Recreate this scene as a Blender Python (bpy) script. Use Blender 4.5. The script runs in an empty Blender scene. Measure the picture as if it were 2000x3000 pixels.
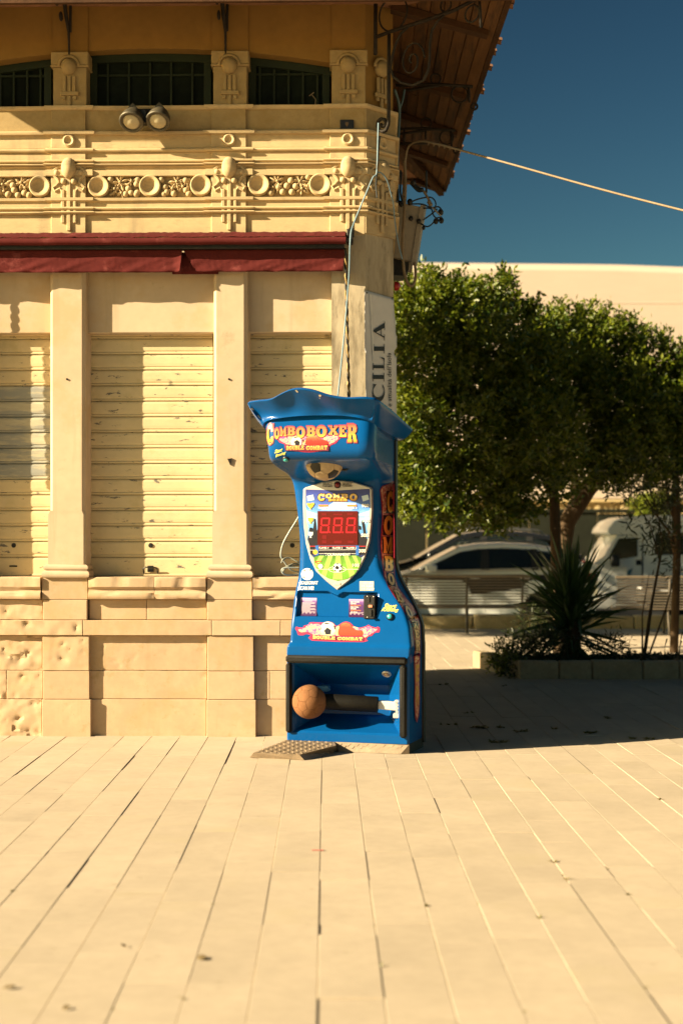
import bpy, bmesh, math, random
import numpy as np
from mathutils import Vector, Matrix, noise
from mathutils.bvhtree import BVHTree
R = math.radians
random.seed(7); rng = np.random.default_rng(11)
SC = bpy.context.scene; COL = SC.collection

# ------------------------------------------------------------------ camera, sky, sun, exposure
F, CX, CY, H = 4167.0, 1000.0, 1589.0, 1.24          # focal length and horizon in photo pixels, eye height in metres
cam_d = bpy.data.cameras.new('camera'); cam = bpy.data.objects.new('camera', cam_d); COL.objects.link(cam)
cam.location = (0, 0, H); cam.rotation_euler = (R(90), 0, 0)
cam_d.sensor_fit = 'VERTICAL'; cam_d.sensor_height = 36; cam_d.lens = F / 3000 * 36
cam_d.shift_y = (CY - 1500) / 3000
cam_d.clip_start = .1; cam_d.clip_end = 1500
cam_d.dof.use_dof = True; cam_d.dof.focus_distance = 8.6; cam_d.dof.aperture_fstop = 2.0
SC.camera = cam

SUN = Vector((2.8, 1.0, -1.28)).normalized()           # direction the light travels
world = bpy.data.worlds.new('World'); SC.world = world; world.use_nodes = True
wn = world.node_tree.nodes; wl = world.node_tree.links
bg = wn['Background']
sky = wn.new('ShaderNodeTexSky'); sky.sky_type = 'NISHITA'; sky.sun_disc = False
sky.sun_elevation = math.asin(-SUN.z)
sky.sun_rotation = math.atan2(-SUN.x, -SUN.y)
sky.altitude = 0; sky.air_density = 1.0; sky.dust_density = 0.74; sky.ozone_density = 2.0
grade = wn.new('ShaderNodeMix'); grade.data_type = 'RGBA'; grade.blend_type = 'MULTIPLY'; grade.inputs[0].default_value = 1
grade.inputs[7].default_value = (.070, .072, .046, 1)     # polarised, teal rendering of the whole sky
gam = wn.new('ShaderNodeGamma'); gam.inputs[1].default_value = 2.1; wl.new(sky.outputs[0], gam.inputs[0]); wl.new(gam.outputs[0], grade.inputs[6]); wl.new(grade.outputs[2], bg.inputs[0])
bg.inputs[1].default_value = .05
sun_d = bpy.data.lights.new('sun', 'SUN'); sun_d.energy = 5.0; sun_d.angle = R(.5); sun_d.color = (1, .825, .545)
sun = bpy.data.objects.new('sun', sun_d); COL.objects.link(sun)
sun.rotation_euler = SUN.to_track_quat('-Z', 'Y').to_euler(); sun.location = (-20, -8, 14)
vs = SC.view_settings
SC.display_settings.display_device = 'sRGB'
vs.view_transform = 'Standard'; vs.look = 'None'; vs.gamma = 1; vs.use_curve_mapping = False
vs.exposure = 1.82
SC.render.engine = 'CYCLES'
SC.cycles.max_bounces = 8; SC.cycles.diffuse_bounces = 4; SC.cycles.transparent_max_bounces = 6
SC.cycles.caustics_reflective = False; SC.cycles.caustics_refractive = False

# ------------------------------------------------------------------ unprojection helpers (photo pixels -> places in the world)
def W(u, v, Y): return Vector(((u - CX) / F * Y, Y, H + (CY - v) / F * Y))
def G(u, v, z=0.0):
    Y = F * (H - z) / (v - CY); return Vector(((u - CX) / F * Y, Y, z))

# ------------------------------------------------------------------ mesh builder
class MB:
    def __init__(s): s.v = []; s.f = []; s.m = []; s.mi = 0
    def add(s, vs, fs):
        o = len(s.v); s.v += [tuple(p) for p in vs]
        for f in fs: s.f.append(tuple(i + o for i in f)); s.m.append(s.mi)
        return s
    def box(s, x0, x1, y0, y1, z0, z1, M=None):
        vs = [Vector(p) for p in ((x0,y0,z0),(x1,y0,z0),(x1,y1,z0),(x0,y1,z0),(x0,y0,z1),(x1,y0,z1),(x1,y1,z1),(x0,y1,z1))]
        if M is not None: vs = [M @ p for p in vs]
        return s.add(vs, [(0,3,2,1),(4,5,6,7),(0,1,5,4),(1,2,6,5),(2,3,7,6),(3,0,4,7)])
    def cbox(s, x0, x1, y0, y1, z0, z1, b=.004, M=None):
        """box with chamfered edges (44 triangles)"""
        X, Y, Z = (x0, x1), (y0, y1), (z0, z1); vs = []; idx = {}
        b = min(b, (x1-x0)*.45, (y1-y0)*.45, (z1-z0)*.45)
        for i in (0,1):
            for j in (0,1):
                for k in (0,1):
                    for a in range(3):
                        p = [X[i], Y[j], Z[k]]
                        for c, q in enumerate((i,j,k)):
                            if c != a: p[c] += b if q == 0 else -b
                        idx[i,j,k,a] = len(vs); vs.append(Vector(p))
        fs = []
        for a in range(3):
            o = [c for c in range(3) if c != a]
            for q in (0,1):
                ring = []
                for (m, n) in ((0,0),(1,0),(1,1),(0,1)):
                    k = [0,0,0]; k[a] = q; k[o[0]] = m; k[o[1]] = n; ring.append(idx[k[0],k[1],k[2],a])
                fs.append(tuple(ring))
        for a in range(3):
            o = [c for c in range(3) if c != a]
            for m in (0,1):
                for n in (0,1):
                    k0 = [0,0,0]; k1 = [0,0,0]; k0[a] = 0; k1[a] = 1
                    for kk in (k0,k1): kk[o[0]] = m; kk[o[1]] = n
                    fs.append((idx[(*k0, o[0])], idx[(*k1, o[0])], idx[(*k1, o[1])], idx[(*k0, o[1])]))
        for i in (0,1):
            for j in (0,1):
                for k in (0,1): fs.append((idx[i,j,k,0], idx[i,j,k,1], idx[i,j,k,2]))
        if M is not None: vs = [M @ p for p in vs]
        cen = sum(vs, Vector()) / len(vs); out = []
        for f in fs:
            p = [vs[i] for i in f]; n = (p[1]-p[0]).cross(p[2]-p[0]); c = sum(p, Vector()) / len(p)
            out.append(f if n.dot(c - cen) > 0 else tuple(reversed(f)))
        return s.add(vs, out)
    def prism(s, poly, a0, a1, axis='y'):
        """poly: (p,q) points; extruded along an axis: y -> (p,*,q), x -> (*,p,q), z -> (p,q,*)"""
        n = len(poly)
        def P(p, q, a): return {'y': (p, a, q), 'x': (a, p, q), 'z': (p, q, a)}[axis]
        vs = [P(p, q, a0) for p, q in poly] + [P(p, q, a1) for p, q in poly]
        fs = [tuple(range(n)), tuple(reversed(range(n, 2*n)))] + [(i, i+n, (i+1) % n + n, (i+1) % n) for i in range(n)]
        return s.add(vs, fs)
    def tube(s, pts, r, n=8, cap=True):
        pts = [Vector(p) for p in pts]; L = len(pts); rs = r if isinstance(r, (list, tuple)) else [r]*L
        rings = []; ref = None
        for i, p in enumerate(pts):
            t = (pts[min(i+1, L-1)] - pts[max(i-1, 0)])
            t = t.normalized() if t.length > 1e-9 else Vector((0,0,1))
            if ref is None: ref = t.orthogonal().normalized()
            ref = (ref - t*ref.dot(t)); ref = ref.normalized() if ref.length > 1e-6 else t.orthogonal().normalized()
            b = t.cross(ref)
            rings.append([p + (ref*math.cos(2*math.pi*k/n) + b*math.sin(2*math.pi*k/n))*rs[i] for k in range(n)])
        vs = [q for rg in rings for q in rg]
        fs = [(i*n+k, i*n+(k+1) % n, (i+1)*n+(k+1) % n, (i+1)*n+k) for i in range(L-1) for k in range(n)]
        if cap: fs += [tuple(reversed(range(n))), tuple(range((L-1)*n, L*n))]
        return s.add(vs, fs)
    def ring(s, c, R0, r, ax=(0,1,0), n=24, m=6):
        ax = Vector(ax).normalized(); a = ax.orthogonal().normalized(); b = ax.cross(a); c = Vector(c); vs = []
        for i in range(n):
            d = a*math.cos(2*math.pi*i/n) + b*math.sin(2*math.pi*i/n)
            for j in range(m): vs.append(c + d*(R0 + r*math.cos(2*math.pi*j/m)) + ax*r*math.sin(2*math.pi*j/m))
        return s.add(vs, [(i*m+j, ((i+1) % n)*m+j, ((i+1) % n)*m+(j+1) % m, i*m+(j+1) % m) for i in range(n) for j in range(m)])
    def lathe(s, prof, c=(0,0,0), ax=(0,0,1), n=20, closed=False):
        """prof: (radius, distance along axis)"""
        ax = Vector(ax).normalized(); a = ax.orthogonal().normalized(); b = ax.cross(a); c = Vector(c); L = len(prof); vs = []
        for r, h in prof:
            for k in range(n): vs.append(c + ax*h + (a*math.cos(2*math.pi*k/n) + b*math.sin(2*math.pi*k/n))*r)
        fs = [(i*n+k, i*n+(k+1) % n, (i+1)*n+(k+1) % n, (i+1)*n+k) for i in range(L-1) for k in range(n)]
        if prof[0][0] > 1e-6: fs.append(tuple(reversed(range(n))))
        if prof[-1][0] > 1e-6: fs.append(tuple(range((L-1)*n, L*n)))
        return s.add(vs, fs)
    def ball(s, c, rx, ry=None, rz=None, n=14, m=9):
        ry = rx if ry is None else ry; rz = rx if rz is None else rz; c = Vector(c); vs = [c + Vector((0,0,rz))]
        for i in range(1, m):
            t = math.pi*i/m
            for k in range(n):
                p = 2*math.pi*k/n; vs.append(c + Vector((rx*math.sin(t)*math.cos(p), ry*math.sin(t)*math.sin(p), rz*math.cos(t))))
        vs.append(c - Vector((0,0,rz))); e = len(vs)-1
        fs = [(0, 1+k, 1+(k+1) % n) for k in range(n)]
        for i in range(m-2):
            for k in range(n): fs.append((1+i*n+k, 1+(i+1)*n+k, 1+(i+1)*n+(k+1) % n, 1+i*n+(k+1) % n))
        fs += [(e, 1+(m-2)*n+(k+1) % n, 1+(m-2)*n+k) for k in range(n)]
        return s.add(vs, fs)
    def grid(s, rows):
        """rows: list of equally long point lists"""
        n = len(rows[0]); vs = [p for r in rows for p in r]
        return s.add(vs, [(i*n+k, i*n+k+1, (i+1)*n+k+1, (i+1)*n+k) for i in range(len(rows)-1) for k in range(n-1)])
    def sweep(s, prof, path, cap=True):
        """prof: closed (out, z) outline, path: (x,y) polyline walked with the outside on its right"""
        path = [Vector(p) for p in path]; N = []
        for a, b in zip(path, path[1:]):
            d = (b-a).normalized(); N.append(Vector((d.y, -d.x)))
        rows = []
        for i, p in enumerate(path):
            n1 = N[max(i-1, 0)]; n2 = N[min(i, len(N)-1)]; m = (n1+n2)/(1+n1.dot(n2))
            rows.append([(p.x + m.x*o, p.y + m.y*o, z) for o, z in prof])
        n = len(prof); vs = [q for r in rows for q in r]
        fs = [(i*n+k, i*n+(k+1) % n, (i+1)*n+(k+1) % n, (i+1)*n+k) for i in range(len(rows)-1) for k in range(n)]
        if cap: fs += [tuple(reversed(range(n))), tuple(range((len(rows)-1)*n, len(rows)*n))]
        return s.add(vs, fs)
    def mesh(s, name, mats, smooth=False, fix=True):
        me = bpy.data.meshes.new(name); me.from_pydata(s.v, [], s.f)
        for m in (mats if isinstance(mats, (list, tuple)) else [mats]): me.materials.append(m)
        if any(s.m): me.polygons.foreach_set('material_index', s.m)
        if fix:
            bm = bmesh.new(); bm.from_mesh(me); bmesh.ops.recalc_face_normals(bm, faces=bm.faces); bm.to_mesh(me); bm.free()
        if smooth is True: me.polygons.foreach_set('use_smooth', [True]*len(me.polygons))
        elif smooth:
            me.polygons.foreach_set('use_smooth', [True]*len(me.polygons)); me.set_sharp_from_angle(angle=R(smooth))
        me.update(); return me
    def build(s, name, mats, parent=None, smooth=False, fix=True, loc=None, rz=0, **kw):
        return link(name, s.mesh(name, mats, smooth, fix), parent, loc, rz, **kw)

def link(name, data, parent=None, loc=None, rz=0, label=None, cat=None, group=None, kind=None):
    o = bpy.data.objects.new(name, data); COL.objects.link(o)
    if parent is not None: o.parent = parent
    if loc is not None: o.location = loc
    if rz: o.rotation_euler = (0, 0, rz)
    return tag(o, label, cat, group, kind)
def tag(o, label=None, cat=None, group=None, kind=None):
    for k, v in (('label', label), ('category', cat), ('group', group), ('kind', kind)):
        if v: o[k] = v
    return o
def empty(name, loc=(0,0,0), rz=0, label=None, cat=None, group=None): return link(name, None, None, loc, rz, label, cat, group)
def kids(o, table): return table.get(o.name, [])
def copy_tree(o, parent=None):
    table = {}
    for x in bpy.data.objects:
        if x.parent: table.setdefault(x.parent.name, []).append(x)
    def rec(a, par):
        c = a.copy(); COL.objects.link(c); c.parent = par
        for ch in table.get(a.name, []): rec(ch, c)
        return c
    return rec(o, parent)

# ------------------------------------------------------------------ materials
def nodes_of(m): return m.node_tree.nodes, m.node_tree.links
def mat(name, col, rough=.8, var=.12, scale=6, bump=.0, bscale=80, spec=.4, metal=0, rand=0, stain=None, chips=None, coat=0,
        stretch=(1,1,1), hue=None, bscale2=None, streak=None):
    """base colour with two scales of mottling; optional stains, paint chips, per-object variation and bump"""
    m = bpy.data.materials.new(name); m.use_nodes = True; N, L = nodes_of(m); b = N['Principled BSDF']
    b.inputs['Roughness'].default_value = rough; b.inputs['Specular IOR Level'].default_value = spec; b.inputs['Metallic'].default_value = metal
    if coat: b.inputs['Coat Weight'].default_value = coat; b.inputs['Coat Roughness'].default_value = .06
    tc = N.new('ShaderNodeTexCoord'); mp = N.new('ShaderNodeMapping'); mp.inputs['Scale'].default_value = stretch
    L.new(tc.outputs['Object'], mp.inputs['Vector']); vec = mp.outputs['Vector']
    oi = N.new('ShaderNodeObjectInfo')
    if rand:
        ad = N.new('ShaderNodeVectorMath'); ad.operation = 'MULTIPLY_ADD'; ad.inputs[1].default_value = (37, 53, 71)
        cb = N.new('ShaderNodeCombineXYZ')
        for i in range(3): L.new(oi.outputs['Random'], cb.inputs[i])
        L.new(cb.outputs[0], ad.inputs[0]); L.new(vec, ad.inputs[2]); vec = ad.outputs[0]
    def nz(sc, det=5, ro=.6, v=vec):
        n = N.new('ShaderNodeTexNoise'); n.inputs['Scale'].default_value = sc; n.inputs['Detail'].default_value = det; n.inputs['Roughness'].default_value = ro
        L.new(v, n.inputs['Vector']); return n.outputs['Fac']
    def mixc(fac, A, B, blend='MIX'):
        x = N.new('ShaderNodeMix'); x.data_type = 'RGBA'; x.blend_type = blend
        if isinstance(fac, float): x.inputs[0].default_value = fac
        else: L.new(fac, x.inputs[0])
        for i, c in ((6, A), (7, B)):
            if isinstance(c, tuple): x.inputs[i].default_value = (*c[:3], 1)
            else: L.new(c, x.inputs[i])
        return x.outputs[2]
    def rng_(src, a, c, lo=0., hi=1.):
        x = N.new('ShaderNodeMapRange'); x.inputs[1].default_value = a; x.inputs[2].default_value = c; x.inputs[3].default_value = lo; x.inputs[4].default_value = hi
        L.new(src, x.inputs[0]); return x.outputs[0]
    lo = tuple(c*(1-var) for c in col); hi = tuple(min(1, c*(1+var)) for c in (hue or col))
    c = mixc(rng_(nz(scale), .3, .7), lo, hi)
    c = mixc(rng_(nz(scale*7, 4), .35, .7), c, mixc(1., c, (1-var*.9,)*3, 'MULTIPLY'))
    if stain:
        for (sc_, sclr, a, d) in stain:
            c = mixc(rng_(nz(sc_, 8, .68), a, d), c, tuple(sclr))
    if streak:
        sclr, ssc, a, d = streak; mp3 = N.new('ShaderNodeMapping'); mp3.inputs['Scale'].default_value = (1, 1, .10); L.new(vec, mp3.inputs['Vector'])
        c = mixc(rng_(nz(ssc, 6, .62, mp3.outputs[0]), a, d, 0, .8), c, tuple(sclr))
    if chips:
        cclr, csc, ca, st = chips
        mp2 = N.new('ShaderNodeMapping'); mp2.inputs['Scale'].default_value = st; L.new(vec, mp2.inputs['Vector'])
        c = mixc(rng_(nz(csc, 9, .7, mp2.outputs[0]), ca, ca+.02), c, tuple(cclr))
    if rand:
        k = rng_(oi.outputs['Random'], 0, 1, 1-rand, 1+rand)
        cb2 = N.new('ShaderNodeCombineColor')
        for i in range(3): L.new(k, cb2.inputs[i])
        c = mixc(1., c, cb2.outputs[0], 'MULTIPLY')
    L.new(c, b.inputs['Base Color'])
    if bump:
        bp = N.new('ShaderNodeBump'); bp.inputs['Strength'].default_value = bump; bp.inputs['Distance'].default_value = .01
        L.new(nz(bscale, 8, .65), bp.inputs['Height'])
        if bscale2:
            bp2 = N.new('ShaderNodeBump'); bp2.inputs['Strength'].default_value = bump; bp2.inputs['Distance'].default_value = .03
            L.new(nz(bscale2, 3, .5), bp2.inputs['Height']); L.new(bp2.outputs[0], bp.inputs['Normal'])
        L.new(bp.outputs[0], b.inputs['Normal'])
    return m
def flat(name, col, rough=.5, metal=0, spec=.5, emit=0):
    m = bpy.data.materials.new(name); m.use_nodes = True; b = m.node_tree.nodes['Principled BSDF']
    b.inputs['Base Color'].default_value = (*col, 1); b.inputs['Roughness'].default_value = rough; b.inputs['Metallic'].default_value = metal
    b.inputs['Specular IOR Level'].default_value = spec
    if emit: b.inputs['Emission Color'].default_value = (*col, 1); b.inputs['Emission Strength'].default_value = emit
    return m
def leafmat(name, col, col2, tr=.35, sc=1.2):
    m = bpy.data.materials.new(name); m.use_nodes = True; N, L = nodes_of(m); b = N['Principled BSDF']
    b.inputs['Roughness'].default_value = .42; b.inputs['Specular IOR Level'].default_value = .35
    g = N.new('ShaderNodeNewGeometry'); tc = N.new('ShaderNodeTexCoord')
    nz = N.new('ShaderNodeTexNoise'); nz.inputs['Scale'].default_value = sc; nz.inputs['Detail'].default_value = 3; L.new(tc.outputs['Object'], nz.inputs['Vector'])
    mx = N.new('ShaderNodeMath'); mx.operation = 'ADD'; L.new(g.outputs['Random Per Island'], mx.inputs[0]); L.new(nz.outputs['Fac'], mx.inputs[1])
    mr = N.new('ShaderNodeMapRange'); mr.inputs[1].default_value = .5; mr.inputs[2].default_value = 1.5; L.new(mx.outputs[0], mr.inputs[0])
    cm = N.new('ShaderNodeMix'); cm.data_type = 'RGBA'; cm.inputs[6].default_value = (*col, 1); cm.inputs[7].default_value = (*col2, 1)
    L.new(mr.outputs[0], cm.inputs[0]); L.new(cm.outputs[2], b.inputs['Base Color'])
    t = N.new('ShaderNodeBsdfTranslucent'); L.new(cm.outputs[2], t.inputs[0])
    ms = N.new('ShaderNodeMixShader'); ms.inputs[0].default_value = tr
    L.new(b.outputs[0], ms.inputs[1]); L.new(t.outputs[0], ms.inputs[2]); L.new(ms.outputs[0], N['Material Output'].inputs[0])
    return m

STONE = (.46, .385, .265)
M = {}
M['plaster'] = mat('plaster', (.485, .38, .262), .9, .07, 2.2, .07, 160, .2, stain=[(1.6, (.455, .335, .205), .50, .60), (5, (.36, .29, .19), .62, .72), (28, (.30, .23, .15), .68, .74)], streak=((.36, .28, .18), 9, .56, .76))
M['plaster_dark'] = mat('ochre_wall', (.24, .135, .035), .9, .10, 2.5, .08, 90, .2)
M['carved'] = mat('carved_stone', (.50, .375, .205), .9, .10, 5, .12, 140, .2,
                  streak=((.26, .20, .12), 8, .54, .74), stain=[(5, (.24, .19, .11), .56, .74), (16, (.33, .26, .15), .58, .73)], stretch=(.6, 1, 1.6))
M['carved_upper'] = mat('eave_shaded_stone', (.34, .245, .115), .9, .14, 5, .12, 120, .2, stain=[(3, (.27, .18, .07), .50, .70)])  # carved stone with eave shade put into its base colour; brown patches are stain
M['plinth'] = mat('plinth_stone', (.465, .335, .212), .92, .09, 3, .12, 150, .2, rand=.04, stain=[(2.2, (.42, .28, .14), .50, .72), (11, (.36, .26, .13), .58, .72), (40, (.28, .20, .11), .68, .74)], streak=((.36, .25, .13), 6, .56, .78))
M['pier'] = mat('weathered_pier', (.43, .36, .25), .92, .16, 3, .15, 100, .2, stain=[(4, (.16, .13, .085), .50, .68), (13, (.17, .14, .09), .55, .68)], stretch=(1.5, 1.5, .35))
M['shutter'] = mat('shutter_paint', (.54, .44, .255), .55, .07, 3, .06, 60, .35, rand=.04,
                   chips=((.11, .10, .085), 10, .61, (1.0, 1.0, 3.2)), stain=[(5, (.42, .34, .17), .56, .75), (3, (.20, .17, .10), .66, .72)])
M['shutter_worn'] = mat('shutter_worn', (.40, .37, .27), .6, .12, 3, .08, 60, .3, rand=.04, stretch=(1, 1, 6),
                        stain=[(2.6, (.24, .245, .22), .46, .56)], chips=((.12, .11, .09), 7, .66, (1, 1, 2)))
M['metal_dark'] = mat('dark_metal', (.035, .033, .03), .5, .3, 20, .1, 80, .5, .7)
M['iron'] = mat('rusty_iron', (.028, .022, .016), .75, .4, 20, .3, 120, .3, .3)
M['wood'] = mat('soffit_wood', (.125, .058, .02), .8, .25, 5, .4, 40, .2, rand=.22, stretch=(7, .7, 7),
                stain=[(1.6, (.04, .022, .012), .50, .62)])
M['wood_beam'] = mat('rafter_wood', (.065, .03, .012), .8, .25, 4, .3, 40, .2)
M['tile'] = mat('roof_tile', (.24, .12, .065), .85, .25, 8, .3, 60, .2, rand=.2)
M['glass_dark'] = mat('dark_window_glass', (.008, .012, .007), .55, .5, 3, 0, 1, .08)
M['green_frame'] = mat('green_window_frame', (.014, .022, .008), .6, .2, 8, .1, 60, .3)
M['pave'] = mat('paving_stone', (.425, .348, .252), .88, .08, 2.5, .10, 160, .25, rand=.035,
                stain=[(1.5, (.40, .33, .22), .56, .74), (14, (.30, .245, .165), .64, .76), (45, (.27, .22, .15), .69, .74)])
M['joint'] = mat('joint_dirt', (.34, .27, .18), .95, .3, 20, .3, 80, .1)
M['ground'] = mat('far_ground', (.44, .365, .25), .95, .12, .6, .2, 20, .1)
M['road'] = mat('asphalt', (.055, .053, .05), .9, .2, 6, .3, 90, .3)
M['weed'] = leafmat('weed_leaf', (.13, .12, .03), (.22, .17, .05), .3, 8)
M['awning'] = mat('awning_cloth', (.088, .015, .0135), .9, .14, 7, .12, 120, .1, stain=[(9, (.19, .05, .045), .58, .75)])
M['white_paint'] = mat('white_paint', (.62, .60, .55), .45, .08, 8, .03, 50, .4)
M['poster'] = mat('poster_sheet', (.62, .60, .57), .6, .05, 5, .06, 12, .3)
M['ink'] = flat('print_ink', (.02, .028, .03), .7)
M['cable_tan'] = mat('tan_cable', (.24, .18, .11), .7, .15, 20, .1, 60, .3)
M['cable_blue'] = mat('pale_blue_cable', (.15, .23, .28), .5, .1, 30)
M['cable_white'] = mat('white_cable', (.40, .44, .40), .5, .06, 30)
M['cable_dark'] = mat('dark_cable', (.025, .03, .03), .6, .2, 30)
M['box_grey'] = mat('cabinet_grey', (.30, .26, .20), .7, .12, 6, .1, 40, .3)
M['red_plastic'] = mat('red_plastic', (.35, .02, .015), .35, .1, 10)
M['conduit'] = mat('blue_grey_conduit', (.05, .085, .095), .5, .15, 20)
# ------------------------------------------------------------------ ground, paving, road
mb = MB(); mb.add([(-400,-60,-.34),(400,-60,-.34),(400,900,-.34),(-400,900,-.34)], [(0,1,2,3)])
mb.build('ground', M['ground'], kind='structure')
PLAZA_END = 20.9
mb = MB(); mb.box(-30, 30, -14, PLAZA_END, -.5, -.03)
plaza = mb.build('plaza_paving', M['joint'], kind='structure')
mb = MB(); mb.add([(-150,PLAZA_END+.02,-.31),(150,PLAZA_END+.02,-.31),(150,38,-.31),(-150,38,-.31)], [(0,1,2,3)])
mb.build('road', M['road'], kind='structure')

PW = .1815; TILT = -45/F                                # slab width; the rows run towards the paving's vanishing point
rows = {}
def in_view(x, y):
    if y < 3.3: return False
    u = CX + x/y*F; return -60 < u < 2060
slabs = []
for i in range(-60, 62):
    y = -2.0 + rng.uniform(0, .9)
    while y < PLAZA_END-.05:
        ln = rng.choice([.46, .62, .74, .9]); y1 = min(y+ln, PLAZA_END-.02)
        xc = (i+.37)*PW + TILT*((y+y1)/2)
        hid = (-3.8 < xc < .3 and 9.4 < y < 12.6)
        if not hid and -7 < xc < 8: slabs.append((i, y, y1, any(in_view(xc+TILT*0, q) for q in (y, y1, (y+y1)/2))))
        y = y1
vis = [s for s in slabs if s[3]]
vis.sort(key=lambda s: s[1])
own = set(id(s) for s in vis[:296])
rest = MB()
def slab_geo(mb, s, jitter):
    i, y0, y1, _ = s; g = .0004 + .0009*abs(noise.noise((i*.7, y0*.3, 0))) + (.0004 if i % 5 == 0 else 0)
    h = rng.normal(0, .0009); tx = rng.normal(0, .0014)
    a = (i+.37)*PW - PW/2 + g; b = a + PW - 2*g; e = .0006; vs = []
    for (x, y, z) in ((a,y0+e,-.05),(b,y0+e,-.05),(b,y1-e,-.05),(a,y1-e,-.05)): vs.append((x+TILT*y, y, z))
    for (dx, dz) in ((0, -.0018), (.0016, 0)):
        dy = dx*.3
        for (x, y) in ((a+dx,y0+e+dy),(b-dx,y0+e+dy),(b-dx,y1-e-dy),(a+dx,y1-e-dy)):
            vs.append((x+TILT*y, y, dz+h+tx*((x-a)/PW-.5)))
    fs = [(8,9,10,11)]
    for o in (0,4): fs += [(o+k, o+(k+1)%4, o+4+(k+1)%4, o+4+k) for k in range(4)]
    mb.add(vs, fs)
for s in slabs:
    if id(s) in own:
        b = MB(); slab_geo(b, s, 1); b.build('slab', M['pave'], plaza, fix=False)
    else: slab_geo(rest, s, 1)
rest.build('slab_field', M['pave'], plaza, fix=False, kind='stuff')

# weeds growing in the joints, and bits of dry litter
mb = MB()
def tuft(mb, p, h, n, spread=.5, w=.004):
    p = Vector(p)
    for _ in range(n):
        a = rng.uniform(0, 6.283); d = Vector((math.cos(a), math.sin(a), 0)); t = d.cross(Vector((0,0,1)))*w*rng.uniform(.6, 1.5)
        hh = h*rng.uniform(.4, 1.1); s = h*spread*rng.uniform(.4, 1.4)
        m = p + d*s*.45 + Vector((0,0,hh*.6)); e = p + d*s + Vector((0,0,hh*rng.uniform(.3, 1)))
        mb.add([p-t, p+t, m+t*1.3, e, m-t*1.3], [(0,1,2,4),(4,2,3)])
def joint_x(i, y): return (i+.37)*PW - PW/2 + TILT*y
wpts = [(1567,2525),(1592,2563),(1600,2575),(1384,2435),(1396,2470),(1470,2610),(1507,2690),(1533,2740),(1388,2826),(1440,2965),(1648,2972),(1655,2985),(1705,2524),(1722,2545),
        (1776,2620),(1889,2342),(1325,2648),(1173,2655),(1197,2772),(1204,2833),(1020,2885),(1018,2710),(1930,2824),(1797,2893),(1630,2942),(1707,2758),(1985,2890),(1354,2716),
        (868,2460),(872,2480),(875,2430),(875,2560),(828,2890),(600,2990),(620,2925),(238,2430),(134,2542),(108,2578),(80,2610),(408,2957),(142,2294),(640,2650),(470,2814)]
for (u, v) in wpts:
    p = G(u, v); k = round((p.x - TILT*p.y + PW/2)/PW - .37); p.x = joint_x(k, p.y); p.z = -.006
    tuft(mb, p, rng.choice([.006, .009, .012, .020]), int(rng.integers(5, 18)), 1.1, .0022)
for _ in range(90):
    i = int(rng.integers(-16, 30)); y0 = rng.uniform(3.6, 13)
    for _k in range(int(rng.integers(1, 6))): y = y0 + rng.normal(0, .12); tuft(mb, (joint_x(i, y), y, -.008), rng.uniform(.003, .008), 4, 1.0, .0018)
for (u, v, n) in ((1395,2131,46),(1420,2133,30),(1525,2143,42),(1728,2148,50),(1460,2132,24),(1470,2174,40),(1445,2175,30),(1305,2123,24),(1300,2005,20),(1780,2105,34),(1375,2090,16),(1850,2165,20),(1890,2166,24),(745,2148,60),(762,2149,50),(735,2151,30),(575,2150,30),(1620,2135,14),(1480,2010,14)):
    for _ in range(n//5):
        p = G(u + rng.normal(0, 10), v + rng.normal(0, 1)); p.z = -.004; tuft(mb, p, .022, 7, 1.4, .005)
mb.build('weeds', M['weed'], fix=False, kind='stuff', label='small green weeds growing in the joints of the pale paving', cat='weeds')
def leaf_bit(u, v, ln, w, a, m, label):
    p = G(u, v); mb = MB(); mb.grid([[(-ln/2, 0, .002), (-ln*.2, w/2, .008), (ln*.25, w*.4, .010), (ln/2, 0, .004)], [(-ln/2, -.001, .002), (-ln*.2, -w/2, .005), (ln*.25, -w*.4, .006), (ln/2, -.001, .004)]])
    mb.build('dry_leaf', m, loc=(p.x, p.y, .001), rz=a, label=label, cat='leaf', group='dry leaves lying on the paving')
M['leaf_dry'] = mat('dry_leaf', (.17, .12, .05), .8, .2, 30)
M['pink'] = mat('faded_pink_card', (.42, .16, .12), .7, .1, 30)
leaf_bit(593, 2811, .034, .032, .5, M['leaf_dry'], 'largest dark dry leaf lying alone on the foreground paving')
leaf_bit(362, 2775, .026, .016, 2, M['leaf_dry'], 'small dry leaf nearest the large dark leaf on the paving')
leaf_bit(28, 2898, .040, .016, .2, M['leaf_dry'], 'long thin dry leaf on the foreground paving by the left edge')
leaf_bit(196, 2958, .028, .018, 1, M['leaf_dry'], 'dry leaf on the paving in the bottom left corner')
p = G(931, 2493); mb = MB(); mb.cbox(-.024, .024, -.008, .008, .001, .004, .001)
mb.build('pink_wrapper', M['pink'], loc=(p.x, p.y, .001), label='small flat pink wrapper strip lying on the sunlit paving', cat='litter')

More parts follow.
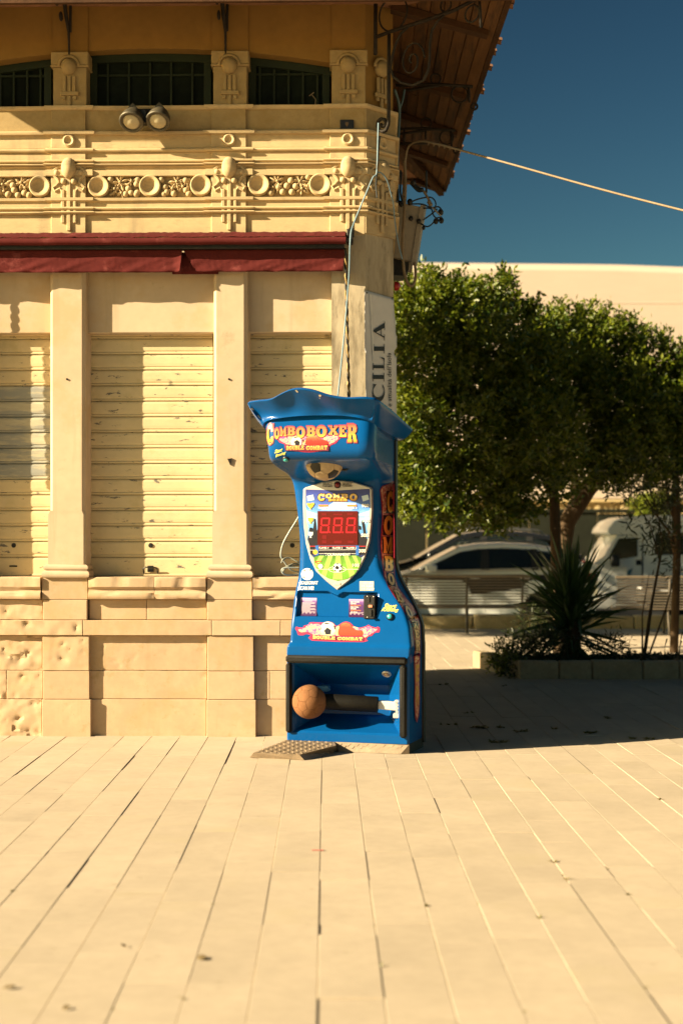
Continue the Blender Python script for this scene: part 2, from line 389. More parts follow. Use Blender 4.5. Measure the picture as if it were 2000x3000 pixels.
# ------------------------------------------------------------------ kiosk building
FA = R(1.2); FOX, FOY = (530-CX)/F*9.08, 9.08; fc, fs_ = math.cos(FA), math.sin(FA)
def FP(u, v, y=0.0):
    up = (u-CX)/F; s = (up*(FOY + y*fc) - FOX - y*fs_)/(fc + up*fs_); Y = FOY - s*fs_ + y*fc
    return s, y, H + (CY-v)/F*Y
def FSx(u, y=0.0): return FP(u, 0, y)[0]
def z(v): return H + (CY-v)/F*9.08
def to_local(p): d = Vector((p.x-FOX, p.y-FOY, p.z)); return Vector((d.x*fc - d.y*fs_, d.x*fs_ + d.y*fc, d.z))
def to_world(p): return Vector((FOX + p[0]*fc + p[1]*fs_, FOY - p[0]*fs_ + p[1]*fc, p[2]))
kiosk = empty('kiosk_building', (FOX, FOY, 0), -FA, 'cream carved stone corner kiosk with roller shutters, pilasters and a wooden eave', 'building')
LEFT = -1.75; BACK = 3.75
sB = FSx(1070)
c = 0.05
for _ in range(60):
    u = CX + F*to_world((sB+c, c, 0)).x/to_world((sB+c, c, 0)).y
    c += (1152-u)*.0005
sC, yC = sB + c, c
PATH = [(LEFT, 0), (sB, 0), (sC, yC), (sC, BACK)]
def part(name, mb, m, parent=None, smooth=False, **kw): return mb.build(name, m, parent or kiosk, smooth, **kw)

# inner core that closes the building (behind shutters and windows)
mb = MB(); mb.prism([(LEFT, .20), (sB-.02, .20), (sC-.16, .36), (sC-.16, BACK-.9), (sC-.9, BACK-.1), (LEFT+.8, BACK-.1), (LEFT+.05, BACK-1.2)], 0, 4.62, 'z')
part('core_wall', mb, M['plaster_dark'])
# right-hand pier with the chamfered corner, side wall, back
mb = MB()
s0 = FSx(971)
mb.sweep([(0, z(1693)), (0, z(632)+.35), (-.155, z(632)+.35), (-.155, z(1693))], [(s0,0), (sB,0), (sC,yC), (sC,BACK-.9), (sC-.9, BACK), (LEFT+.8, BACK), (LEFT, BACK-1.2), (LEFT, .15)])
pier = part('corner_pier', mb, M['pier'])
mb = MB(); mb.sweep([(-.004, z(632)+.36), (-.004, 4.72), (-.15, 4.72), (-.15, z(632)+.36)], [(s0,0), (sB,0), (sC,yC), (sC,BACK-.9), (sC-.9, BACK), (LEFT+.8, BACK), (LEFT, BACK-1.2), (LEFT, .15)])
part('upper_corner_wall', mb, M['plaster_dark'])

def stone(x0, x1, yf, yb, z0, z1, pit=.25, seed=0, name='plinth_stone', par=None, m=None):
    st = .013 if pit > .3 else .022
    nx = max(3, int((x1-x0)/st)); nz = max(3, int((z1-z0)/st)); rows = []
    e = .0012
    for k in range(nz+1):
        row = []; zz = z0+e+.003 + (z1-z0-2*e-.006)*(k-1)/(nz-2) if 0 < k < nz else (z0+e if k == 0 else z1-e)
        for i in range(nx+1):
            xx = x0+e+.003 + (x1-x0-2*e-.006)*(i-1)/(nx-2) if 0 < i < nx else (x0+e if i == 0 else x1-e)
            d = min(i, nx-i, k, nz-k)
            y = yf + (.0035 if d == 0 else .0)
            q = Vector((xx*13, zz*17, seed*3.7)); n = noise.noise(q) + .55*noise.noise(q*2.1) + .3*noise.noise(q*4.3)
            msk = noise.noise(Vector((xx*3.1, zz*3.4, seed+9.0)))
            t = min(1, max(0, (n - (.75 - .62*min(pit,1) - msk*.55))/.75)); t = t*t*(3-2*t)
            y += t*.013*min(1.1, pit*1.2+.04) + .0008*noise.noise(Vector((xx*7, zz*7, seed))) + (max(0, pit-.45)*.014*(noise.turbulence(Vector((xx*11, zz*15, seed)), 3, False)) if d > 0 else 0)
            if d == 0 and noise.noise(Vector((xx*14, zz*14, seed+4))) > .3: y += .010*pit
            row.append((xx, y, zz))
        rows.append(row)
    mb = MB(); mb.grid(rows)
    x0e, x1e, z0e, z1e = x0+e, x1-e, z0+e, z1-e
    b = [rows[0], [r[-1] for r in rows], list(reversed(rows[-1])), [r[0] for r in reversed(rows)]]
    for line in b: mb.grid([line, [(p[0], yb, p[2]) for p in line]])
    return mb.build(name, m or M['plinth'], par or plinth, 25)
plinth = empty('plinth'); plinth.parent = kiosk
mb = MB(); mb.box(LEFT, sB-.01, .075, .19, 0, z(1692)); mb.sweep([(-.03, 0), (-.03, z(1692)), (-.12, z(1692)), (-.12, 0)], [(sB-.01,0.0),(sC,yC),(sC,BACK-.9)])
mb.build('mortar_backing', M['joint'], plinth)
def row(us, v0, v1, yf, pits, seed):
    for (a, b), p in zip(zip(us, us[1:]), pits):
        seed += 1
        stone(FSx(a, yf), FSx(b, yf), yf, .085, z(v1) if v1 < 2100 else -.02, z(v0), p, seed)
# pilaster stones, from the sill down
row([123, 258], 1693, 1757, 0, [.05], 1); row([606, 739], 1693, 1757, 0, [.03], 3)
row([126, 256], 1757, 1817, 0, [.30], 5); row([606, 739], 1757, 1817, 0, [.05], 6)
row([125, 262], 1862, 1966, 0, [.62], 7); row([607, 743], 1862, 1966, 0, [.24], 8)
row([127, 263], 1966, 2050, .002, [.36], 9); row([607, 746], 1966, 2050, .002, [.2], 10)
row([123, 267], 2050, 2150, -.006, [.42], 11); row([605, 750], 2050, 2150, -.006, [.25], 12)
row([975, 1070], 1693, 1757, 0, [.1], 13); row([975, 1070], 1757, 1817, 0, [.1], 14); row([975, 1070], 1862, 1966, 0, [.1], 15); row([975,1070], 1966, 2150, 0, [.2], 16)
# recessed bay stones
Y1 = .034
row([262, 430, 606], 1757, 1817, Y1, [.30, .38], 20); row([262, 607], 1862, 1966, Y1, [.52], 22); row([262, 607], 1966, 2050, Y1+.001, [.33], 23); row([267, 605], 2050, 2150, Y1-.003, [.14], 24)
row([739, 975], 1757, 1817, Y1, [.2], 26); row([743, 975], 1862, 1966, Y1, [.2], 27); row([746, 790, 975], 1966, 2050, Y1, [.2, .25], 28); row([750, 880, 975], 2050, 2150, Y1, [.2, .2], 30)
row([-72, 126], 1757, 1817, Y1-.01, [.85], 32); row([-72, 125], 1862, 1966, Y1-.012, [.95], 34); row([-72, 20, 127], 1966, 2050, Y1-.012, [.8, .75], 35); row([-72, 123], 2050, 2150, Y1-.014, [.9], 37)
row([-205, -72], 1693, 1817, 0, [.3], 40); row([-205, -72], 1862, 2150, 0, [.3], 41)
# string course
for k, (a, b, pt) in enumerate([(-262, -20, .6), (-20, 244, .75), (244, 621, .3), (621, 822, .16), (822, 1068, .16)]):
    stone(FSx(a), FSx(b), -.012, .085, z(1862), z(1817), pt, 50+k)
for v0, v1 in ((1693, 1757), (1757, 1817), (1817, 1862), (1862, 1966), (1966, 2050), (2050, 2153)):
    mb = MB(); o = .012 if v0 == 1817 else 0; e = .0025
    mb.sweep([(o, z(v1)+e), (o, z(v0)-e), (-.04, z(v0)-e), (-.04, z(v1)+e)], [(sB,0), (sC,yC), (sC,yC+1.2)]); mb.build('plinth_stone', M['plinth'], plinth)
# moulded sills under the shutters
def sill(a, b, broken=0):
    prof = [(-.09, z(1757)+.002), (.004, z(1757)+.002)]
    for k in range(7): t = -math.pi/2 + math.pi*k/6; prof.append((.010+.012*math.cos(t), z(1746)+.022*math.sin(t)))
    prof += [(.002, z(1732)), (.0, z(1727)), (.016, z(1722)), (.020, z(1719)), (.020, z(1694)), (.016, z(1691)), (-.12, z(1690))]
    mb = MB(); n = 26; x0, x1 = FSx(a), FSx(b)
    path = [(x0 + (x1-x0)*k/n, 0) for k in range(n+1)]
    mb.sweep(prof, path)
    vs = []
    for p in mb.v:
        d = noise.noise((p[0]*9, p[2]*30, a)); d2 = noise.noise((p[0]*2.5, 1.3, a))
        vs.append((p[0], p[1] + (max(0, d-.2)*.03 + max(0, d2)*.02*broken)*(p[1] < 0), p[2]))
    mb.v = vs; mb.build('sill', M['plinth'], kiosk, 30)
sill(-72, 120, 1.2); sill(260, 452); sill(453.5, 603); sill(741, 975)

# shutters: one per bay, every slat a piece of its own
def shutter(u0, u1, worn=(), n=16):
    sh = empty('roller_shutter'); sh.parent = kiosk
    x0, x1 = FSx(u0, .146), FSx(u1, .146); zt, zb = z(972)+.03, z(1690)+.004
    pit = (z(1012)-z(1638))/13.5
    prof = [(.009, .0), (.009, .0055), (-.004, .0065), (-.005, .013), (-.001, .018), (.0, .021), (-.004, .028), (-.0055, .045), (-.0055, .085), (-.003, .0965), (.003, .0995), (.010, .0995), (.010, 0)]
    k = pit/.0995
    mbs = MB(); mbs.prism([(y, zz*k) for y, zz in prof], x0, x1, 'x'); me = mbs.mesh('slat', M['shutter'])
    me2 = None
    zz = zb + .118
    mb = MB(); mb.prism([(-.006, 0), (-.006, .008), (-.003, .012), (-.004, .105), (0, .116), (.012, .116), (.012, 0)], x0, x1, 'x')
    mb.build('slat', M['shutter'], sh, loc=(0, .146, zb))
    i = 0
    while zz < zt:
        m_ = me
        if i in worn:
            if me2 is None: me2 = me.copy(); me2.materials[0] = M['shutter_worn']
            m_ = me2
        link('slat', m_, sh, (0, .146 + rng.normal(0, .0006), zz)); zz += pit*1.001; i += 1
    return sh, x0, x1, zb
sh0 = shutter(-76, 153, worn=(5, 6, 7, 8, 9, 10))
sh1 = shutter(255, 624); sh2 = shutter(725, 974)
def lockset(sh, u, handle=False, hu=None):
    s, zb = sh[0], sh[3]
    x = FSx(u, .14); zz = z(1598)
    mb = MB(); mb.lathe([(.0, -.004), (.012, -.004), (.014, 0), (.016, .002)], (x, .139, zz), (0, 1, 0), 14); mb.build('lock', M['metal_dark'], s, 30)
    if handle:
        hx = FSx(hu or u, .14); zh = z(1672)
        mb = MB(); mb.tube([(hx-.045, .14, zh-.02), (hx-.045, .118, zh+.01), (hx-.03, .112, zh+.02), (hx+.03, .112, zh+.02), (hx+.045, .118, zh+.01), (hx+.045, .14, zh-.02)], .004, 6)
        mb.cbox(hx-.02, hx+.02, .128, .139, zh-.012, zh+.03, .003); mb.build('handle', M['metal_dark'], s, 30)
lockset(sh0, 41); lockset(sh1, 442, True); lockset(sh2, 856)
mb = MB(); zz = z(1660); x = FSx(40, .14); mb.cbox(x-.026, x+.026, .136, .1395, zz-.005, zz+.005, .002); mb.build('slot', M['metal_dark'], sh0[0])

# lintel panels above the shutters
for a, b in ((-76, 151), (255, 623), (726, 973)):
    mb = MB(); mb.cbox(FSx(a, .07)-.03, FSx(b, .07)+.03, .07, .19, z(971), z(628), .006); part('lintel_panel', mb, M['plaster'])
    mb = MB(); mb.box(FSx(a, .1)-.02, FSx(b, .1)+.02, .158, .19, z(1692), z(960)); part('shutter_backing', mb, M['metal_dark'])

# pilaster shafts with their bases
def pilaster(u0, u1, ub0, ub1, right_return=True):
    x0, x1 = FSx(u0), FSx(u1); xb0, xb1 = FSx(ub0), FSx(ub1); zm = z(1505)
    mb = MB(); ch = .018
    mb.prism([(x0-ch*.4, .185), (x0-ch*.4, ch), (x0+ch*.6, 0), (x1-ch*.6, 0), (x1+ch*.6, ch), (x1+ch*1.4, .185)], zm+.02, z(632)-.002, 'z')
    mb.prism([(xb0, .185), (xb0, .001), (xb1, .001), (xb1+.014, .012), (xb1+.022, .185)], z(1655), zm-.004, 'z')
    # run-out between the wide foot and the chamfered shaft
    a = [(xb0, .185, zm-.004), (xb0, .001, zm-.004), (xb1, .001, zm-.004), (xb1+.014, .012, zm-.004), (xb1+.022, .185, zm-.004)]
    b = [(x0-ch*.4, .185, zm+.02), (x0-ch*.2, .0, zm+.02), (x1-ch*.6, 0, zm+.02), (x1+ch*.6, ch, zm+.02), (x1+ch*1.4, .185, zm+.02)]
    mb.add(a+b, [(i, i+1, i+6, i+5) for i in range(4)])
    p = part('pilaster', mb, M['plaster'])
    mb = MB()
    prof = [(-.12, z(1694)), (.010, z(1694))]
    for k in range(7): t = -math.pi/2 + math.pi*k/6; prof.append((.014+.016*math.cos(t), z(1683)+.022*math.sin(t)))
    prof += [(.008, z(1671))]
    for k in range(6): t = -math.pi/2 + math.pi*k/5; prof.append((.010+.010*math.cos(t), z(1663)+.015*math.sin(t)))
    prof += [(.0015, z(1654)), (-.12, z(1654))]
    mb.sweep(prof, [(xb0-.006, .18), (xb0-.006, 0), (xb1+.012, 0), (xb1+.012, .18)])
    mb.build('base_moulding', M['plaster'], p, 30); return p
P1 = pilaster(150, 245, 141, 245); P2 = pilaster(629, 719, 622, 722); pilaster(-184, -87, -192, -87)
for p, u, v in ((P1, 197, 1111), (P2, 671, 1111), (P2, 674, 1347)):
    s, _, zz = FP(u, v); mb = MB(); mb.lathe([(.0, -.006), (.006, -.006), (.007, .002), (.013, .004)], (s, -.001, zz), (0, 1, 0), 10); mb.build('wall_plug', M['metal_dark'], p, 30)
mb = MB(); s, _, zz = FP(674, 1350); mb.prism([(s-.016, zz+.012), (s+.014, zz+.016), (s+.002, zz-.028)], -.010, -.001, 'y'); mb.build('broken_hook', M['iron'], P2)

# ------------------------------------------------------------------ frieze: fascias, mouldings, carved band
YF = .0; PR = -.014                                     # bay plane and proud pilaster plane
fr = empty('frieze'); fr.parent = kiosk
FPATH = [(LEFT, 0), (sB, 0), (sC, yC), (sC, BACK-.9)]
mb = MB(); mb.sweep([(-.001, z(686)-.01), (-.001, z(579)), (-.028, z(579)), (-.028, z(516)), (-.001, z(516)), (-.001, z(390)), (-.18, z(390)), (-.18, z(686)-.01)], [(LEFT,0),(s0+.02,0)])
mb.build('frieze_wall', M['carved'], fr)
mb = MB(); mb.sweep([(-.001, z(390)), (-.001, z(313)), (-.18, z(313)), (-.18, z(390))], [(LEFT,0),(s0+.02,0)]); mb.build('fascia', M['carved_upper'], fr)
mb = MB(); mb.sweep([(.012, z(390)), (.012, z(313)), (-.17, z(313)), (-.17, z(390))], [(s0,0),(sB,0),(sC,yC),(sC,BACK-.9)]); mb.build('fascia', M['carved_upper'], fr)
mb = MB(); mb.sweep([(.012, z(686)), (.012, z(390)), (-.17, z(390)), (-.17, z(686))], [(s0,0),(sB,0),(sC,yC),(sC,BACK-.9)]); mb.build('corner_frieze_wall', M['carved'], fr)
def roll(o, za, zb, n=6):
    out = []
    for k in range(n+1): t = -math.pi/2 + math.pi*k/n; out.append((o*max(0, math.cos(t)), (za+zb)/2 + (zb-za)/2*math.sin(t)))
    return out
def moulding(name, prof, eps=0):
    wob = MB(); xs = [LEFT + (s0+.02-LEFT)*k/40 for k in range(41)]
    pr = [(-.02, prof[0][1])] + prof + [(-.02, prof[-1][1])]
    wob.sweep(pr, [(x, 0) for x in xs]); wob.v = [(a, b + .003*max(0, noise.noise((a*14, c_*40, 2))-.1), c_ + .0015*noise.noise((a*4, 0, c_*9))) for a, b, c_ in wob.v]
    wob.build(name, M['carved'], fr, 30)
    pr2 = [(-.02+.012, prof[0][1]-eps)] + [(o+.015, zz) for o, zz in prof] + [(-.02+.012, prof[-1][1]+eps)]
    for (a, b) in ((148, 262), (614, 729), (-198, -72)):
        m2 = MB(); m2.sweep(pr2, [(FSx(a), .02), (FSx(a), 0), (FSx(b), 0), (FSx(b), .02)]); m2.build(name, M['carved'], fr, 30)
    m2 = MB(); m2.sweep(pr2, [(FSx(962), .02), (FSx(962), 0), (sB, 0), (sC, yC), (sC, BACK-.9)]); m2.build(name, M['carved'], fr, 30)
moulding('ledge', [(.020, z(395)), (.024, z(391)), (.024, z(387)), (.016, z(384)), (.004, z(383))])
moulding('roll_moulding', [(.004, z(448))] + roll(.017, z(446), z(434)) + [(.002, z(433))])
moulding('fillet_moulding', [(.004, z(479))] + roll(.018, z(477), z(468)))
moulding('ridge_moulding', [(.004, z(490)), (.016, z(488))] + roll(.024, z(487), z(479)) + [(.004, z(478))])
moulding('band_moulding', [(.002, z(516)), (.011, z(515)), (.011, z(499)), (.002, z(497))])
moulding('lower_band', [(.002, z(591)), (.014, z(588)), (.016, z(580)), (.0, z(579))])
moulding('ridge_moulding', [(.004, z(617))] + roll(.020, z(616), z(606)))
moulding('ridge_moulding', [(.002, z(630))] + roll(.024, z(628), z(619)))
moulding('sill_ledge', [(.002, z(322)), (.010, z(320)), (.016, z(316)), (.016, z(311)), (.0, z(310))])

def K(dpx): return dpx*9.08/F
def capital(cx, cy=0, ang=0, name='pilaster_capital'):
    """egg, beads, scroll shoulders and hanging fillets over a pilaster; built round x = 0 and the pilaster's proud face"""
    cp = empty(name); cp.parent = kiosk; cp.location = (cx, cy, 0); cp.rotation_euler = (0, 0, ang)
    return cp
cap_meshes = {}
def cap_children(cp):
    def put(name, fn, sm=30):
        if name not in cap_meshes:
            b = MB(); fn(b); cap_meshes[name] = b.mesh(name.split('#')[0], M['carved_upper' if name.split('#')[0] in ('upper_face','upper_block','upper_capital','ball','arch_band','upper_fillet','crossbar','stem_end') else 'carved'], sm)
        link(name.split('#')[0], cap_meshes[name], cp)
    P = PR
    put('proud_face', lambda b: b.cbox(K(-53), K(49), P, .02, z(690), z(390), .003) and None)
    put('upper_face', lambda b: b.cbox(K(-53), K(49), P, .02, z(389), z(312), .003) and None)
    put('egg', lambda b: b.ball((0, P-.012, z(494)), K(22), K(20), K(31), 18, 12), True)
    for sg in (-1, 1):
        put(f'bead#{sg}', lambda b: b.ball((sg*K(15), P-.008, z(532)), K(9), K(9), K(9), 12, 8), True)
        put(f'bead#u{sg}', lambda b: b.ball((sg*K(36), P-.004, z(506)), K(8), K(8), K(9), 12, 8), True)
        def scroll(b):
            pts = [(22, 486), (34, 490), (44, 500), (44, 515), (34, 524), (30, 534), (38, 543), (47, 550), (40, 560), (26, 553), (20, 560), (19, 580), (19, 650)]
            b.tube([(sg*K(x), P-.002, z(v)) for x, v in pts], K(4.6), 6)
        put(f'scroll#{sg}', scroll)
        put(f'side_fillet#{sg}', lambda b: b.cbox(*sorted((sg*K(13), sg*K(22))), P-.011, P+.004, z(654), z(556), .003))
    put('fillet', lambda b: b.cbox(-K(5.5), K(5.5), P-.013, P+.004, z(677), z(528), .003))
    put('ring', lambda b: b.lathe([(0, -.002), (K(8), -.003), (K(11), -.014), (K(14), -.018), (K(18), -.012), (K(18.5), .003)], (0, P, z(413)), (0, 1, 0), 22), 50)
    # upper block beside the windows
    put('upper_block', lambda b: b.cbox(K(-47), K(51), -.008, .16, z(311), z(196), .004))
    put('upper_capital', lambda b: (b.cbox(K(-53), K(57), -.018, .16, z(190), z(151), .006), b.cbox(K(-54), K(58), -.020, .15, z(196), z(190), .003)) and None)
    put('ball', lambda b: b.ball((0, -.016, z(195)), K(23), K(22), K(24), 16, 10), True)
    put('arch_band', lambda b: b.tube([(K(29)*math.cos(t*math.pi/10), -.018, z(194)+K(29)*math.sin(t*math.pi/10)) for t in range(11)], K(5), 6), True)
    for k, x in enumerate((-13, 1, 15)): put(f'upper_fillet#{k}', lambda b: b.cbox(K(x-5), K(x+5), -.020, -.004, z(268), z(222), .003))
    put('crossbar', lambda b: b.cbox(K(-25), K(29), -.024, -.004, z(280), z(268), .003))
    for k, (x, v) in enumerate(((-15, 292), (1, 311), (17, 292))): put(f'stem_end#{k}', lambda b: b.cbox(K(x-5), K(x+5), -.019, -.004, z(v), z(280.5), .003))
for u in (203, 672, 1019, -134): cap_children(capital(FSx(u, -.012)))
cc = ((sB+sC)/2, yC/2)
capc = capital(cc[0]+.004, cc[1]-.004, R(45)); cap_children(capc)
for ch in list(capc.children):
    if ch.name.split('.')[0] in ('upper_block', 'upper_capital', 'proud_face', 'upper_face'): bpy.data.objects.remove(ch)

def rosette(u, v, rpx):
    s, _, zz = FP(u, v); r = K(rpx); mb = MB()
    mb.lathe([(0, .016), (r*.35, .013), (r*.60, .002), (r*.66, -.006), (r*.74, -.013), (r*.90, -.015), (r*.98, -.009), (r, .022)], (s, YF-.004, zz), (0, 1, 0), 30); mb.build('rosette', M['carved'], fr, 50)
for u, v in ((118, 546), (-42, 546), (290, 547), (440, 545), (589, 543)): rosette(u, v, 32)
for u, v in ((758, 541), (937, 541)): rosette(u, v, 32.5)
def grape(u, v, r=9): s, _, zz = FP(u, v); mb = MB(); mb.ball((s, .010, zz), K(r*1.08), K(r*1.2), K(r*1.08), 12, 8); mb.build('grape', M['carved'], fr, True)
def leaf(u, v, r, rot, n=6):
    s, _, zz = FP(u, v); mb = MB()
    for k in range(n):
        a = rot + 2*math.pi*k/n*(.92) + rng.normal(0, .12); L = K(r)*rng.uniform(.75, 1.15); w = L*.24; d = (math.cos(a), math.sin(a)); t = (-d[1], d[0])
        def pt(f, g, y): return (s + d[0]*L*f + t[0]*w*g, y, zz + d[1]*L*f + t[1]*w*g)
        mb.add([pt(.08,0,.004), pt(.5,1,.016), pt(1,0,.010), pt(.5,-1,.016), pt(.5,0,-.007), pt(.5,1,.03), pt(1,0,.03), pt(.5,-1,.03)], [(0,4,1),(1,4,2),(2,4,3),(3,4,0),(1,2,6,5),(2,3,7,6)])
    mb.ball((s, -.002, zz), K(4)); mb.build('leaf', M['carved'], fr)
def stem(pts): mb = MB(); mb.tube([(FSx(u), .008, z(v)) for u, v in pts], K(3.6), 6); mb.build('stem', M['carved'], fr, True)
for u, v in ((384,564),(368,568),(402,564),(400,538),(404,526),(324,525),(399,568),(376,552),(473,526),(484,548),(488,562),(509,567),(553,567),(480,568),(545,556),(544,528)): grape(u, v, 8.5)
for u, v, r, a in ((352,533,30,.3),(336,553,20,1.4),(356,565,16,.1),(518,532,31,.2),(536,546,22,1.0),(505,552,18,.5),(385,530,14,.9)): leaf(u, v, r, a)
stem([(322,570),(335,562),(348,545),(352,533)]); stem([(352,533),(372,540),(386,532),(398,522)]); stem([(500,560),(516,540),(530,532),(556,522)]); stem([(556,522),(548,540),(552,552)])
for u, v in ((852,528),(840,544),(828,561),(855,562),(902,517),(866,545),(793,565),(815,548)): grape(u, v, 9)
for u, v, r, a in ((812,530,31,.4),(820,548,20,1.1),(878,531,31,.1),(884,552,22,.8),(800,548,18,.2),(900,545,16,.3)): leaf(u, v, r, a)
stem([(790,520),(800,528),(812,530)]); stem([(878,531),(893,545),(903,567)]); stem([(812,530),(822,552),(826,570)])
for u, v in ((38,543),(24,569),(53,571),(42,556),(85,571),(72,565),(-2,560),(-8,545),(-4,530)): grape(u, v, 9)
for u, v, r, a in ((8,540,28,.2),(62,535,26,.7),(74,550,18,.2),(12,560,18,1),(-6,552,16,.3)): leaf(u, v, r, a)
stem([(60,540),(78,528),(92,520)]); stem([(8,540),(24,530),(40,524)])

# ------------------------------------------------------------------ windows and the arched wall above
def arch_v(u): return 141 + (u-440)**2*1.62e-4
for a, b in ((-70, 148), (262, 616), (727, 963)):
    wd = empty('window'); wd.parent = kiosk
    x0, x1 = FSx(a, .1)-.02, FSx(b, .1)+.02; zb, zt = z(312), z(arch_v((a+b)/2))+.06
    mb = MB(); mb.box(x0, x1, .135, .145, zb, zt); mb.build('pane', M['glass_dark'], wd)
    # frame following the arch
    def fr_strip(d0, d1, ya, yb):
        m_ = MB(); n = 12; rows = []
        for k in range(n+1):
            u = a-8 + (b-a+16)*k/n; s = FSx(u, .1); rows.append([(s, ya, z(arch_v(u)+d0)), (s, ya, z(arch_v(u)+d1)), (s, yb, z(arch_v(u)+d1)), (s, yb, z(arch_v(u)+d0)), (s, ya, z(arch_v(u)+d0))])
        m_.grid(rows); return m_
    fr_strip(-12, 22, .105, .134).build('frame', M['green_frame'], wd)
    for uu in (a+12, b-8):
        mb = MB(); s = FSx(uu, .1); mb.cbox(s-K(11), s+K(11), .108, .134, zb, zt-.03, .003); mb.build('frame', M['green_frame'], wd)
    n = 6
    for k in range(1, n):
        s = x0 + (x1-x0)*k/n; mb = MB(); mb.cbox(s-.007, s+.007, .118, .134, zb+.002, zt-.05, .002); mb.build('mullion', M['green_frame'], wd)
    mb = MB(); mb.cbox(x0+.02, x1-.02, .120, .1335, z(204), z(198), .002); mb.build('transom', M['green_frame'], wd)
mb = MB(); n = 40; us = [-78 + (972+78)*k/n for k in range(n+1)]
low = [(FSx(u), z(arch_v(u)-1)) for u in us]
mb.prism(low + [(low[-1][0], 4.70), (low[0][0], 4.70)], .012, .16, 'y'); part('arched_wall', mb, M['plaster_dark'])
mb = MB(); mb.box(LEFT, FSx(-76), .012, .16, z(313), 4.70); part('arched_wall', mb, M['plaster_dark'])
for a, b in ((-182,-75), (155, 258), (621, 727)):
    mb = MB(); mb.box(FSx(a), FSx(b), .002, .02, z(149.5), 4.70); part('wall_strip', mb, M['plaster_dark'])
# thin dead stalk and a pale bent wire in the right-hand window
mb = MB(); mb.tube([(FSx(922,.1), .09, z(311)), (FSx(925,.1), .085, z(282)), (FSx(915,.1), .08, z(270)), (FSx(912,.1), .08, z(268)), (FSx(920,.1), .078, z(262)), (FSx(906,.1), .08, z(272))], .0035, 5)
mb.build('bent_wire', M['cable_tan'], loc=(FOX, FOY, 0), rz=-FA, label='short bent pale wire standing on the window ledge', cat='wire')

# ------------------------------------------------------------------ wooden eave: planks, rafters, tiles; hip roof
ZE = 4.5
def eave_pt(u, v): return to_local(W(u, v, F*(ZE-H)/(CY-v)))
E0 = eave_pt(1480, 3); E1 = eave_pt(1297, 561)
eave = empty('eave'); eave.parent = kiosk
FY, ZF = E0.y - .055, ZE - .02                          # front edge of the eave, a little lower and further out
RISE = .205
def soff(p, q, dz=0):
    """p 0..1 from the wall to the eave edge, q 0..1 along the right-hand side from front to back"""
    o = E0.lerp(E1, q); i = Vector((sC-.02, o.y, ZE+RISE)); r = i.lerp(o, p); r.z += dz; return r
NP = 8
for k in range(NP):
    q = -.025
    while q < 1:
        q1 = min(1, q + rng.uniform(.3, .6)); 
        if q1 > .9: q1 = 1 + rng.uniform(-.004, .012)
        a, b = (k+.03)/NP, (k+.96)/NP; jz = rng.uniform(0, .006); g = .0006
        vs = [soff(a, q+g, jz), soff(b, q+g, jz), soff(b, q1-g, jz), soff(a, q1-g, jz)]; vs += [v + Vector((0,0,.02)) for v in vs]
        mb = MB(); mb.add(vs, [(0,1,2,3),(7,6,5,4),(0,4,5,1),(1,5,6,2),(2,6,7,3),(3,7,4,0)]); mb.build('plank', M['wood'], eave)
        q = q1
for q in (.12, .405, .60, .80, .985):
    mb = MB(); vs = []
    for p in (.0, .93):
        for dz, dq in ((-.055, -.009), (-.055, .009), (-.002, .009), (-.002, -.009)): vs.append(soff(p, q+dq, dz + (.02 if p > .5 and dz < -.01 else 0)))
    mb.add(vs, [(0,1,2,3),(7,6,5,4)] + [(i, (i+1) % 4, (i+1) % 4+4, i+4) for i in range(4)]); mb.build('rafter', M['wood_beam'], eave)
mb = MB()  # hip rafter to the far corner
a, b = soff(.0, .70, -.03), soff(.97, .995, -.03); mb.tube([a, b], .035, 4); mb.build('rafter', M['wood_beam'], eave)
# front soffit, above the picture
fo = E0.y; mb = MB()
FE0 = Vector((LEFT-.5, E0.y + .0, ZE))
for k in range(6):
    a, b = k/6+.004, (k+1)/6-.004
    def fp(p, x): return Vector((x, FY*p, ZE+RISE-(RISE+.02)*p))
    xr = lambda p: sC + (E0.x-sC)*p
    vs = [fp(a, LEFT-.5), fp(a, xr(a)-.02), fp(b, xr(b)-.02), fp(b, LEFT-.5)]; vs += [v + Vector((0,0,.02)) for v in vs]
    mb.add(vs, [(0,3,2,1),(4,5,6,7),(0,1,5,4),(1,2,6,5),(2,3,7,6),(3,0,4,7)])
mb.build('front_soffit', M['wood'], eave)
mb = MB()
for k in range(2):
    z0_, z1_ = ZE+.005, ZE+.05
    vs = [soff(1.005, -.004), soff(1.005, 1.004), soff(1.05, 1.004), soff(1.05, -.004)]
mb.add([soff(1.0,0,.002), soff(1.0,1,.002), soff(1.0,1,.05), soff(1.0,0,.05), soff(1.05,0,.0), soff(1.05,1,.0), soff(1.05,1,.05), soff(1.05,0,.05)], [(0,1,2,3),(7,6,5,4),(0,4,5,1),(2,6,7,3),(1,5,6,2),(0,3,7,4)])
mb.add([(LEFT-.5, FY-.03, ZF), (E0.x+.03, FY-.03, ZF), (E0.x+.03, FY, ZF), (LEFT-.5, FY, ZF), (LEFT-.5, FY-.03, ZF+.06), (E0.x+.03, FY-.03, ZF+.06), (E0.x+.03, FY, ZF+.06), (LEFT-.5, FY, ZF+.06)], [(0,3,2,1),(4,5,6,7),(0,1,5,4),(1,2,6,5),(2,3,7,6),(3,0,4,7)])
mb.build('fascia_board', M['wood_beam'], eave)
ridge0, ridge1 = Vector((LEFT+1.2, (E0.y+E1.y)/2, 5.05)), Vector((sC-1.4, (E0.y+E1.y)/2, 5.05))
mb = MB(); e = .07
c0, c1, c2, c3 = Vector((LEFT-.5, FY-.04, ZF+e)), Vector((E0.x+.04, FY-.04, ZF+e)), Vector((E1.x+.04, E1.y+.02, ZE+e)), Vector((LEFT-.5, E1.y+.02, ZE+e))
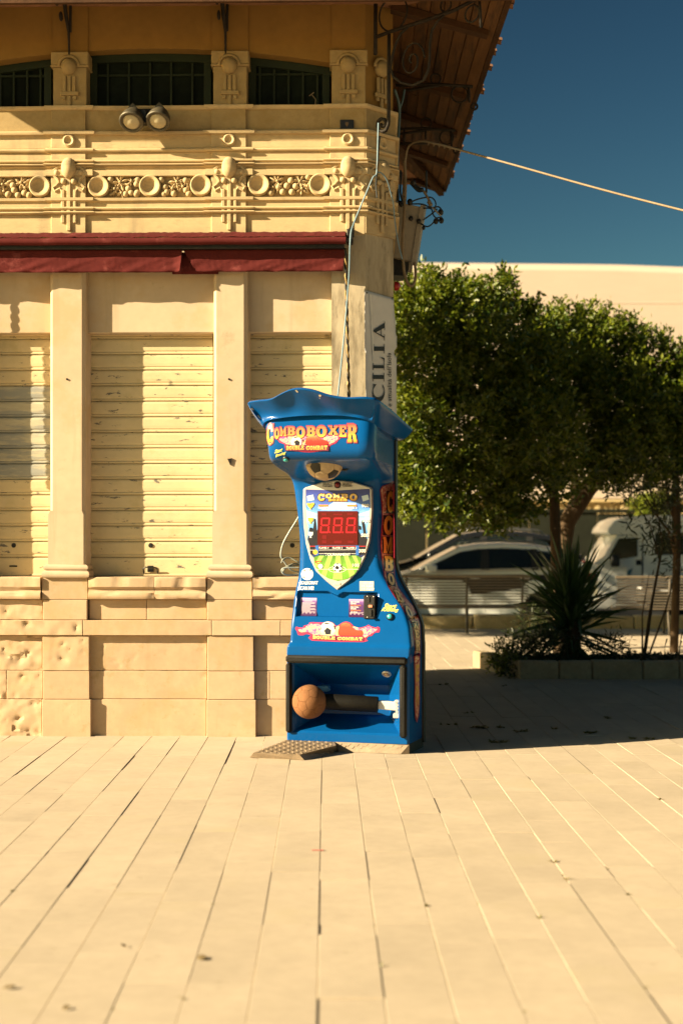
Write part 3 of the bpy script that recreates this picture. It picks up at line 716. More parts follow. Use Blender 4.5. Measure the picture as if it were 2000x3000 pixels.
mb.add([c0, c1, c2, c3, ridge0, ridge1], [(0,1,5,4),(1,2,5),(2,3,4,5),(3,0,4)]); part('roof', mb, M['tile'])
me = None
for k in range(44):
    q = (k+.5)/44; p = soff(1.0, q, .085); b = MB(); L = .17 + rng.uniform(-.03, .04)
    n = 6; rows_ = []
    for (t, rr) in ((0, .045), (1, .052)):
        rows_.append([p + Vector((-.12 + L*t, .047*math.cos(math.pi*j/n), .03*math.sin(math.pi*j/n) + .05*(1-t) - .02)) for j in range(n+1)])
        rows_.append([p + Vector((-.12 + L*t, .034*math.cos(math.pi*j/n), .02*math.sin(math.pi*j/n) + .05*(1-t) - .02)) for j in range(n, -1, -1)])
    b.grid([rows_[0], rows_[2]]); b.grid([rows_[1], rows_[3]]); b.grid([rows_[2], list(reversed(rows_[3]))]); b.build('roof_tile', M['tile'], eave)

# ------------------------------------------------------------------ wrought-iron brackets
def spiral(c, r0, r1, a0, turns, X, Zv, n=26):
    return [c + X*((r0+(r1-r0)*k/n)*math.cos(a0+turns*2*math.pi*k/n)) + Zv*((r0+(r1-r0)*k/n)*math.sin(a0+turns*2*math.pi*k/n)) for k in range(n+1)]
ZV = Vector((0,0,1))
def bracket(px, name='iron_bracket'):
    """px(u, v) -> local point in the bracket's plane"""
    br = empty(name); br.parent = kiosk; return br
# corner bracket, in the vertical plane that leaves the chamfer diagonally
A0 = Vector((sB+.02, .02, 0)); 
def plane_pt(u, v, o, dirn):
    """photo ray cut with the vertical plane through local o along dirn (local)"""
    ow = to_world(o); dw = (to_world(o + dirn) - ow); n = Vector((dw.y, -dw.x, 0)).normalized(); ray = Vector(((u-CX)/F, 1, (CY-v)/F))
    t = n.dot(ow - Vector((0,0,0)))/n.dot(ray); return to_local(Vector((ray.x*t, ray.y*t, H + ray.z*t)))
dd = Vector((1, -.75, 0)).normalized(); oo = Vector((sB+.045, .01, 0)); q = lambda u, v: plane_pt(u, v, oo, dd)
br = bracket(None)
def bar(br, pts, r, name='bar', n=6): mb = MB(); mb.tube(pts, r, n); return mb.build(name, M['iron'], br, True)
X = dd
def pring(br, u, v, rpx, r=.006, qf=None): mb = MB(); c_ = (qf or q)(u, v); s_ = (c_ - (qf or q)(u+10, v)).length/10; mb.ring(c_, rpx*s_, r, X.cross(ZV), 26, 6); mb.build('ring', M['iron'], br, True)
bar(br, [q(1100, -25), q(1099, 160)], .013)
bar(br, [q(1103, 108), q(1150, 90), q(1250, 58), q(1330, 30), q(1410, -12)], .012)
bar(br, [q(1403, -10), q(1408, 80)], .009)
pring(br, 1151, 40, 40); pring(br, 1305, 15, 15); pring(br, 1382, 40, 20)
bar(br, [q(1139, 100), q(1138, 200), q(1138, 330), q(1137, 365), q(1130, 382), q(1120, 386), q(1110, 381), q(1105, 370), q(1107, 356), q(1116, 348), q(1126, 350), q(1130, 360), q(1126, 369), q(1118, 370), q(1115, 363)], .012, 'scroll')
bar(br, [q(1195, 78), q(1172, 100), q(1158, 130), q(1148, 165), q(1143, 200), q(1152, 225), q(1175, 243), q(1210, 250), q(1240, 235), q(1254, 205), q(1258, 170), q(1258, 130), q(1264, 90), q(1280, 62), q(1300, 44)], .009, 'scroll')
c_ = q(1206, 178); s_ = .0021
bar(br, [c_ + X*(s_*(46-2.0*k)*math.cos(.5*k)) + ZV*(s_*(60-2.6*k)*math.sin(.5*k)) for k in range(22)], .006, 'scroll')
# side brackets further back, square to the side wall
for (vv, uA, uB, ring1, ring2) in ((250, 1178, 1384, (1275, 231, 15), (1345, 276, 24)), (379, 1152, 1332, (1247, 361, 15), (1307, 403, 20))):
    Yb = F*(4.47-H)/(CY-vv); o_ = to_local(W(uA, vv, Yb)); X = Vector((1, 0, 0)); qq = lambda u, v: plane_pt(u, v, o_, Vector((1, 0, 0)))
    br = bracket(None)
    bar(br, [qq(uA-20, vv), qq((uA+uB)/2, vv-3), qq(uB, vv+4)], .011); bar(br, [qq(uA+10, vv+14), qq(uA+60, vv+8), qq(uA+110, vv)], .010)
    bar(br, [qq(uB-12, vv), qq(uB-10, vv+50)], .009)
    pring(br, *ring1, qf=qq); pring(br, *ring2, qf=qq)
    if vv == 379:
        bar(br, [qq(1155, 421), qq(1250, 420)], .010); bar(br, [qq(1183, 382), qq(1183, 421)], .010); bar(br, [qq(1246, 384), qq(1246, 408)], .008)
    mb = MB(); mb.ring(qq(uB+4, vv+62), .022, .008, (0,1,0), 16, 6); mb.build('ring', M['iron'], br, True)
# front brackets over the pilasters, seen end-on
for u0, top, pts in ((203, 0, [(168, 70), (170, 30), (180, 10), (188, 35), (196, 70), (203, 100), (206, 160)]), (660, 0, [(648, -10), (656, 30), (660, 60), (664, 90), (665, 150)])):
    x = FSx(u0); br = bracket(None); X = Vector((0, 1, 0))
    bar(br, [(x+.004, -.012, z(168)), (x+.004, -.03, z(95)), (x-.004, -.06, z(60)), (x-.012, -.10, z(10)), (x-.012, -.14, z(-30)), (x-.012, -.30, z(-55)), (x-.012, -.46, z(-60))], [.006, .010, .014, .014, .013, .012, .012])
    bar(br, [(x+.012, -.02, z(95)), (x+.016, -.03, z(20)), (x+.016, -.03, z(-40))], .010)
    mb = MB(); mb.ring((x, -.17, z(-10)), .10, .008, (1,0,0), 24, 6); mb.build('ring', M['iron'], br, True)
    bar(br, spiral(Vector((x-.028, -.24, z(20))), .09, .03, 1.0, 1.5, Vector((0,1,0)), ZV), .010, 'scroll')
    mb = MB(); mb.ball((x-.03, -.10, z(62)), .012, .03, .03); mb.build('knob', M['iron'], br, True)
# ------------------------------------------------------------------ things fixed to the kiosk
def kempty(name, label, cat, group=None): return empty(name, (FOX, FOY, 0), -FA, label, cat, group)
aw = kempty('awning', 'rolled-up dark red cloth awning with a hanging torn valance under the carved frieze', 'awning')
xa0, xa1 = LEFT-.05, FSx(1013, -.08)
def cloth(name, f, nx, nz, x0, x1, m=None, sub=None):
    mb = MB(); rows = []
    for k in range(nz+1): rows.append([f(x0 + (x1-x0)*i/nx, k/nz) for i in range(nx+1)])
    mb.grid(rows); o = mb.build(name, m or M['awning'], aw, True)
    md = o.modifiers.new('thickness', 'SOLIDIFY'); md.thickness = .003; return o
def top_f(x, t):
    w = noise.noise((x*16, t*3, 1))*.006 + noise.noise((x*44, t*5, 2))*.0035
    return (x, -.022 - .105*t + w, z(683) - (z(683)-z(706))*t + w*1.2 + .006*math.sin(t*math.pi))
cloth('rolled_cloth', top_f, 420, 10, xa0, xa1)
mb = MB(); n = 60
mb.tube([(xa0 + (xa1-xa0)*k/n, -.118, z(718) + .0012*math.sin(k*.9)) for k in range(n+1)], .0225, 14); mb.build('front_bar', M['awning'], aw, 40)
mb = MB(); mb.cbox(xa0, xa1-.01, -.10, -.03, z(738), z(712), .006); mb.build('cassette', M['metal_dark'], aw)
sp = FSx(534, -.07)
def val_wave(x, t): return noise.noise((x*5+t*1.4, t*1.2, 5))*.016*t + noise.noise((x*13+t*5, t*2.5, 8))*.0065*(.3+t) + noise.noise((x*40, t*9, 3))*.0014
def val_l(x, t):
    d = max(0, 1-(sp-x)/.07); top, bot = z(737), z(803) - .006*noise.noise((x*2, 0, 1)) - .002*noise.noise((x*20, 0, 1))
    return (x - .012*d*t*t, -.068 + val_wave(x, t) - .030*d*d*t, top + (bot-top)*t)
def val_r(x, t):
    x0 = sp; xx = x; cut = max(0, 1-(x-x0)/.10)
    zt, zb = z(737), z(802) - .004*noise.noise((x*2, 0, 1)) - .002*noise.noise((x*20, 0, 1))
    xx = x0 + (x-x0)*(1 - .0) + .085*t*max(0, 1-(x-x0)/.35)
    end = max(0, 1-(xa1-x)/.25)
    return (xx - .012*end*t, -.060 + val_wave(x, t) - .012*end*t, zt + (zb-zt)*t)
cloth('inner_fold', lambda x, t: (x, -.030, z(742) - (z(742)-z(806))*t), 12, 3, FSx(505, -.03), FSx(640, -.03))
cloth('valance', val_l, 300, 12, xa0, sp); cloth('valance', val_r, 240, 12, sp+.004, xa1-.006)
mb = MB(); a = FSx(1016, -.05); b = FSx(1034, -.05)
mb.cbox(a, b, -.10, -.014, z(722), z(683), .004); mb.tube([(a-.03, -.118, z(718)), (b-.01, -.118, z(718))], .014, 10); mb.cbox(a+.01, b+.006, -.06, -.012, z(700), z(676), .003)
mb.build('end_bracket', M['metal_dark'], aw)
# twisted crank rod hanging from the awning's end
M['brass'] = mat('dull_brass', (.22, .14, .04), .5, .3, 30, .1, 60, .5, .4)
def rod_px(t): return (1012 + 8*t + 2*t*t, 728 + 440*t)
mb = MB(); L1, L2 = [], []
for k in range(120):
    t = k/119*1.35; u, v = rod_px(t); s, _, zz = FP(u, v, -.055); a = t*52
    L1.append((s + .0045*math.cos(a), -.055 + .0045*math.sin(a), zz)); L2.append((s - .0045*math.cos(a), -.055 - .0045*math.sin(a), zz))
mb.tube(L1, .0072, 6); r1 = mb.build('crank_rod', M['brass'], aw, True); mb = MB(); mb.tube(L2, .0072, 6); r2 = mb.build('crank_rod', M['metal_dark'], aw, True)
for r_ in (r1, r2): link('crank_rod', r_.data, aw, (FSx(-122, -.055) - FSx(1012, -.055), 0, 0))

# pair of round floodlights under the middle window
fl = kempty('twin_floodlight', 'pair of round dark metal floodlights with pale lenses on the ledge below the middle window', 'floodlight')
M['lens'] = mat('frosted_lens', (.42, .36, .22), .35, .1, 20, 0, 1, .5)
M['lamp_metal'] = mat('weathered_lamp_metal', (.10, .085, .055), .5, .4, 14, .2, 60, .5, .5)
for u, v, sg in ((386, 359, -1), (464, 357, 1)):
    s, _, zz = FP(u, v, -.14); c_ = Vector((s, -.15, zz)); ax = Vector((-.10, -.62, -.78)).normalized()
    r = .074; mb = MB()
    mb.lathe([(r*.98, .0), (r, -.02), (r*.92, -.05), (r*.72, -.082), (r*.45, -.10), (.0, -.106)], c_, ax, 24)
    h = mb.build('lamp_housing', M['lamp_metal'], fl, 40)
    mb = MB(); mb.ring(c_ - ax*.002, r*.93, .010, ax, 28, 8); mb.build('rim', M['lamp_metal'], h, True)
    mb = MB(); mb.lathe([(r*.80, -.004), (r*.6, .006), (0, .012)], c_, ax, 24); mb.build('lens', M['lens'], h, True)
    for k in range(3): mb = MB(); mb.prism([(-.03, 0), (.03, 0), (0, .030)], -.003 + .02*(k-1), .003 + .02*(k-1), 'y'); mb.v = [tuple(Vector(q_) + c_ - ax*.055 + Vector((0, 0, .052))) for q_ in mb.v]; mb.build('fin', M['lamp_metal'], h)
mb = MB(); s0_, s1_ = FSx(400, -.05), FSx(450, -.05); mb.cbox(s0_, s1_, -.075, .0, z(345), z(328), .004); sm = (s0_+s1_)/2
mb.cbox(sm-.02, sm+.02, -.12, -.05, z(375), z(335), .004); mb.tube([(FSx(372,-.1), -.10, z(346)), (sm, -.085, z(336)), (FSx(478,-.1), -.10, z(346))], .010, 8); mb.build('bracket', M['metal_dark'], fl)
# small black plaque
pq = kempty('wall_plaque', 'small black plaque with a faint emblem on the pilaster above the ledge near the corner', 'plaque')
s0_, _, zz0 = FP(996, 380, -.014); s1_, _, zz1 = FP(1036, 352, -.014); mb = MB(); mb.cbox(s0_, s1_, -.030, -.015, zz0, zz1, .003); mb.build('plate', flat('black_plate', (.012,.011,.010), .4), pq)
mb = MB(); cx_, cz_ = (s0_+s1_)/2, (zz0+zz1)/2; mb.prism([(cx_-.010, cz_+.012), (cx_+.010, cz_+.012), (cx_+.011, cz_), (cx_, cz_-.017), (cx_-.011, cz_)], -.0315, -.0302, 'y'); mb.build('emblem', flat('emblem_gold', (.12,.07,.03), .5), pq)

# printed sheet on the chamfered corner
def serif(ch):
    """outlines (outer first, then holes) of a light-contrast serif capital in a unit-high box"""
    def rect(a, b, c, d): return [(a,c),(b,c),(b,d),(a,d)]
    if ch == 'I': return [[(0,0),(.40,0),(.40,.045),(.29,.06),(.29,.94),(.40,.955),(.40,1),(0,1),(0,.955),(.11,.94),(.11,.06),(0,.045)]], .40
    if ch == 'L': return [[(0,0),(.70,0),(.74,.30),(.70,.30),(.62,.10),(.52,.05),(.29,.05),(.29,.94),(.42,.955),(.42,1),(0,1),(0,.955),(.11,.94),(.11,.06),(0,.045)]], .74
    if ch == 'A': return [[(0,0),(.30,0),(.30,.045),(.20,.06),(.26,.28),(.54,.28),(.61,.06),(.50,.045),(.50,0),(.92,0),(.92,.045),(.83,.06),(.50,1),(.43,1),(.13,.06),(0,.045)], [(.28,.34),(.40,.76),(.52,.34)]], .92
    if ch == 'C':
        out = []; cx_, cy_ = .45, .5
        for k in range(25): a = math.radians(48 + k*264/24); out.append((cx_ + .45*math.cos(a), cy_ + .52*math.sin(a)))
        inn = []
        for k in range(25): a = math.radians(312 - k*264/24); inn.append((cx_ + .04 + .28*math.cos(a), cy_ + .455*math.sin(a)))
        return [[(.80,.98),(.77,.98)] + out + [(.80,.16)] + inn + [(.80,.68)]], .84
def fill_outline(splines):
    cu = bpy.data.curves.new('outline', 'CURVE'); cu.dimensions = '2D'; cu.fill_mode = 'BOTH'
    for sp_ in splines:
        s = cu.splines.new('POLY'); s.points.add(len(sp_)-1); s.use_cyclic_u = True
        for p_, (a, b) in zip(s.points, sp_): p_.co = (a, b, 0, 1)
    o = bpy.data.objects.new('outline', cu); me = o.to_mesh()
    vs = [(v.co.x, v.co.y) for v in me.vertices]; fs = [tuple(p.vertices) for p in me.polygons]
    o.to_mesh_clear(); bpy.data.objects.remove(o); bpy.data.curves.remove(cu); return vs, fs
_tc = {}
def text2d(body, offset=0.0, res=3, shear=0):
    key = (body, offset, res, shear)
    if key in _tc: return _tc[key]
    cu = bpy.data.curves.new('lettering', 'FONT'); cu.body = body; cu.offset = offset; cu.resolution_u = res; cu.fill_mode = 'FRONT'; cu.shear = shear
    o = bpy.data.objects.new('lettering', cu); me = o.to_mesh()
    vs = [(v.co.x, v.co.y) for v in me.vertices]; fs = [tuple(p.vertices) for p in me.polygons]
    o.to_mesh_clear(); bpy.data.objects.remove(o); bpy.data.curves.remove(cu); _tc[key] = (vs, fs); return vs, fs
poster = kempty('poster_sheet', 'white printed sheet with sideways black serif lettering fixed to the kiosk corner', 'poster')
pdir = Vector((sC-sB, yC, 0)).normalized(); pn = Vector((pdir.y, -pdir.x, 0))
po = Vector((sB, 0, 0)) + pn*.012 - pdir*.005
qp = lambda u, v: plane_pt(u, v, po, pdir)
mb = MB(); rows = []
def sheet_u(f, v):
    right = 1153 + 5*min(1, max(0, (v-870)/60)) + (4 if 960 < v < 1010 else 0) - (4 if 1010 < v < 1035 else 0) + (3 if v >= 1035 else 0)
    return 1068 + (right-1068)*f
NV = 34
for k in range(NV+1):
    row = []
    for i in range(9):
        f = i/8; u = sheet_u(f, 850 + 370*k/NV); v = 850 + 24*f + (372-24*f)*k/NV
        p = qp(u, v) + pn*(.003*noise.noise((f*3, k*.35, 2)) + .010*max(0, f-.6)*max(0, noise.noise((3, k*.45, 7))) + (.010*max(0, 1-f*4)*(k > 16)) )
        row.append(p)
    rows.append(row)
mb.grid(rows); sh = mb.build('sheet', M['poster'], poster, True); md = sh.modifiers.new('thickness', 'SOLIDIFY'); md.thickness = .0015
mb = MB(); mb.grid([[qp(1080, 862) + pn*.006, qp(1084, 863) + pn*.011], [qp(1085, 960) + pn*.006, qp(1089, 960) + pn*.010], [qp(1090, 1058) + pn*.006, qp(1093, 1058) + pn*.007]]); mb.build('torn_edge', M['white_paint'], poster)
def poster_text(splines_vf, quad):
    """lay 2-D shapes (unit box) in the quad (bl, br, tr, tl) of photo pixels on the sheet"""
    vs, fs = splines_vf; bl, br, tr, tl = quad; out = []
    for a, b in vs:
        u = (bl[0]*(1-a)+br[0]*a)*(1-b) + (tl[0]*(1-a)+tr[0]*a)*b; v = (bl[1]*(1-a)+br[1]*a)*(1-b) + (tl[1]*(1-a)+tr[1]*a)*b
        out.append(qp(u, v) + pn*.0065)
    m_ = MB(); m_.add(out, fs); return m_
def unit(vf):
    vs, fs = vf; xs = [p[0] for p in vs]; ys = [p[1] for p in vs]; w, h = max(xs)-min(xs), max(ys)-min(ys)
    return [((a-min(xs))/w, (b-min(ys))/h) for a, b in vs], fs
# letters read upwards: baseline on the right
for ch, va, vb in (('C', 1178, 1126), ('I', 1118, 1092), ('L', 1085, 1047), ('I', 1036, 1008), ('A', 998, 942)):
    sp_, w = serif(ch); vf = unit(fill_outline(sp_)); dr = lambda v: (1128-1128 + (943-v)*.012)
    xb, xt = 1125 - (1180-1180), 1092
    if ch == 'C': xb, xt = 1127, 1091
    poster_text(vf, ((xb + dr(va), va), (xb + dr(vb), vb), (xt + dr(vb), vb), (xt + dr(va), va))).build('letter', M['ink'], poster, fix=False)
vf = unit(text2d('cronaca e attualit\u00e0 dell\u2019Isola', .004)); 
poster_text(vf, ((1146, 1262), (1143, 1034), (1131, 1034), (1134, 1262))).build('small_lettering', M['ink'], poster, fix=False)
for u, v in ((1073, 858), (1148, 873)):
    mb = MB(); mb.lathe([(0, .006), (.005, .005), (.006, .001)], qp(u, v) + pn*.003, pn, 8); mb.build('screw', M['metal_dark'], poster)

# cables
def cable(name, pts, r, m, label, n=6, smooth=10, **kw):
    P = [Vector(p) for p in pts]; out = []
    for i in range(len(P)-1):
        p0, p1, p2, p3 = P[max(i-1,0)], P[i], P[i+1], P[min(i+2, len(P)-1)]
        for k in range(smooth):
            t = k/smooth; out.append(.5*((2*p1) + (p2-p0)*t + (2*p0-5*p1+4*p2-p3)*t*t + (3*p1-p0-3*p2+p3)*t**3))
    out.append(P[-1]); mb = MB(); mb.tube(out, r, n)
    root = kw.pop('root', None)
    if root is not None: return mb.build(name, m, root, True)
    return mb.build(name, m, None, True, loc=(FOX, FOY, 0), rz=-FA, label=label, cat='cable', **kw)
kp = lambda u, v, y: Vector(FP(u, v, y))
cable('blue_cable', [kp(1108, 360, -.10), kp(1106, 430, -.09), kp(1103, 505, -.08), kp(1092, 520, -.085), kp(1075, 560, -.09), kp(1052, 615, -.09), kp(1037, 652, -.10), kp(1028, 680, -.15), kp(1025, 720, -.16), kp(1023, 790, -.12), kp(1018, 860, -.09), kp(1008, 980, -.085), kp(996, 1100, -.085), kp(986, 1200, -.085), kp(984, 1300, -.08)], .0050, M['cable_blue'], 'thin pale blue cable running down the corner pilaster to behind the blue machine')
cable('blue_cable', [kp(1103, 505, -.075), kp(1118, 508, -.06), kp(1134, 530, -.03), kp(1146, 572, .04), kp(1152, 600, .07), kp(1156, 645, .10), kp(1165, 705, .12), kp(1178, 760, .12)], .0045, M['cable_blue'], 'thin blue cable looping over the chamfered corner towards the grey cabinet')
cable('frayed_cord', [kp(1113, 398, -.09), kp(1110, 420, -.085), kp(1108, 450, -.085), kp(1104, 500, -.08), kp(1101, 540, -.05), kp(1104, 580, -.04)], .005, M['cable_dark'], 'short dark frayed cord hanging below the iron scroll at the corner')
cable('span_cable', [W(1173, 700, 9.75), W(1178, 600, 9.75), W(1184, 500, 9.75), W(1192, 440, 9.7), W(1208, 420, 9.6), W(1240, 414, 9.5), W(1290, 424, 9.4), W(1340, 438, 9.3), W(1500, 482, 9.0), W(1750, 552, 8.7), W(2010, 619, 8.4), W(2700, 790, 7.6)], .0068, M['cable_tan'], 'long tan cable spanning from the eave across the blue sky', smooth=12)
bpy.data.objects['span_cable'].location = (0,0,0); bpy.data.objects['span_cable'].rotation_euler = (0,0,0)
def wcable(name, pts, r, m, label, group=None): 
    o = cable(name, pts, r, m, label); o.location = (0,0,0); o.rotation_euler = (0,0,0)
    if group: o['group'] = group
    return o
wcable('loop_cable', [W(1184, 470, 9.70), W(1187, 540, 9.68), W(1183, 640, 9.66), W(1179, 700, 9.65), W(1180, 760, 9.64), W(1184, 800, 9.64), W(1193, 828, 9.64), W(1204, 838, 9.64), W(1214, 826, 9.65), W(1217, 800, 9.66), W(1214, 770, 9.68)], .0105, M['cable_tan'], 'thick tan cable hanging in a long loop in front of the grey cabinet')
tw = []
for k in range(40):
    t = k/39; u, v = 1250 + 100*t, 420 + 23*t; a = t*40; tw.append(W(u + 3*math.cos(a), v + 4*math.sin(a), 9.42 - .1*t))
wcable('tie_wire', tw, .0022, M['cable_tan'], 'thin pale wire wound round the tan cable under the eave')
# electrical cabinet on the shaded side wall
cb = empty('electrical_cabinet', (0,0,0), 0, 'grey weathered electrical cabinet fixed to the shaded side of the kiosk', 'cabinet')
def wq(u, v, Y): return W(u, v, Y)
Yf, Yb = 9.72, 10.2
mb = MB()
fr_ = [wq(1156, 590, Yf), wq(1232, 606, Yf), wq(1206, 766, Yf), wq(1150, 752, Yf)]
xs0 = min(p.x for p in fr_)
vs = fr_ + [p + Vector((.02, .42, .0)) for p in fr_]
mb.add(vs, [(0,1,2,3),(7,6,5,4),(0,4,5,1),(1,5,6,2),(2,6,7,3),(3,7,4,0)]); mb.build('box_body', M['box_grey'], cb)
mb = MB(); a, b = wq(1231, 600, Yf-.012), wq(1203, 772, Yf-.012); c_, d_ = wq(1244, 602, Yf-.012), wq(1216, 774, Yf-.012)
vs = [a, c_, d_, b] + [p + Vector((.015, .06, 0)) for p in (a, c_, d_, b)]; mb.add(vs, [(0,1,2,3),(7,6,5,4),(0,4,5,1),(1,5,6,2),(2,6,7,3),(3,7,4,0)]); mb.build('door_edge', M['box_grey'], cb)
mb = MB(); pl = [wq(1150, 754, Yf+.05), wq(1198, 762, Yf+.05), wq(1196, 790, Yf+.05), wq(1182, 808, Yf+.05), wq(1150, 806, Yf+.05)]
vs = pl + [p + Vector((0,.2,0)) for p in pl]; mb.add(vs, [(0,1,2,3,4),(9,8,7,6,5)] + [(i, (i+1) % 5, (i+1) % 5+5, i+5) for i in range(5)]); mb.build('conduit_tray', M['metal_dark'], cb)
for u, v in ((1171, 595), (1203, 640), (1226, 648)):
    mb = MB(); mb.ball(wq(u, v, Yf-.02), .016, .012, .018, 8, 6); mb.build('cable_gland', M['metal_dark'], cb, True)
mb = MB(); p = W(1157, 838, 9.70); mb.lathe([(.0, .0), (.03, .004), (.032, .012), (.027, .035), (.0, .05)], p + Vector((-.01,0,0)), (1, 0, 0), 14)
mb.build('alarm_bell', M['red_plastic'], None, 30, label='small round red alarm dome on the side wall below the grey cabinet', cat='alarm')
# tangle of cut cables
tg = empty('cable_tangle', (0,0,0), 0, 'tangle of dark cut cables with connectors sticking out above the grey cabinet', 'cables')
def tc(pts, r=.005, m='cable_dark'): cable('wire', [W(u, v, Y) for u, v, Y in pts], r, M[m], None, root=tg, smooth=6)
tc([(1195,596,9.7),(1225,583,9.68),(1260,578,9.66),(1275,592,9.64),(1274,612,9.64)]); tc([(1200,598,9.7),(1235,598,9.68),(1262,608,9.66),(1284,606,9.65),(1296,620,9.64)])
tc([(1238,645,9.7),(1262,628,9.68),(1280,612,9.66)]); tc([(1232,655,9.7),(1250,664,9.68),(1266,655,9.66),(1276,640,9.65),(1294,636,9.64)]); tc([(1240,610,9.7),(1262,612,9.68),(1270,632,9.66),(1290,650,9.64)])
tc([(1222,546,9.7),(1240,560,9.68),(1258,590,9.66)], .009, 'cable_tan'); tc([(1255,590,9.66),(1262,602,9.65)], .014, 'cable_tan'); tc([(1264,606,9.66),(1290,632,9.64)], .006, 'box_grey')
tc([(1248,500,9.75),(1248,565,9.72)], .008); tc([(1205,535,9.7),(1225,556,9.68),(1238,556,9.66)], .016); tc([(1176,505,9.7),(1172,560,9.7),(1178,590,9.7)], .007); tc([(1166,590,9.7),(1164,540,9.7),(1172,500,9.72)], .010)
for u, v, r in ((1290, 622, .02), (1292, 646, .018), (1276, 648, .018), (1210, 535, .018), (1200, 592, .02), (1240, 668, .012), (1175, 600, .014)):
    mb = MB(); mb.ball(W(u, v, 9.66), r, r, r*1.2, 8, 6); mb.build('connector', M['metal_dark'], tg)
mb = MB(); mb.tube([W(1209, 530, 9.7), W(1214, 545, 9.7), W(1220, 552, 9.68)], [.01, .016, .008], 8); mb.build('frayed_end', M['cable_tan'], tg, True)
wcable('grey_conduit', [W(1155, 262, 9.5), W(1169, 318, 9.6), W(1165, 420, 9.65), W(1164, 500, 9.68), W(1163, 560, 9.7)], .010, M['conduit'], 'blue grey conduit running down beside the wooden soffit at the corner')
wcable('grey_conduit', [W(1184, 262, 9.6), W(1178, 295, 9.6), W(1170, 318, 9.6)], .008, M['conduit'], 'short second branch of the blue grey conduit under the soffit')
# ------------------------------------------------------------------ the boxing machine
MA = R(14.5); MOX, MOY = .031, 8.414; mc_, ms_ = math.cos(MA), math.sin(MA)
def mworld(p): return Vector((MOX + p[0]*mc_ + p[1]*ms_, MOY - p[0]*ms_ + p[1]*mc_, p[2]))
def mlocal(p): dx, dy = p.x-MOX, p.y-MOY; return Vector((dx*mc_ - dy*ms_, dx*ms_ + dy*mc_, p.z))
def MP(u, v, y):
    up = (u-CX)/F; x = (up*(MOY + y*mc_) - MOX - y*ms_)/(mc_ + up*ms_); Y = MOY - x*ms_ + y*mc_
    return Vector((x, y, H + (CY-v)/F*Y))
mach = empty('arcade_machine', (MOX, MOY, 0), -MA, 'tall blue boxing arcade machine with red score display and brown kick ball on an arm', 'arcade machine')
def mpaint(name, col):
    m = mat(name, col, .22, .05, 4, 0, 1, .14, coat=.04, stain=[(30, tuple(min(1, c*1.5+.03) for c in col), .70, .78)])
    return m
M['blue'] = mpaint('blue_gelcoat', (.002, .068, .235))
M['blue_in'] = M['blue']
M['black_plastic'] = mat('black_plastic', (.012, .011, .010), .45, .3, 20, .1, 60, .4)
M['pad'] = mat('black_padding', (.009, .008, .006), .6, .3, 12, .25, 70, .2, stain=[(25, (.08, .07, .05), .70, .76)])
M['silver'] = mat('silver_plastic', (.52, .48, .44), .35, .08, 6, 0, 1, .5, .3)
M['chequer'] = mat('chequer_plate', (.27, .20, .13), .55, .2, 12, .1, 90, .5, .25)
def bez(a, b, c, n): return [a*(1-t)**2 + b*2*t*(1-t) + c*t*t for t in [k/n for k in range(n+1)]]
YB = .30
ROWS = [  # photo row, front depth, left edge, right front edge, rear edge, corner radius
 (1921, .0, 839, 1199, 1235, .012), (1905, .0, 839, 1201, 1235, .014), (1895, .001, 841, 1202, 1235, .016), (1888, .010, 846, 1203, 1235, .018), (1880, .014, 849, 1203, 1234, .02),
 (1850, .022, 851, 1200, 1233, .02), (1830, .030, 852, 1197, 1231, .022), (1800, .044, 855, 1188, 1220, .024), (1775, .054, 858, 1178, 1209, .026), (1750, .064, 861, 1164, 1197, .028),
 (1725, .074, 866, 1147, 1183, .03), (1700, .084, 872, 1130, 1170, .03), (1675, .090, 877, 1117, 1161, .03), (1650, .094, 879, 1110, 1156, .03), (1600, .098, 879, 1106, 1154, .03),
 (1550, .10, 876, 1106, 1154, .032), (1500, .10, 870, 1108, 1154, .035), (1450, .10, 862, 1110, 1154, .04), (1425, .098, 857, 1112, 1154, .045), (1408, .088, 851, 1112, 1154, .05),
 (1396, .05, 845, 1112, 1154, .055), (1384, -.03, 834, 1110, 1154, .06), (1371, -.14, 812, 1104, 1154, .07), (1358, -.25, 794, 1098, 1154, .08), (1348, -.325, 785, 1094, 1154, .085),
 (1338, -.355, 780, 1092, 1154, .085), (1322, -.375, 777, 1092, 1154, .085), (1300, -.382, 775, 1092, 1154, .08), (1270, -.380, 771, 1093, 1154, .08), (1240, -.370, 768, 1094, 1154, .08), (1212, -.36, 767, 1094, 1154, .08)]
KN = []
for v, y, ul, ur, ub, r in ROWS:
    pl, pr = MP(ul, v, y), MP(ur, v, y); pb = MP(ub, v, YB)
    cx_ = -.085 if v < 1700 else -.085 + .085*min(1, (v-1700)/200)
    KN.append((pl.z*.5+pr.z*.5, y, pl.x, pr.x, max(-.375, 2*cx_-pb.x + .02), pb.x, r))
def cr(a, b, c, d, t): return .5*(2*b + (c-a)*t + (2*a-5*b+4*c-d)*t*t + (3*b-a-3*c+d)*t**3)
REC = [MP(u, v, .045) for u, v in ((869,1733),(960,1735),(986,1748),(1004,1736),(1102,1738),(1101,1818),(869,1811))]
REC = [(p.x, p.z) for p in REC]
def sdist(px, pz, poly):
    ins = False; best = 9; n = len(poly)
    for i in range(n):
        (x1, z1), (x2, z2) = poly[i], poly[(i+1) % n]
        if (z1 > pz) != (z2 > pz) and px < (x2-x1)*(pz-z1)/(z2-z1)+x1: ins = not ins
        dx, dz = x2-x1, z2-z1; t = max(0, min(1, ((px-x1)*dx+(pz-z1)*dz)/(dx*dx+dz*dz))); best = min(best, math.hypot(px-x1-dx*t, pz-z1-dz*t))
    return best if ins else -best
body_rows = []
NF = 76
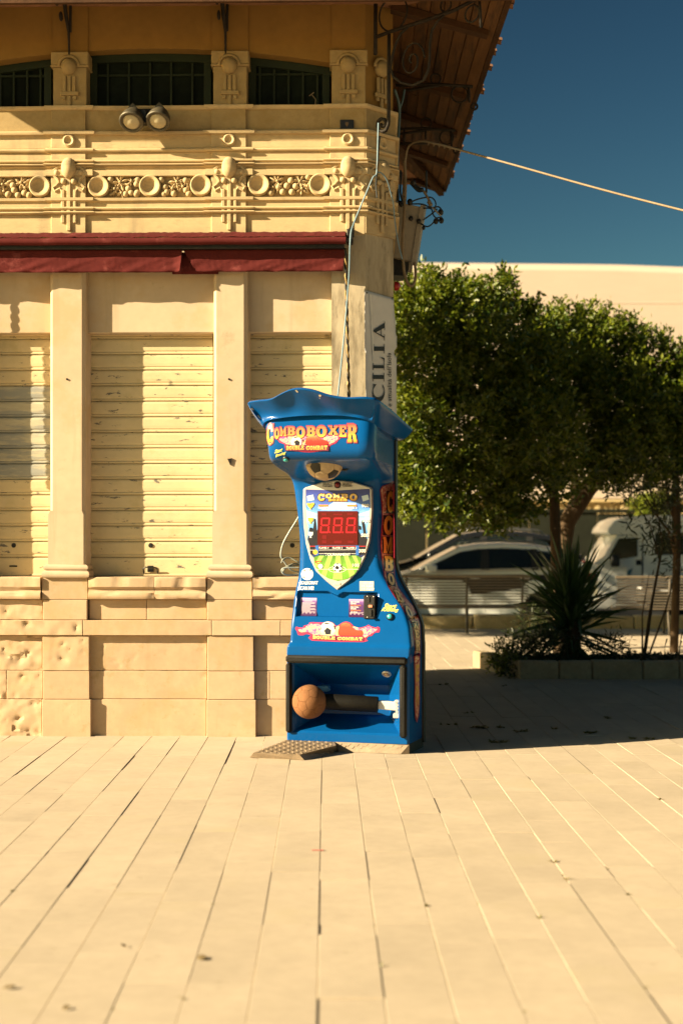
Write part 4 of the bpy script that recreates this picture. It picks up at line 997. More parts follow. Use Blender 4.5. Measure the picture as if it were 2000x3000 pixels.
for i in range(len(KN)-1):
    a, b, c_, d_ = KN[max(i-1,0)], KN[i], KN[i+1], KN[min(i+2, len(KN)-1)]
    dist = abs(c_[0]-b[0]) + abs(c_[1]-b[1]); ns = max(2, int(dist/.007))
    for k in range(ns):
        t = k/ns; body_rows.append([cr(a[j], b[j], c_[j], d_[j], t) for j in range(7)])
body_rows.append(list(KN[-1]))
mb = MB(); grid_rows = []
for (zz, y, xl, xr, bl, brr, r) in body_rows:
    A, B, C, D = Vector((bl, YB)), Vector((xl, y)), Vector((xr, y)), Vector((brr, YB))
    row2 = []
    dl = (A-B).normalized(); dr_ = (D-C).normalized()
    rl = min(r, (A-B).length*.6)
    P0, P1 = B + dl*rl, B + Vector((r, 0)); Q0, Q1 = C - Vector((r, 0)), C + dr_*min(r, (D-C).length*.6)
    row2 += [A.lerp(P0, k/7) for k in range(7)] + bez(P0, B, P1, 7)[:-1]
    row2 += [P1.lerp(Q0, k/NF) for k in range(NF)] + bez(Q0, C, Q1, 7)[:-1] + [Q1.lerp(D, k/10) for k in range(11)]
    pts = []
    for p in row2:
        yy = p.y
        if .80 < zz < 1.0 and xl + .01 < p.x < xr - .01 and p.y < .2:
            s_ = sdist(p.x, zz, REC)
            if s_ > -.004: tt = min(1, (s_+.004)/.008); yy += .026*tt*tt*(3-2*tt)
        # soft crease above the shoulder
        pts.append((p.x, yy, zz))
    grid_rows.append(pts)
mb.grid(grid_rows)
top = grid_rows[-1]; mb.add([(p[0], p[1], p[2]) for p in top], [tuple(range(len(top)))])
body = mb.build('body', M['blue'], mach, 50)
body_bvh = BVHTree.FromPolygons(mb.v, mb.f)
CAML = mlocal(Vector((0, 0, H)))
def hit(u, v, bvh=None, fallback=None):
    d = (mlocal(W(u, v, 10.0)) - CAML).normalized(); p, n, i, dist = (bvh or body_bvh).ray_cast(CAML, d)
    if p is None: return fallback, Vector((0, -1, 0))
    if n.dot(d) > 0: n = -n
    return p, n
def on_body(u, v, off=.002):
    p, n = hit(u, v)
    if p is None: p, n = MP(u, v, .1), Vector((0, -1, 0))
    return p + n*off
YBOARD = .074
def on_board(u, v, off=0.): return MP(u, v, YBOARD - off)
def subdiv(vs, fs, L):
    bm = bmesh.new(); bv = [bm.verts.new((a, b, 0)) for a, b in vs]
    for f in fs:
        try: bm.faces.new([bv[i] for i in f])
        except ValueError: pass
    bmesh.ops.triangulate(bm, faces=bm.faces[:])
    for _ in range(5):
        ed = [e for e in bm.edges if e.calc_length() > L]
        if not ed: break
        bmesh.ops.subdivide_edges(bm, edges=ed, cuts=1); bmesh.ops.triangulate(bm, faces=bm.faces[:])
    bm.verts.index_update(); out = ([(v.co.x, v.co.y) for v in bm.verts], [tuple(v.index for v in f.verts) for f in bm.faces]); bm.free(); return out
def decal(name, polys, m, layer, parent=None, surf=on_body, L=14, base=.0015, **kw):
    """flat print laid on the machine: polys in photo pixels, layer gives its place in the stack of prints"""
    mb_ = MB()
    for vs, fs in polys:
        vs, fs = subdiv(vs, fs, L); mb_.add([surf(u, v, base + layer*.0008) for u, v in vs], fs)
    return mb_.build(name, m, parent or mach, True, fix=False, **kw)
def poly(*pts): return (list(pts), [tuple(range(len(pts)))])
def rectp(u0, v0, u1, v1): return poly((u0, v0), (u1, v0), (u1, v1), (u0, v1))
def disc(u, v, r, r2=None, n=20): return poly(*[(u + r*math.cos(2*math.pi*k/n), v + (r2 or r)*math.sin(2*math.pi*k/n)) for k in range(n)])
def lett(body_, quad, offset=0., res=3, shear=0):
    """lettering stretched into a quad (bl, br, tr, tl) in photo pixels"""
    b0, _ = text2d(body_, 0., res, shear); vs, fs = text2d(body_, offset, res, shear)
    x0, x1 = min(p[0] for p in b0), max(p[0] for p in b0); y0, y1 = min(p[1] for p in b0), max(p[1] for p in b0); bl, br, tr, tl = quad; out = []
    for a, b in vs:
        a = (a-x0)/(x1-x0); b = (b-y0)/(y1-y0)
        out.append(((bl[0]*(1-a)+br[0]*a)*(1-b) + (tl[0]*(1-a)+tr[0]*a)*b, (bl[1]*(1-a)+br[1]*a)*(1-b) + (tl[1]*(1-a)+tr[1]*a)*b))
    return out, fs
def lbox(b, u0, u1, v0, v1, off=0., slope=0., **k): return lett(b, ((u0, v1), (u1, v1+slope), (u1, v0+slope), (u0, v0)), off, **k)

SLAB = {
 'M': [[(0,0),(.40,0),(.40,.14),(.34,.14),(.34,.55),(.5,.08),(.66,.55),(.66,.14),(.60,.14),(.60,0),(1,0),(1,.14),(.94,.14),(.94,.86),(1,.86),(1,1),(.72,1),(.5,.48),(.28,1),(0,1),(0,.86),(.06,.86),(.06,.14),(0,.14)]],
 'B': [[(0,0),(.65,0),(.92,.08),(1,.28),(.92,.46),(.82,.52),(.92,.60),(.96,.76),(.86,.93),(.62,1),(0,1),(0,.84),(.08,.84),(.08,.16),(0,.16)],[(.40,.16),(.58,.18),(.62,.29),(.56,.40),(.40,.42)],[(.40,.58),(.54,.6),(.58,.71),(.53,.82),(.40,.84)]],
 'X': [[(0,0),(.42,0),(.42,.15),(.37,.15),(.5,.36),(.63,.15),(.58,.15),(.58,0),(1,0),(1,.15),(.94,.15),(.70,.5),(.94,.85),(1,.85),(1,1),(.58,1),(.58,.85),(.63,.85),(.5,.64),(.37,.85),(.42,.85),(.42,1),(0,1),(0,.85),(.06,.85),(.30,.5),(.06,.15),(0,.15)]],
 'E': [[(0,0),(.96,0),(1,.36),(.80,.36),(.72,.18),(.42,.18),(.42,.42),(.56,.42),(.56,.34),(.70,.34),(.70,.68),(.56,.68),(.56,.60),(.42,.60),(.42,.82),(.70,.82),(.78,.66),(.96,.66),(.94,1),(0,1),(0,.84),(.08,.84),(.08,.16),(0,.16)]],
 'R': [[(0,0),(.48,0),(.48,.16),(.40,.16),(.40,.42),(.50,.42),(.60,.30),(.64,0),(1,0),(1,.16),(.94,.18),(.88,.40),(.78,.48),(.92,.56),(.97,.74),(.88,.92),(.62,1),(0,1),(0,.84),(.08,.84),(.08,.16),(0,.16)],[(.40,.58),(.55,.60),(.60,.70),(.55,.81),(.40,.83)]],
 'D': [[(0,0),(.6,0),(.9,.15),(1,.5),(.9,.85),(.6,1),(0,1),(0,.84),(.08,.84),(.08,.16),(0,.16)],[(.40,.17),(.52,.2),(.62,.5),(.52,.8),(.40,.83)]],
 'U': [[(0,1),(0,.84),(.07,.84),(.07,.3),(.18,.08),(.5,0),(.82,.08),(.93,.3),(.93,.84),(1,.84),(1,1),(.6,1),(.6,.84),(.66,.84),(.66,.3),(.5,.2),(.38,.3),(.38,.84),(.45,.84),(.45,1)]],
 'L': [[(0,0),(.96,0),(1,.42),(.8,.42),(.7,.18),(.42,.18),(.42,.84),(.52,.84),(.52,1),(0,1),(0,.84),(.08,.84),(.08,.16),(0,.16)]],
 'A': [[(0,0),(.36,0),(.36,.15),(.30,.15),(.34,.28),(.62,.28),(.66,.15),(.60,.15),(.60,0),(1,0),(1,.15),(.95,.15),(.68,1),(.30,1),(.05,.15),(0,.15)],[(.38,.43),(.48,.78),(.58,.43)]],
 'T': [[(.25,0),(.75,0),(.75,.16),(.67,.16),(.67,.82),(.80,.82),(.84,.6),(1,.6),(.98,1),(.02,1),(0,.6),(.16,.6),(.2,.82),(.33,.82),(.33,.16),(.25,.16)]],
}
_ell = lambda rx, ry, a0=0, a1=360, n=20: [(.5 + rx*math.cos(math.radians(a0+(a1-a0)*k/n)), .5 + ry*math.sin(math.radians(a0+(a1-a0)*k/n))) for k in range(n+1)]
SLAB['O'] = [_ell(.5, .5, 0, 342, 19), _ell(.17, .27, 0, 342, 19)]
SLAB['C'] = [[(1,.62),(1,.98),(.86,.98)] + _ell(.5, .5, 60, 300) + [(.92,.12),(1,.38),(.66,.38)] + _ell(.17, .25, 300, 60) + [(.66,.62)]]
_sl = {}
def slab(word, quad, grow=0.):
    """heavy slab-serif capitals stretched into a quad (bl, br, tr, tl) of photo pixels; grow widens every letter by so many pixels"""
    vs, fs = [], []; n_ = len(word); bl, br, tr, tl = [Vector(q_) for q_ in quad]; wpx = (br-bl).length/n_; hpx = (tl-bl).length
    for i, ch in enumerate(word):
        if ch not in _sl: _sl[ch] = fill_outline(SLAB[ch])
        v2, f2 = _sl[ch]; o = len(vs); gx, gy = grow/wpx, grow/hpx
        for a, b in v2:
            a2 = (i + .03 + .94*(a*(1+2*gx) - gx))/n_; b2 = b*(1+2*gy) - gy
            p_ = (bl*(1-a2) + br*a2)*(1-b2) + (tl*(1-a2) + tr*a2)*b2; vs.append((p_.x, p_.y))
        fs += [tuple(k+o for k in f) for f in f2]
    return vs, fs
def sbox(w, u0, u1, v0, v1, grow=0., slope=0.): return slab(w, ((u0, v1), (u1, v1+slope), (u1, v0+slope), (u0, v0)), grow)
def smooth_poly(pts, n=4):
    out = []; N_ = len(pts)
    for i in range(N_):
        p0, p1, p2, p3 = [Vector(pts[(i+j-1) % N_]) for j in range(4)]
        for k in range(n): t = k/n; q_ = .5*((2*p1) + (p2-p0)*t + (2*p0-5*p1+4*p2-p3)*t*t + (3*p1-p0-3*p2+p3)*t**3); out.append((q_.x, q_.y))
    return fill_outline([out])
def grad(name, stops, z0, z1, rough=.3, noise_=0., nsc=30):
    m = bpy.data.materials.new(name); m.use_nodes = True; N, L = nodes_of(m); b = N['Principled BSDF']; b.inputs['Roughness'].default_value = rough
    tc_ = N.new('ShaderNodeTexCoord'); sx = N.new('ShaderNodeSeparateXYZ'); L.new(tc_.outputs['Object'], sx.inputs[0]); mr = N.new('ShaderNodeMapRange')
    mr.inputs[1].default_value = z0; mr.inputs[2].default_value = z1; L.new(sx.outputs['Z'], mr.inputs[0]); src = mr.outputs[0]
    if noise_:
        nz = N.new('ShaderNodeTexNoise'); nz.inputs['Scale'].default_value = nsc; nz.inputs['Detail'].default_value = 4; L.new(tc_.outputs['Object'], nz.inputs['Vector'])
        ma = N.new('ShaderNodeMath'); ma.operation = 'MULTIPLY_ADD'; ma.inputs[1].default_value = noise_; L.new(nz.outputs['Fac'], ma.inputs[0])
        sb_ = N.new('ShaderNodeMath'); sb_.operation = 'SUBTRACT'; sb_.inputs[1].default_value = noise_*.5; L.new(src, ma.inputs[2]); L.new(ma.outputs[0], sb_.inputs[0]); src = sb_.outputs[0]
    cr_ = N.new('ShaderNodeValToRGB'); L.new(src, cr_.inputs[0]); e = cr_.color_ramp.elements
    for k, (p, c_) in enumerate(stops):
        x = e[k] if k < 2 else e.new(p)
        x.position = p; x.color = (*c_, 1)
    L.new(cr_.outputs[0], b.inputs['Base Color']); return m
def zz(v, y=.05): return MP(990, v, y).z
GOLD = [(0, (.62, .30, .02)), (.45, (.72, .42, .05)), (.5, (.50, .20, .02)), (1, (.62, .24, .06))]
M['p_black'] = flat('print_black', (.012, .010, .016), .35); M['p_white'] = flat('print_white', (.72, .72, .68), .35); M['p_red'] = flat('print_red', (.50, .02, .03), .35)
M['p_magenta'] = flat('print_magenta', (.42, .02, .07), .35); M['p_yellow'] = flat('print_yellow', (.78, .72, .12), .4); M['p_plum'] = flat('print_plum', (.14, .02, .06), .35)
M['p_crimson'] = flat('print_crimson', (.24, .012, .03), .35); M['p_amber'] = flat('print_amber', (.75, .45, .05), .4); M['p_orange'] = flat('print_orange', (.60, .19, .04), .4)
def flame_mat(name, cols, sc=60):
    m = bpy.data.materials.new(name); m.use_nodes = True; N, L = nodes_of(m); b = N['Principled BSDF']; b.inputs['Roughness'].default_value = .35
    tc_ = N.new('ShaderNodeTexCoord'); nz = N.new('ShaderNodeTexNoise'); nz.inputs['Scale'].default_value = sc; nz.inputs['Detail'].default_value = 5; nz.inputs['Distortion'].default_value = 1.4
    L.new(tc_.outputs['Object'], nz.inputs['Vector']); cr_ = N.new('ShaderNodeValToRGB'); L.new(nz.outputs['Fac'], cr_.inputs[0]); e = cr_.color_ramp.elements
    for k, (p, c_) in enumerate(cols): x = e[k] if k < 2 else e.new(p); x.position = p; x.color = (*c_, 1)
    L.new(cr_.outputs[0], b.inputs['Base Color']); return m
M['flame'] = flame_mat('print_flames', [(.30, (.22, .03, .30)), (.42, (.60, .08, .24)), (.52, (.72, .30, .30)), (.60, (.80, .55, .18)), (.70, (.80, .70, .50))], 42)
M['flame2'] = flame_mat('print_flames_side', [(.36, (.30, .02, .03)), (.44, (.50, .12, .07)), (.52, (.60, .34, .20)), (.66, (.68, .54, .40))], 34)

# back plate, base plinth
prof = [(r[5] + .012, r[0]) for r in body_rows[::4]]; z_top = body_rows[-1][0]
left = [(r[4] - .006, r[0]) for r in reversed(body_rows[::4])]
mb = MB(); mb.prism([(prof[0][0], .03)] + prof + left + [(left[-1][0], .03)], YB, YB+.05, 'y'); mb.build('back_panel', M['black_plastic'], mach)
mb = MB(); mb.prism([(-.33, YB+.052), (.225, YB+.052), (.115, .80), (.05, .655), (-.33, .50)], .05, 1.86, 'z'); mb.build('shadow_wedge', M['black_plastic'], mach)  # unseen wedge behind the machine, added to close the gap in its ground shadow
zt0, zb0 = grid_rows[0][0][2], .058
xl0, xr0, xb0 = KN[0][2], KN[0][3], KN[0][5]; xl1, xr1 = MP(839, 2167, 0).x, MP(1197, 2180, 0).x
mb = MB(); mb.prism([(xl1+.004, .020), (xr1-.002, .020), (xb0+.004, .32), (-.37, .32)], .0, .058, 'z'); mb.build('base_plinth', M['black_plastic'], mach)
# lower cabinet with the kicking recess
OP = [MP(855, 1943, 0), MP(1174, 1951, 0), MP(1174, 2152, 0), MP(855, 2143, 0)]
ox0, ox1, oz0, oz1 = OP[0].x, OP[1].x, MP(900, 2147, 0).z, MP(900, 1941, 0).z
bq = [MP(943, 2003, .25), MP(1140, 2008, .25), MP(1150, 2096, .25), MP(932, 2088, .25)]
bz0, bz1 = (bq[2].z+bq[3].z)/2, (bq[0].z+bq[1].z)/2; bx0, bx1 = bq[0].x, bq[1].x
mb = MB(); e = .012
mb.add([(xl1, e, zb0), (xr1, e, zb0), (xr0, e, zt0), (xl0, e, zt0), (xl1+e, 0, zb0), (xr1-e, 0, zb0), (xr0-e, 0, zt0), (xl0+e, 0, zt0),
        (ox0, 0, oz0), (ox1, 0, oz0), (ox1, 0, oz1), (ox0, 0, oz1), (ox0+.012, .012, oz0+.012), (ox1-.012, .012, oz0+.012), (ox1-.012, .012, oz1-.012), (ox0+.012, .012, oz1-.012),
        (bx0, .25, bz0), (bx1, .25, bz0), (bx1, .25, bz1), (bx0, .25, bz1), (-.37, YB, zb0), (xb0, YB, zb0), (xb0, YB, zt0), (-.37, YB, zt0)],
       [(0,4,7,3), (1,2,6,5), (4,5,9,8), (5,6,10,9), (6,7,11,10), (7,4,8,11), (8,9,13,12), (9,10,14,13), (10,11,15,14), (11,8,12,15),
        (12,13,17,16), (13,14,18,17), (14,15,19,18), (15,12,16,19), (16,17,18,19), (0,3,23,20), (1,21,22,2)])
mb.build('kick_cabinet', M['blue'], mach, fix=False)
mb = MB(); y = -.004
za, zb_ = MP(1000, 1944, y).z, MP(1000, 1921, y).z
mb.cbox(xl0+.001, MP(1193, 1930, y).x, -.030, .004, zt0-.048, zt0-.001, .013); mb.build('pad', M['pad'], mach, 40)
mb = MB(); mb.cbox(xl0+.0005, MP(856, 2000, y).x, -.028, .004, MP(845, 2146, y).z, zt0-.049, .012); mb.build('pad', M['pad'], mach, 40)
mb = MB(); mb.cbox(MP(1171, 2000, y).x, MP(1192, 2000, y).x, -.030, .004, MP(1180, 2162, y).z, zt0-.049, .013); mb.build('pad', M['pad'], mach, 40)
# little lamp in the recess roof
p = MP(1132, 1974, .10); mb = MB(); ax = Vector((0, -.65, -.75)); mb.lathe([(0, .004), (.018, .004), (.022, .009), (.027, .006), (.030, -.004)], p, ax, 18); mb.build('recess_lamp', M['silver'], mach, 50)
mb = MB(); mb.lathe([(0, .013), (.012, .012), (.018, .0055)], p, ax, 16); mb.build('recess_lamp_lens', flat('warm_lens', (.42, .26, .14), .2), mach, True)

# footballs: truncated icosahedron panels puffed onto a sphere
def football(r, n=3):
    t = (1+5**.5)/2; iv = [Vector(p).normalized() for p in ((-1,t,0),(1,t,0),(-1,-t,0),(1,-t,0),(0,-1,t),(0,1,t),(0,-1,-t),(0,1,-t),(t,0,-1),(t,0,1),(-t,0,-1),(-t,0,1))]
    L_ = min((iv[0]-iv[i]).length for i in range(1, 12)); nb = {i: [j for j in range(12) if j != i and (iv[i]-iv[j]).length < L_*1.1] for i in range(12)}
    faces = []
    for i in range(12): faces.append(([iv[i]*2/3+iv[j]/3 for j in nb[i]], 0))
    done = set()
    for i in range(12):
        for j in nb[i]:
            for k in nb[j]:
                if k in nb[i] and tuple(sorted((i,j,k))) not in done:
                    done.add(tuple(sorted((i,j,k)))); a, b, c_ = iv[i], iv[j], iv[k]
                    faces.append(([a*2/3+b/3, a/3+b*2/3, b*2/3+c_/3, b/3+c_*2/3, c_*2/3+a/3, c_/3+a*2/3], 1))
    out = []
    for pts, kind in faces:
        cen = sum(pts, Vector())/len(pts); cn = cen.normalized(); ax = cn.orthogonal().normalized(); bx = cn.cross(ax)
        pts = sorted(pts, key=lambda q_: math.atan2((q_-cen).dot(bx), (q_-cen).dot(ax)))
        b = MB(); m_ = len(pts); rings = []
        for ri in range(n+2):
            f = min(1, ri/n); rr = r if ri < n else (r*.997 if ri == n else r*.965)
            if ri == n: f = .965
            if ri == n+1: f = 1.0
            ring = []
            for i in range(m_):
                for s in range(4):
                    q_ = pts[i].lerp(pts[(i+1) % m_], s/4); ring.append((cen.lerp(q_, f)).normalized()*rr)
            rings.append(ring)
        b.v = [cn*r]; 
        for rg in rings[1:]: b.v += rg
        k_ = m_*4; b.f = [(0, 1+i, 1+(i+1) % k_) for i in range(k_)]
        for ri in range(len(rings)-2):
            o = 1+ri*k_; b.f += [(o+i, o+k_+i, o+k_+(i+1) % k_, o+(i+1) % k_) for i in range(k_)]
        b.m = [0]*len(b.f); out.append((b, kind))
    return out
def put_ball(name, c_, r, rot, mats, parent):
    b_root = MB(); b_root.ball((0,0,0), r*.97, n=20, m=12); root = b_root.build(name, mats[2], parent, True); root.location = c_; root.rotation_euler = rot
    for b, k in football(r): b.build('panel', mats[k], root, 60)
    return root
M['kickball'] = mat('worn_brown_ball', (.215, .095, .038), .85, .12, 14, .3, 140, .25, stain=[(10, (.29, .145, .065), .55, .75)])
M['ball_white'] = mat('dirty_white_leather', (.46, .34, .20), .6, .2, 10, .1, 60, .3); M['ball_black'] = mat('black_leather', (.02, .018, .012), .5, .3, 10, .1, 60, .4)
M['ball_tan'] = mat('tan_leather', (.36, .22, .09), .6, .2, 10, .1, 60, .3)
pk = MP(906, 2056, -.015)
put_ball('kick_ball', pk, .1015, (R(20), R(12), R(25)), (M['kickball'], M['kickball'], M['joint']), mach)
pa, pb_ = MP(945, 2055, .03), MP(1107, 2064, .07); dr = (pb_-pa).normalized()
mb = MB(); mb.tube([pa - dr*.03, pa, pa + dr*.001, pb_ - dr*.004, pb_, pb_ + dr*.001], [.040, .046, .047, .047, .044, .03], 18); mb.build('padded_arm', M['pad'], mach, 40)
pc = MP(1168, 2070, .09); mb = MB(); Mx = Matrix.Translation((pb_+pc)/2) @ (pc-pb_).to_track_quat('X', 'Z').to_matrix().to_4x4(); hl = (pc-pb_).length/2
mb.cbox(-hl, hl, -.024, .024, -.025, .025, .005, Mx); mb.build('arm_bar', M['white_paint'], mach)
mb = MB(); p = MP(1166, 2072, .09); mb.cbox(p.x-.022, p.x+.02, p.y-.05, p.y+.05, p.z-.062, p.z-.030, .006); mb.cbox(p.x-.014, p.x+.02, p.y-.05, p.y+.05, p.z+.028, p.z+.048, .006)
for dz in (-.02, 0, .02): mb.lathe([(0,0),(.009,0),(.009,.012),(0,.012)], (p.x+.004, p.y-.045, p.z+dz), (0,-1,0), 8)
mb.build('arm_hinge', M['silver'], mach)
mb = MB(); p = MP(948, 2017, .17); mb.cbox(p.x-.035, p.x+.035, p.y-.03, p.y+.03, p.z-.016, p.z+.018, .005); mb.cbox(p.x+.03, p.x+.045, p.y-.035, p.y+.0, p.z-.012, p.z+.004, .003); mb.build('ball_stop', mat('pale_blue_metal', (.16, .34, .46), .4, .1, 10), mach)
# punching ball under the head
_iv = Vector((-1, (1+5**.5)/2, 0)).normalized(); PQ = (Matrix.Rotation(R(20), 3, Vector((-.25, -.90, -.36)).normalized()) @ _iv.rotation_difference(Vector((-.25, -.90, -.36)).normalized()).to_matrix()).to_euler()
pu = MP(950, 1352, -.16); put_ball('punching_ball', pu, .112, PQ, (M['ball_black'], M['ball_white'], M['ball_tan']), mach)
for u in (891, 930): mb = MB(); p = MP(u, 1347, -.28); mb.cbox(p.x-.008, p.x+.008, p.y-.02, p.y+.02, p.z-.008, p.z+.02, .003); mb.build('ball_bracket', M['silver'], mach)
mb = MB(); p0 = MP(893, 1362, -.1); p1 = MP(1028, 1372, -.1); mb.prism([(p0.x, p0.z+.05), (p0.x, p0.z), (p0.x+.03, p0.z-.012), (p1.x-.04, p1.z-.014), (p1.x, p1.z), (p1.x, p1.z+.05)], -.12, .03, 'y'); mb.build('ball_slot', M['black_plastic'], mach)

# visor: flared brim round the top of the head
def curve3(pts, n):
    P = [Vector(p) for p in pts]; seg = [0]
    for a, b in zip(P, P[1:]): seg.append(seg[-1] + (b-a).length)
    out = []
    for k in range(n+1):
        s = seg[-1]*k/n; i = 0
        while i < len(P)-2 and seg[i+1] < s: i += 1
        t = (s-seg[i])/max(1e-9, seg[i+1]-seg[i]); p0, p1, p2, p3 = P[max(i-1,0)], P[i], P[i+1], P[min(i+2, len(P)-1)]
        out.append(.5*((2*p1) + (p2-p0)*t + (2*p0-5*p1+4*p2-p3)*t*t + (3*p1-p0-3*p2+p3)*t**3))
    return out
LOWF = curve3([MP(*p) for p in ((775,1237,-.365),(795,1229,-.385),(860,1220,-.395),(930,1217,-.396),(1000,1218,-.394),(1050,1224,-.388),(1080,1234,-.36))], 40)
LOWS = curve3([MP(*p) for p in ((1080,1234,-.36),(1100,1247,-.30),(1135,1268,-.05),(1173,1290,.29))], 24)
UPF = curve3([MP(*p) for p in ((728,1180,-.40),(752,1176,-.44),(790,1171,-.475),(825,1154,-.50),(862,1142,-.515),(908,1145,-.52),(960,1161,-.515),(1010,1168,-.505),(1060,1167,-.48),(1095,1171,-.44))], 40)
UPS = curve3([MP(*p) for p in ((1095,1171,-.44),(1112,1180,-.38),(1150,1210,-.10),(1207,1262,.29))], 24)
cxm = -.1
LS = [Vector((2*cxm - p.x, p.y, p.z)) for p in reversed(LOWS)]; US = [Vector((2*cxm - p.x, p.y, p.z)) for p in reversed(UPS)]
LS = [p + (LOWF[0]-LS[-1])*(k/24) for k, p in enumerate(LS)]; US = [p + (UPF[0]-US[-1])*(k/24) for k, p in enumerate(US)]
low = LS[:-1] + LOWF[:-1] + LOWS; up = US[:-1] + UPF[:-1] + UPS
rows_ = []
for t in [k/10 for k in range(11)]:
    row_ = []
    for i, (a, b) in enumerate(zip(low, up)):
        p = a.lerp(b, t); bul = math.sin(t*math.pi); fr = 24 <= i <= 64
        p.y += (.030*bul if fr else 0); p.z -= .012*bul
        x_ = (i-24)/40
        if fr: p.y += .012*math.sin(x_*9.5)*t + .006*math.sin(x_*23)*bul
        row_.append(p)
    rows_.append(row_)
rim = [p + Vector((0, .018, .010)) for p in rows_[-1]]; rim[24:65] = [p + Vector((0, .016, .004)) for p in rim[24:65]]
rows_.append([p + Vector((0, .006, .006)) for p in rows_[-1]]); rows_.append(rim)
mb = MB(); mb.grid(rows_)
cen = Vector((cxm, .0, 1.99)); rr = [[p for p in rim]]
for t in (.3, .6, .85): rr.append([p.lerp(Vector((cxm + (p.x-cxm)*.1, .1, 1.985)), t) - Vector((0,0,.04*t*(1-t))) for p in rim])
mb.grid(rr)
inn = [[p for p in rows_[0]], [p.lerp(Vector((cxm, .05, p.z)), .12) for p in rows_[0]]]; mb.grid(inn)
visor = mb.build('visor', M['blue'], mach, 50); visor_bvh = BVHTree.FromPolygons(mb.v, mb.f)
mb = MB(); mb.prism([(rows_[0][0].x, rows_[0][0].z), (rows_[0][-1].x, rows_[0][-1].z), (up[-1].x, up[-1].z), (cxm, 2.02), (up[0].x, up[0].z)], .285, .33, 'y'); mb.build('visor_back', M['black_plastic'], mach)

M['bare_fibre'] = flat('bare_fibreglass', (.60, .52, .38), .7)
for pts in (((864,1143),(868,1142),(874,1148),(871,1150)), ((933,1157),(939,1155),(941,1160),(936,1163)), ((934,1166),(937,1165),(938,1168)), ((885,1224),(892,1223),(892,1226),(886,1227)), ((1165,1284),(1172,1289),(1169,1293),(1160,1286)), ((737,1194),(743,1200),(741,1203),(735,1197)), ((756,1216),(764,1226),(760,1226),(753,1217))):
    mb = MB(); P3 = []
    for u, v in pts:
        p, n_ = hit(u, v, visor_bvh)
        if p is None: P3 = None; break
        P3.append(p + n_*.0012)
    if P3: mb.add(P3, [tuple(range(len(P3)))]); mb.build('paint_chip', M['bare_fibre'], visor, fix=False)
# head print: logo
def logo():
    lay = []
    LET = [('C', 783, 802, 1241, 1303), ('O', 804, 819, 1254, 1286), ('M', 820, 840, 1252, 1278), ('B', 842, 866, 1250, 1276), ('O', 867, 895, 1251, 1283), ('B', 898, 925, 1249, 1277), ('O', 925, 958, 1247, 1281), ('X', 962, 991, 1248, 1274), ('E', 993, 1016, 1247, 1280), ('R', 1017, 1046, 1242, 1296)]
    return LET
LET = logo()
decal('logo_flames', [smooth_poly([(797,1278),(812,1287),(820,1297),(834,1302),(836,1316),(870,1322),(905,1325),(945,1321),(962,1318),(968,1305),(985,1298),(990,1290),(1002,1280),(1000,1272),(960,1278),(930,1272),(905,1277),(880,1276),(850,1280),(820,1275)], 2)], M['p_magenta'], 0)
decal('logo_flames', [smooth_poly([(801,1280),(815,1284),(824,1294),(836,1299),(850,1303),(960,1302),(968,1300),(982,1293),(998,1277),(975,1275),(940,1274),(860,1276),(820,1276)], 2)], M['flame'], 1)
decal('logo_outline', [sbox(c_, a, b, va, vb, 3.0) for c_, a, b, va, vb in LET], M['p_plum'], 2)
decal('logo_outline', [sbox(c_, a, b, va, vb, 1.2) for c_, a, b, va, vb in LET], M['p_magenta'], 3)
decal('logo_lettering', [sbox(c_, a, b, va, vb, 0) for c_, a, b, va, vb in LET], grad('print_gold_head', [(0, (.55, .20, .02)), (.35, (.70, .46, .05)), (.5, (.60, .22, .05)), (.8, (.62, .17, .06)), (1, (.30, .05, .04))], zz(1298, -.375), zz(1243, -.375)), 4)
decal('logo_ball', [disc(868, 1295, 16, 17)], flat('print_ball_cream', (.72, .66, .50), .35), 4)
decal('logo_ball', [poly((862,1294),(871,1289),(879,1295),(877,1304),(866,1304)), poly((860,1280),(872,1279),(876,1281),(864,1283)), poly((885,1285),(890,1290),(888,1298))], M['p_black'], 5)
decal('logo_glove', [smooth_poly([(897,1303),(896,1290),(901,1280),(915,1276),(930,1279),(940,1286),(957,1291),(962,1298),(955,1303),(925,1305)], 3)], grad('print_glove', [(0, (.42, .02, .012)), (.5, (.50, .03, .02)), (.8, (.62, .10, .04)), (1, (.70, .25, .08))], zz(1304, -.37), zz(1277, -.37), .35, .5, 60), 5)
decal('logo_banner', [rectp(836, 1304, 963, 1320)], M['p_plum'], 5)
decal('logo_banner_lettering', [sbox('DOUBLE', 839, 892, 1306, 1318, 0, -1), sbox('COMBAT', 897, 960, 1306, 1318, 0, -1)], grad('print_gold_banner', [(0, (.60, .26, .04)), (1, (.75, .45, .12))], zz(1319, -.37), zz(1305, -.37)), 6)
decal('start_boxing_lettering', [lett('Start', ((805, 1328), (826, 1322), (828, 1312), (806, 1318)), .03, shear=.25), lett('Boxing', ((808, 1341), (836, 1331), (838, 1321), (808, 1331)), .03, shear=.25)], M['p_yellow'], 1)
def button(name, u, v, r, m1, m2, surf=on_body, parent=None):
    p = surf(u, v, .001); p2 = surf(u, v, .021); ax = (p2-p).normalized(); k = 8.1/F
    mb_ = MB(); mb_.lathe([(r*k*1.35, .0), (r*k*1.3, .008), (r*k*1.05, .011), (r*k*.98, .007)], p, ax, 20); o = mb_.build(name, m1, parent or mach, 50)
    mb_ = MB(); mb_.lathe([(r*k*.97, .004), (r*k*.93, .012), (r*k*.6, .016), (0, .017)], p, ax, 18); mb_.build('cap', m2, o, 50); return o
M['teal'] = flat('teal_button', (.03, .30, .32), .25); M['dark_red'] = flat('dark_red_button', (.16, .012, .015), .25)
button('start_button', 838, 1344, 8, M['black_plastic'], M['teal'])
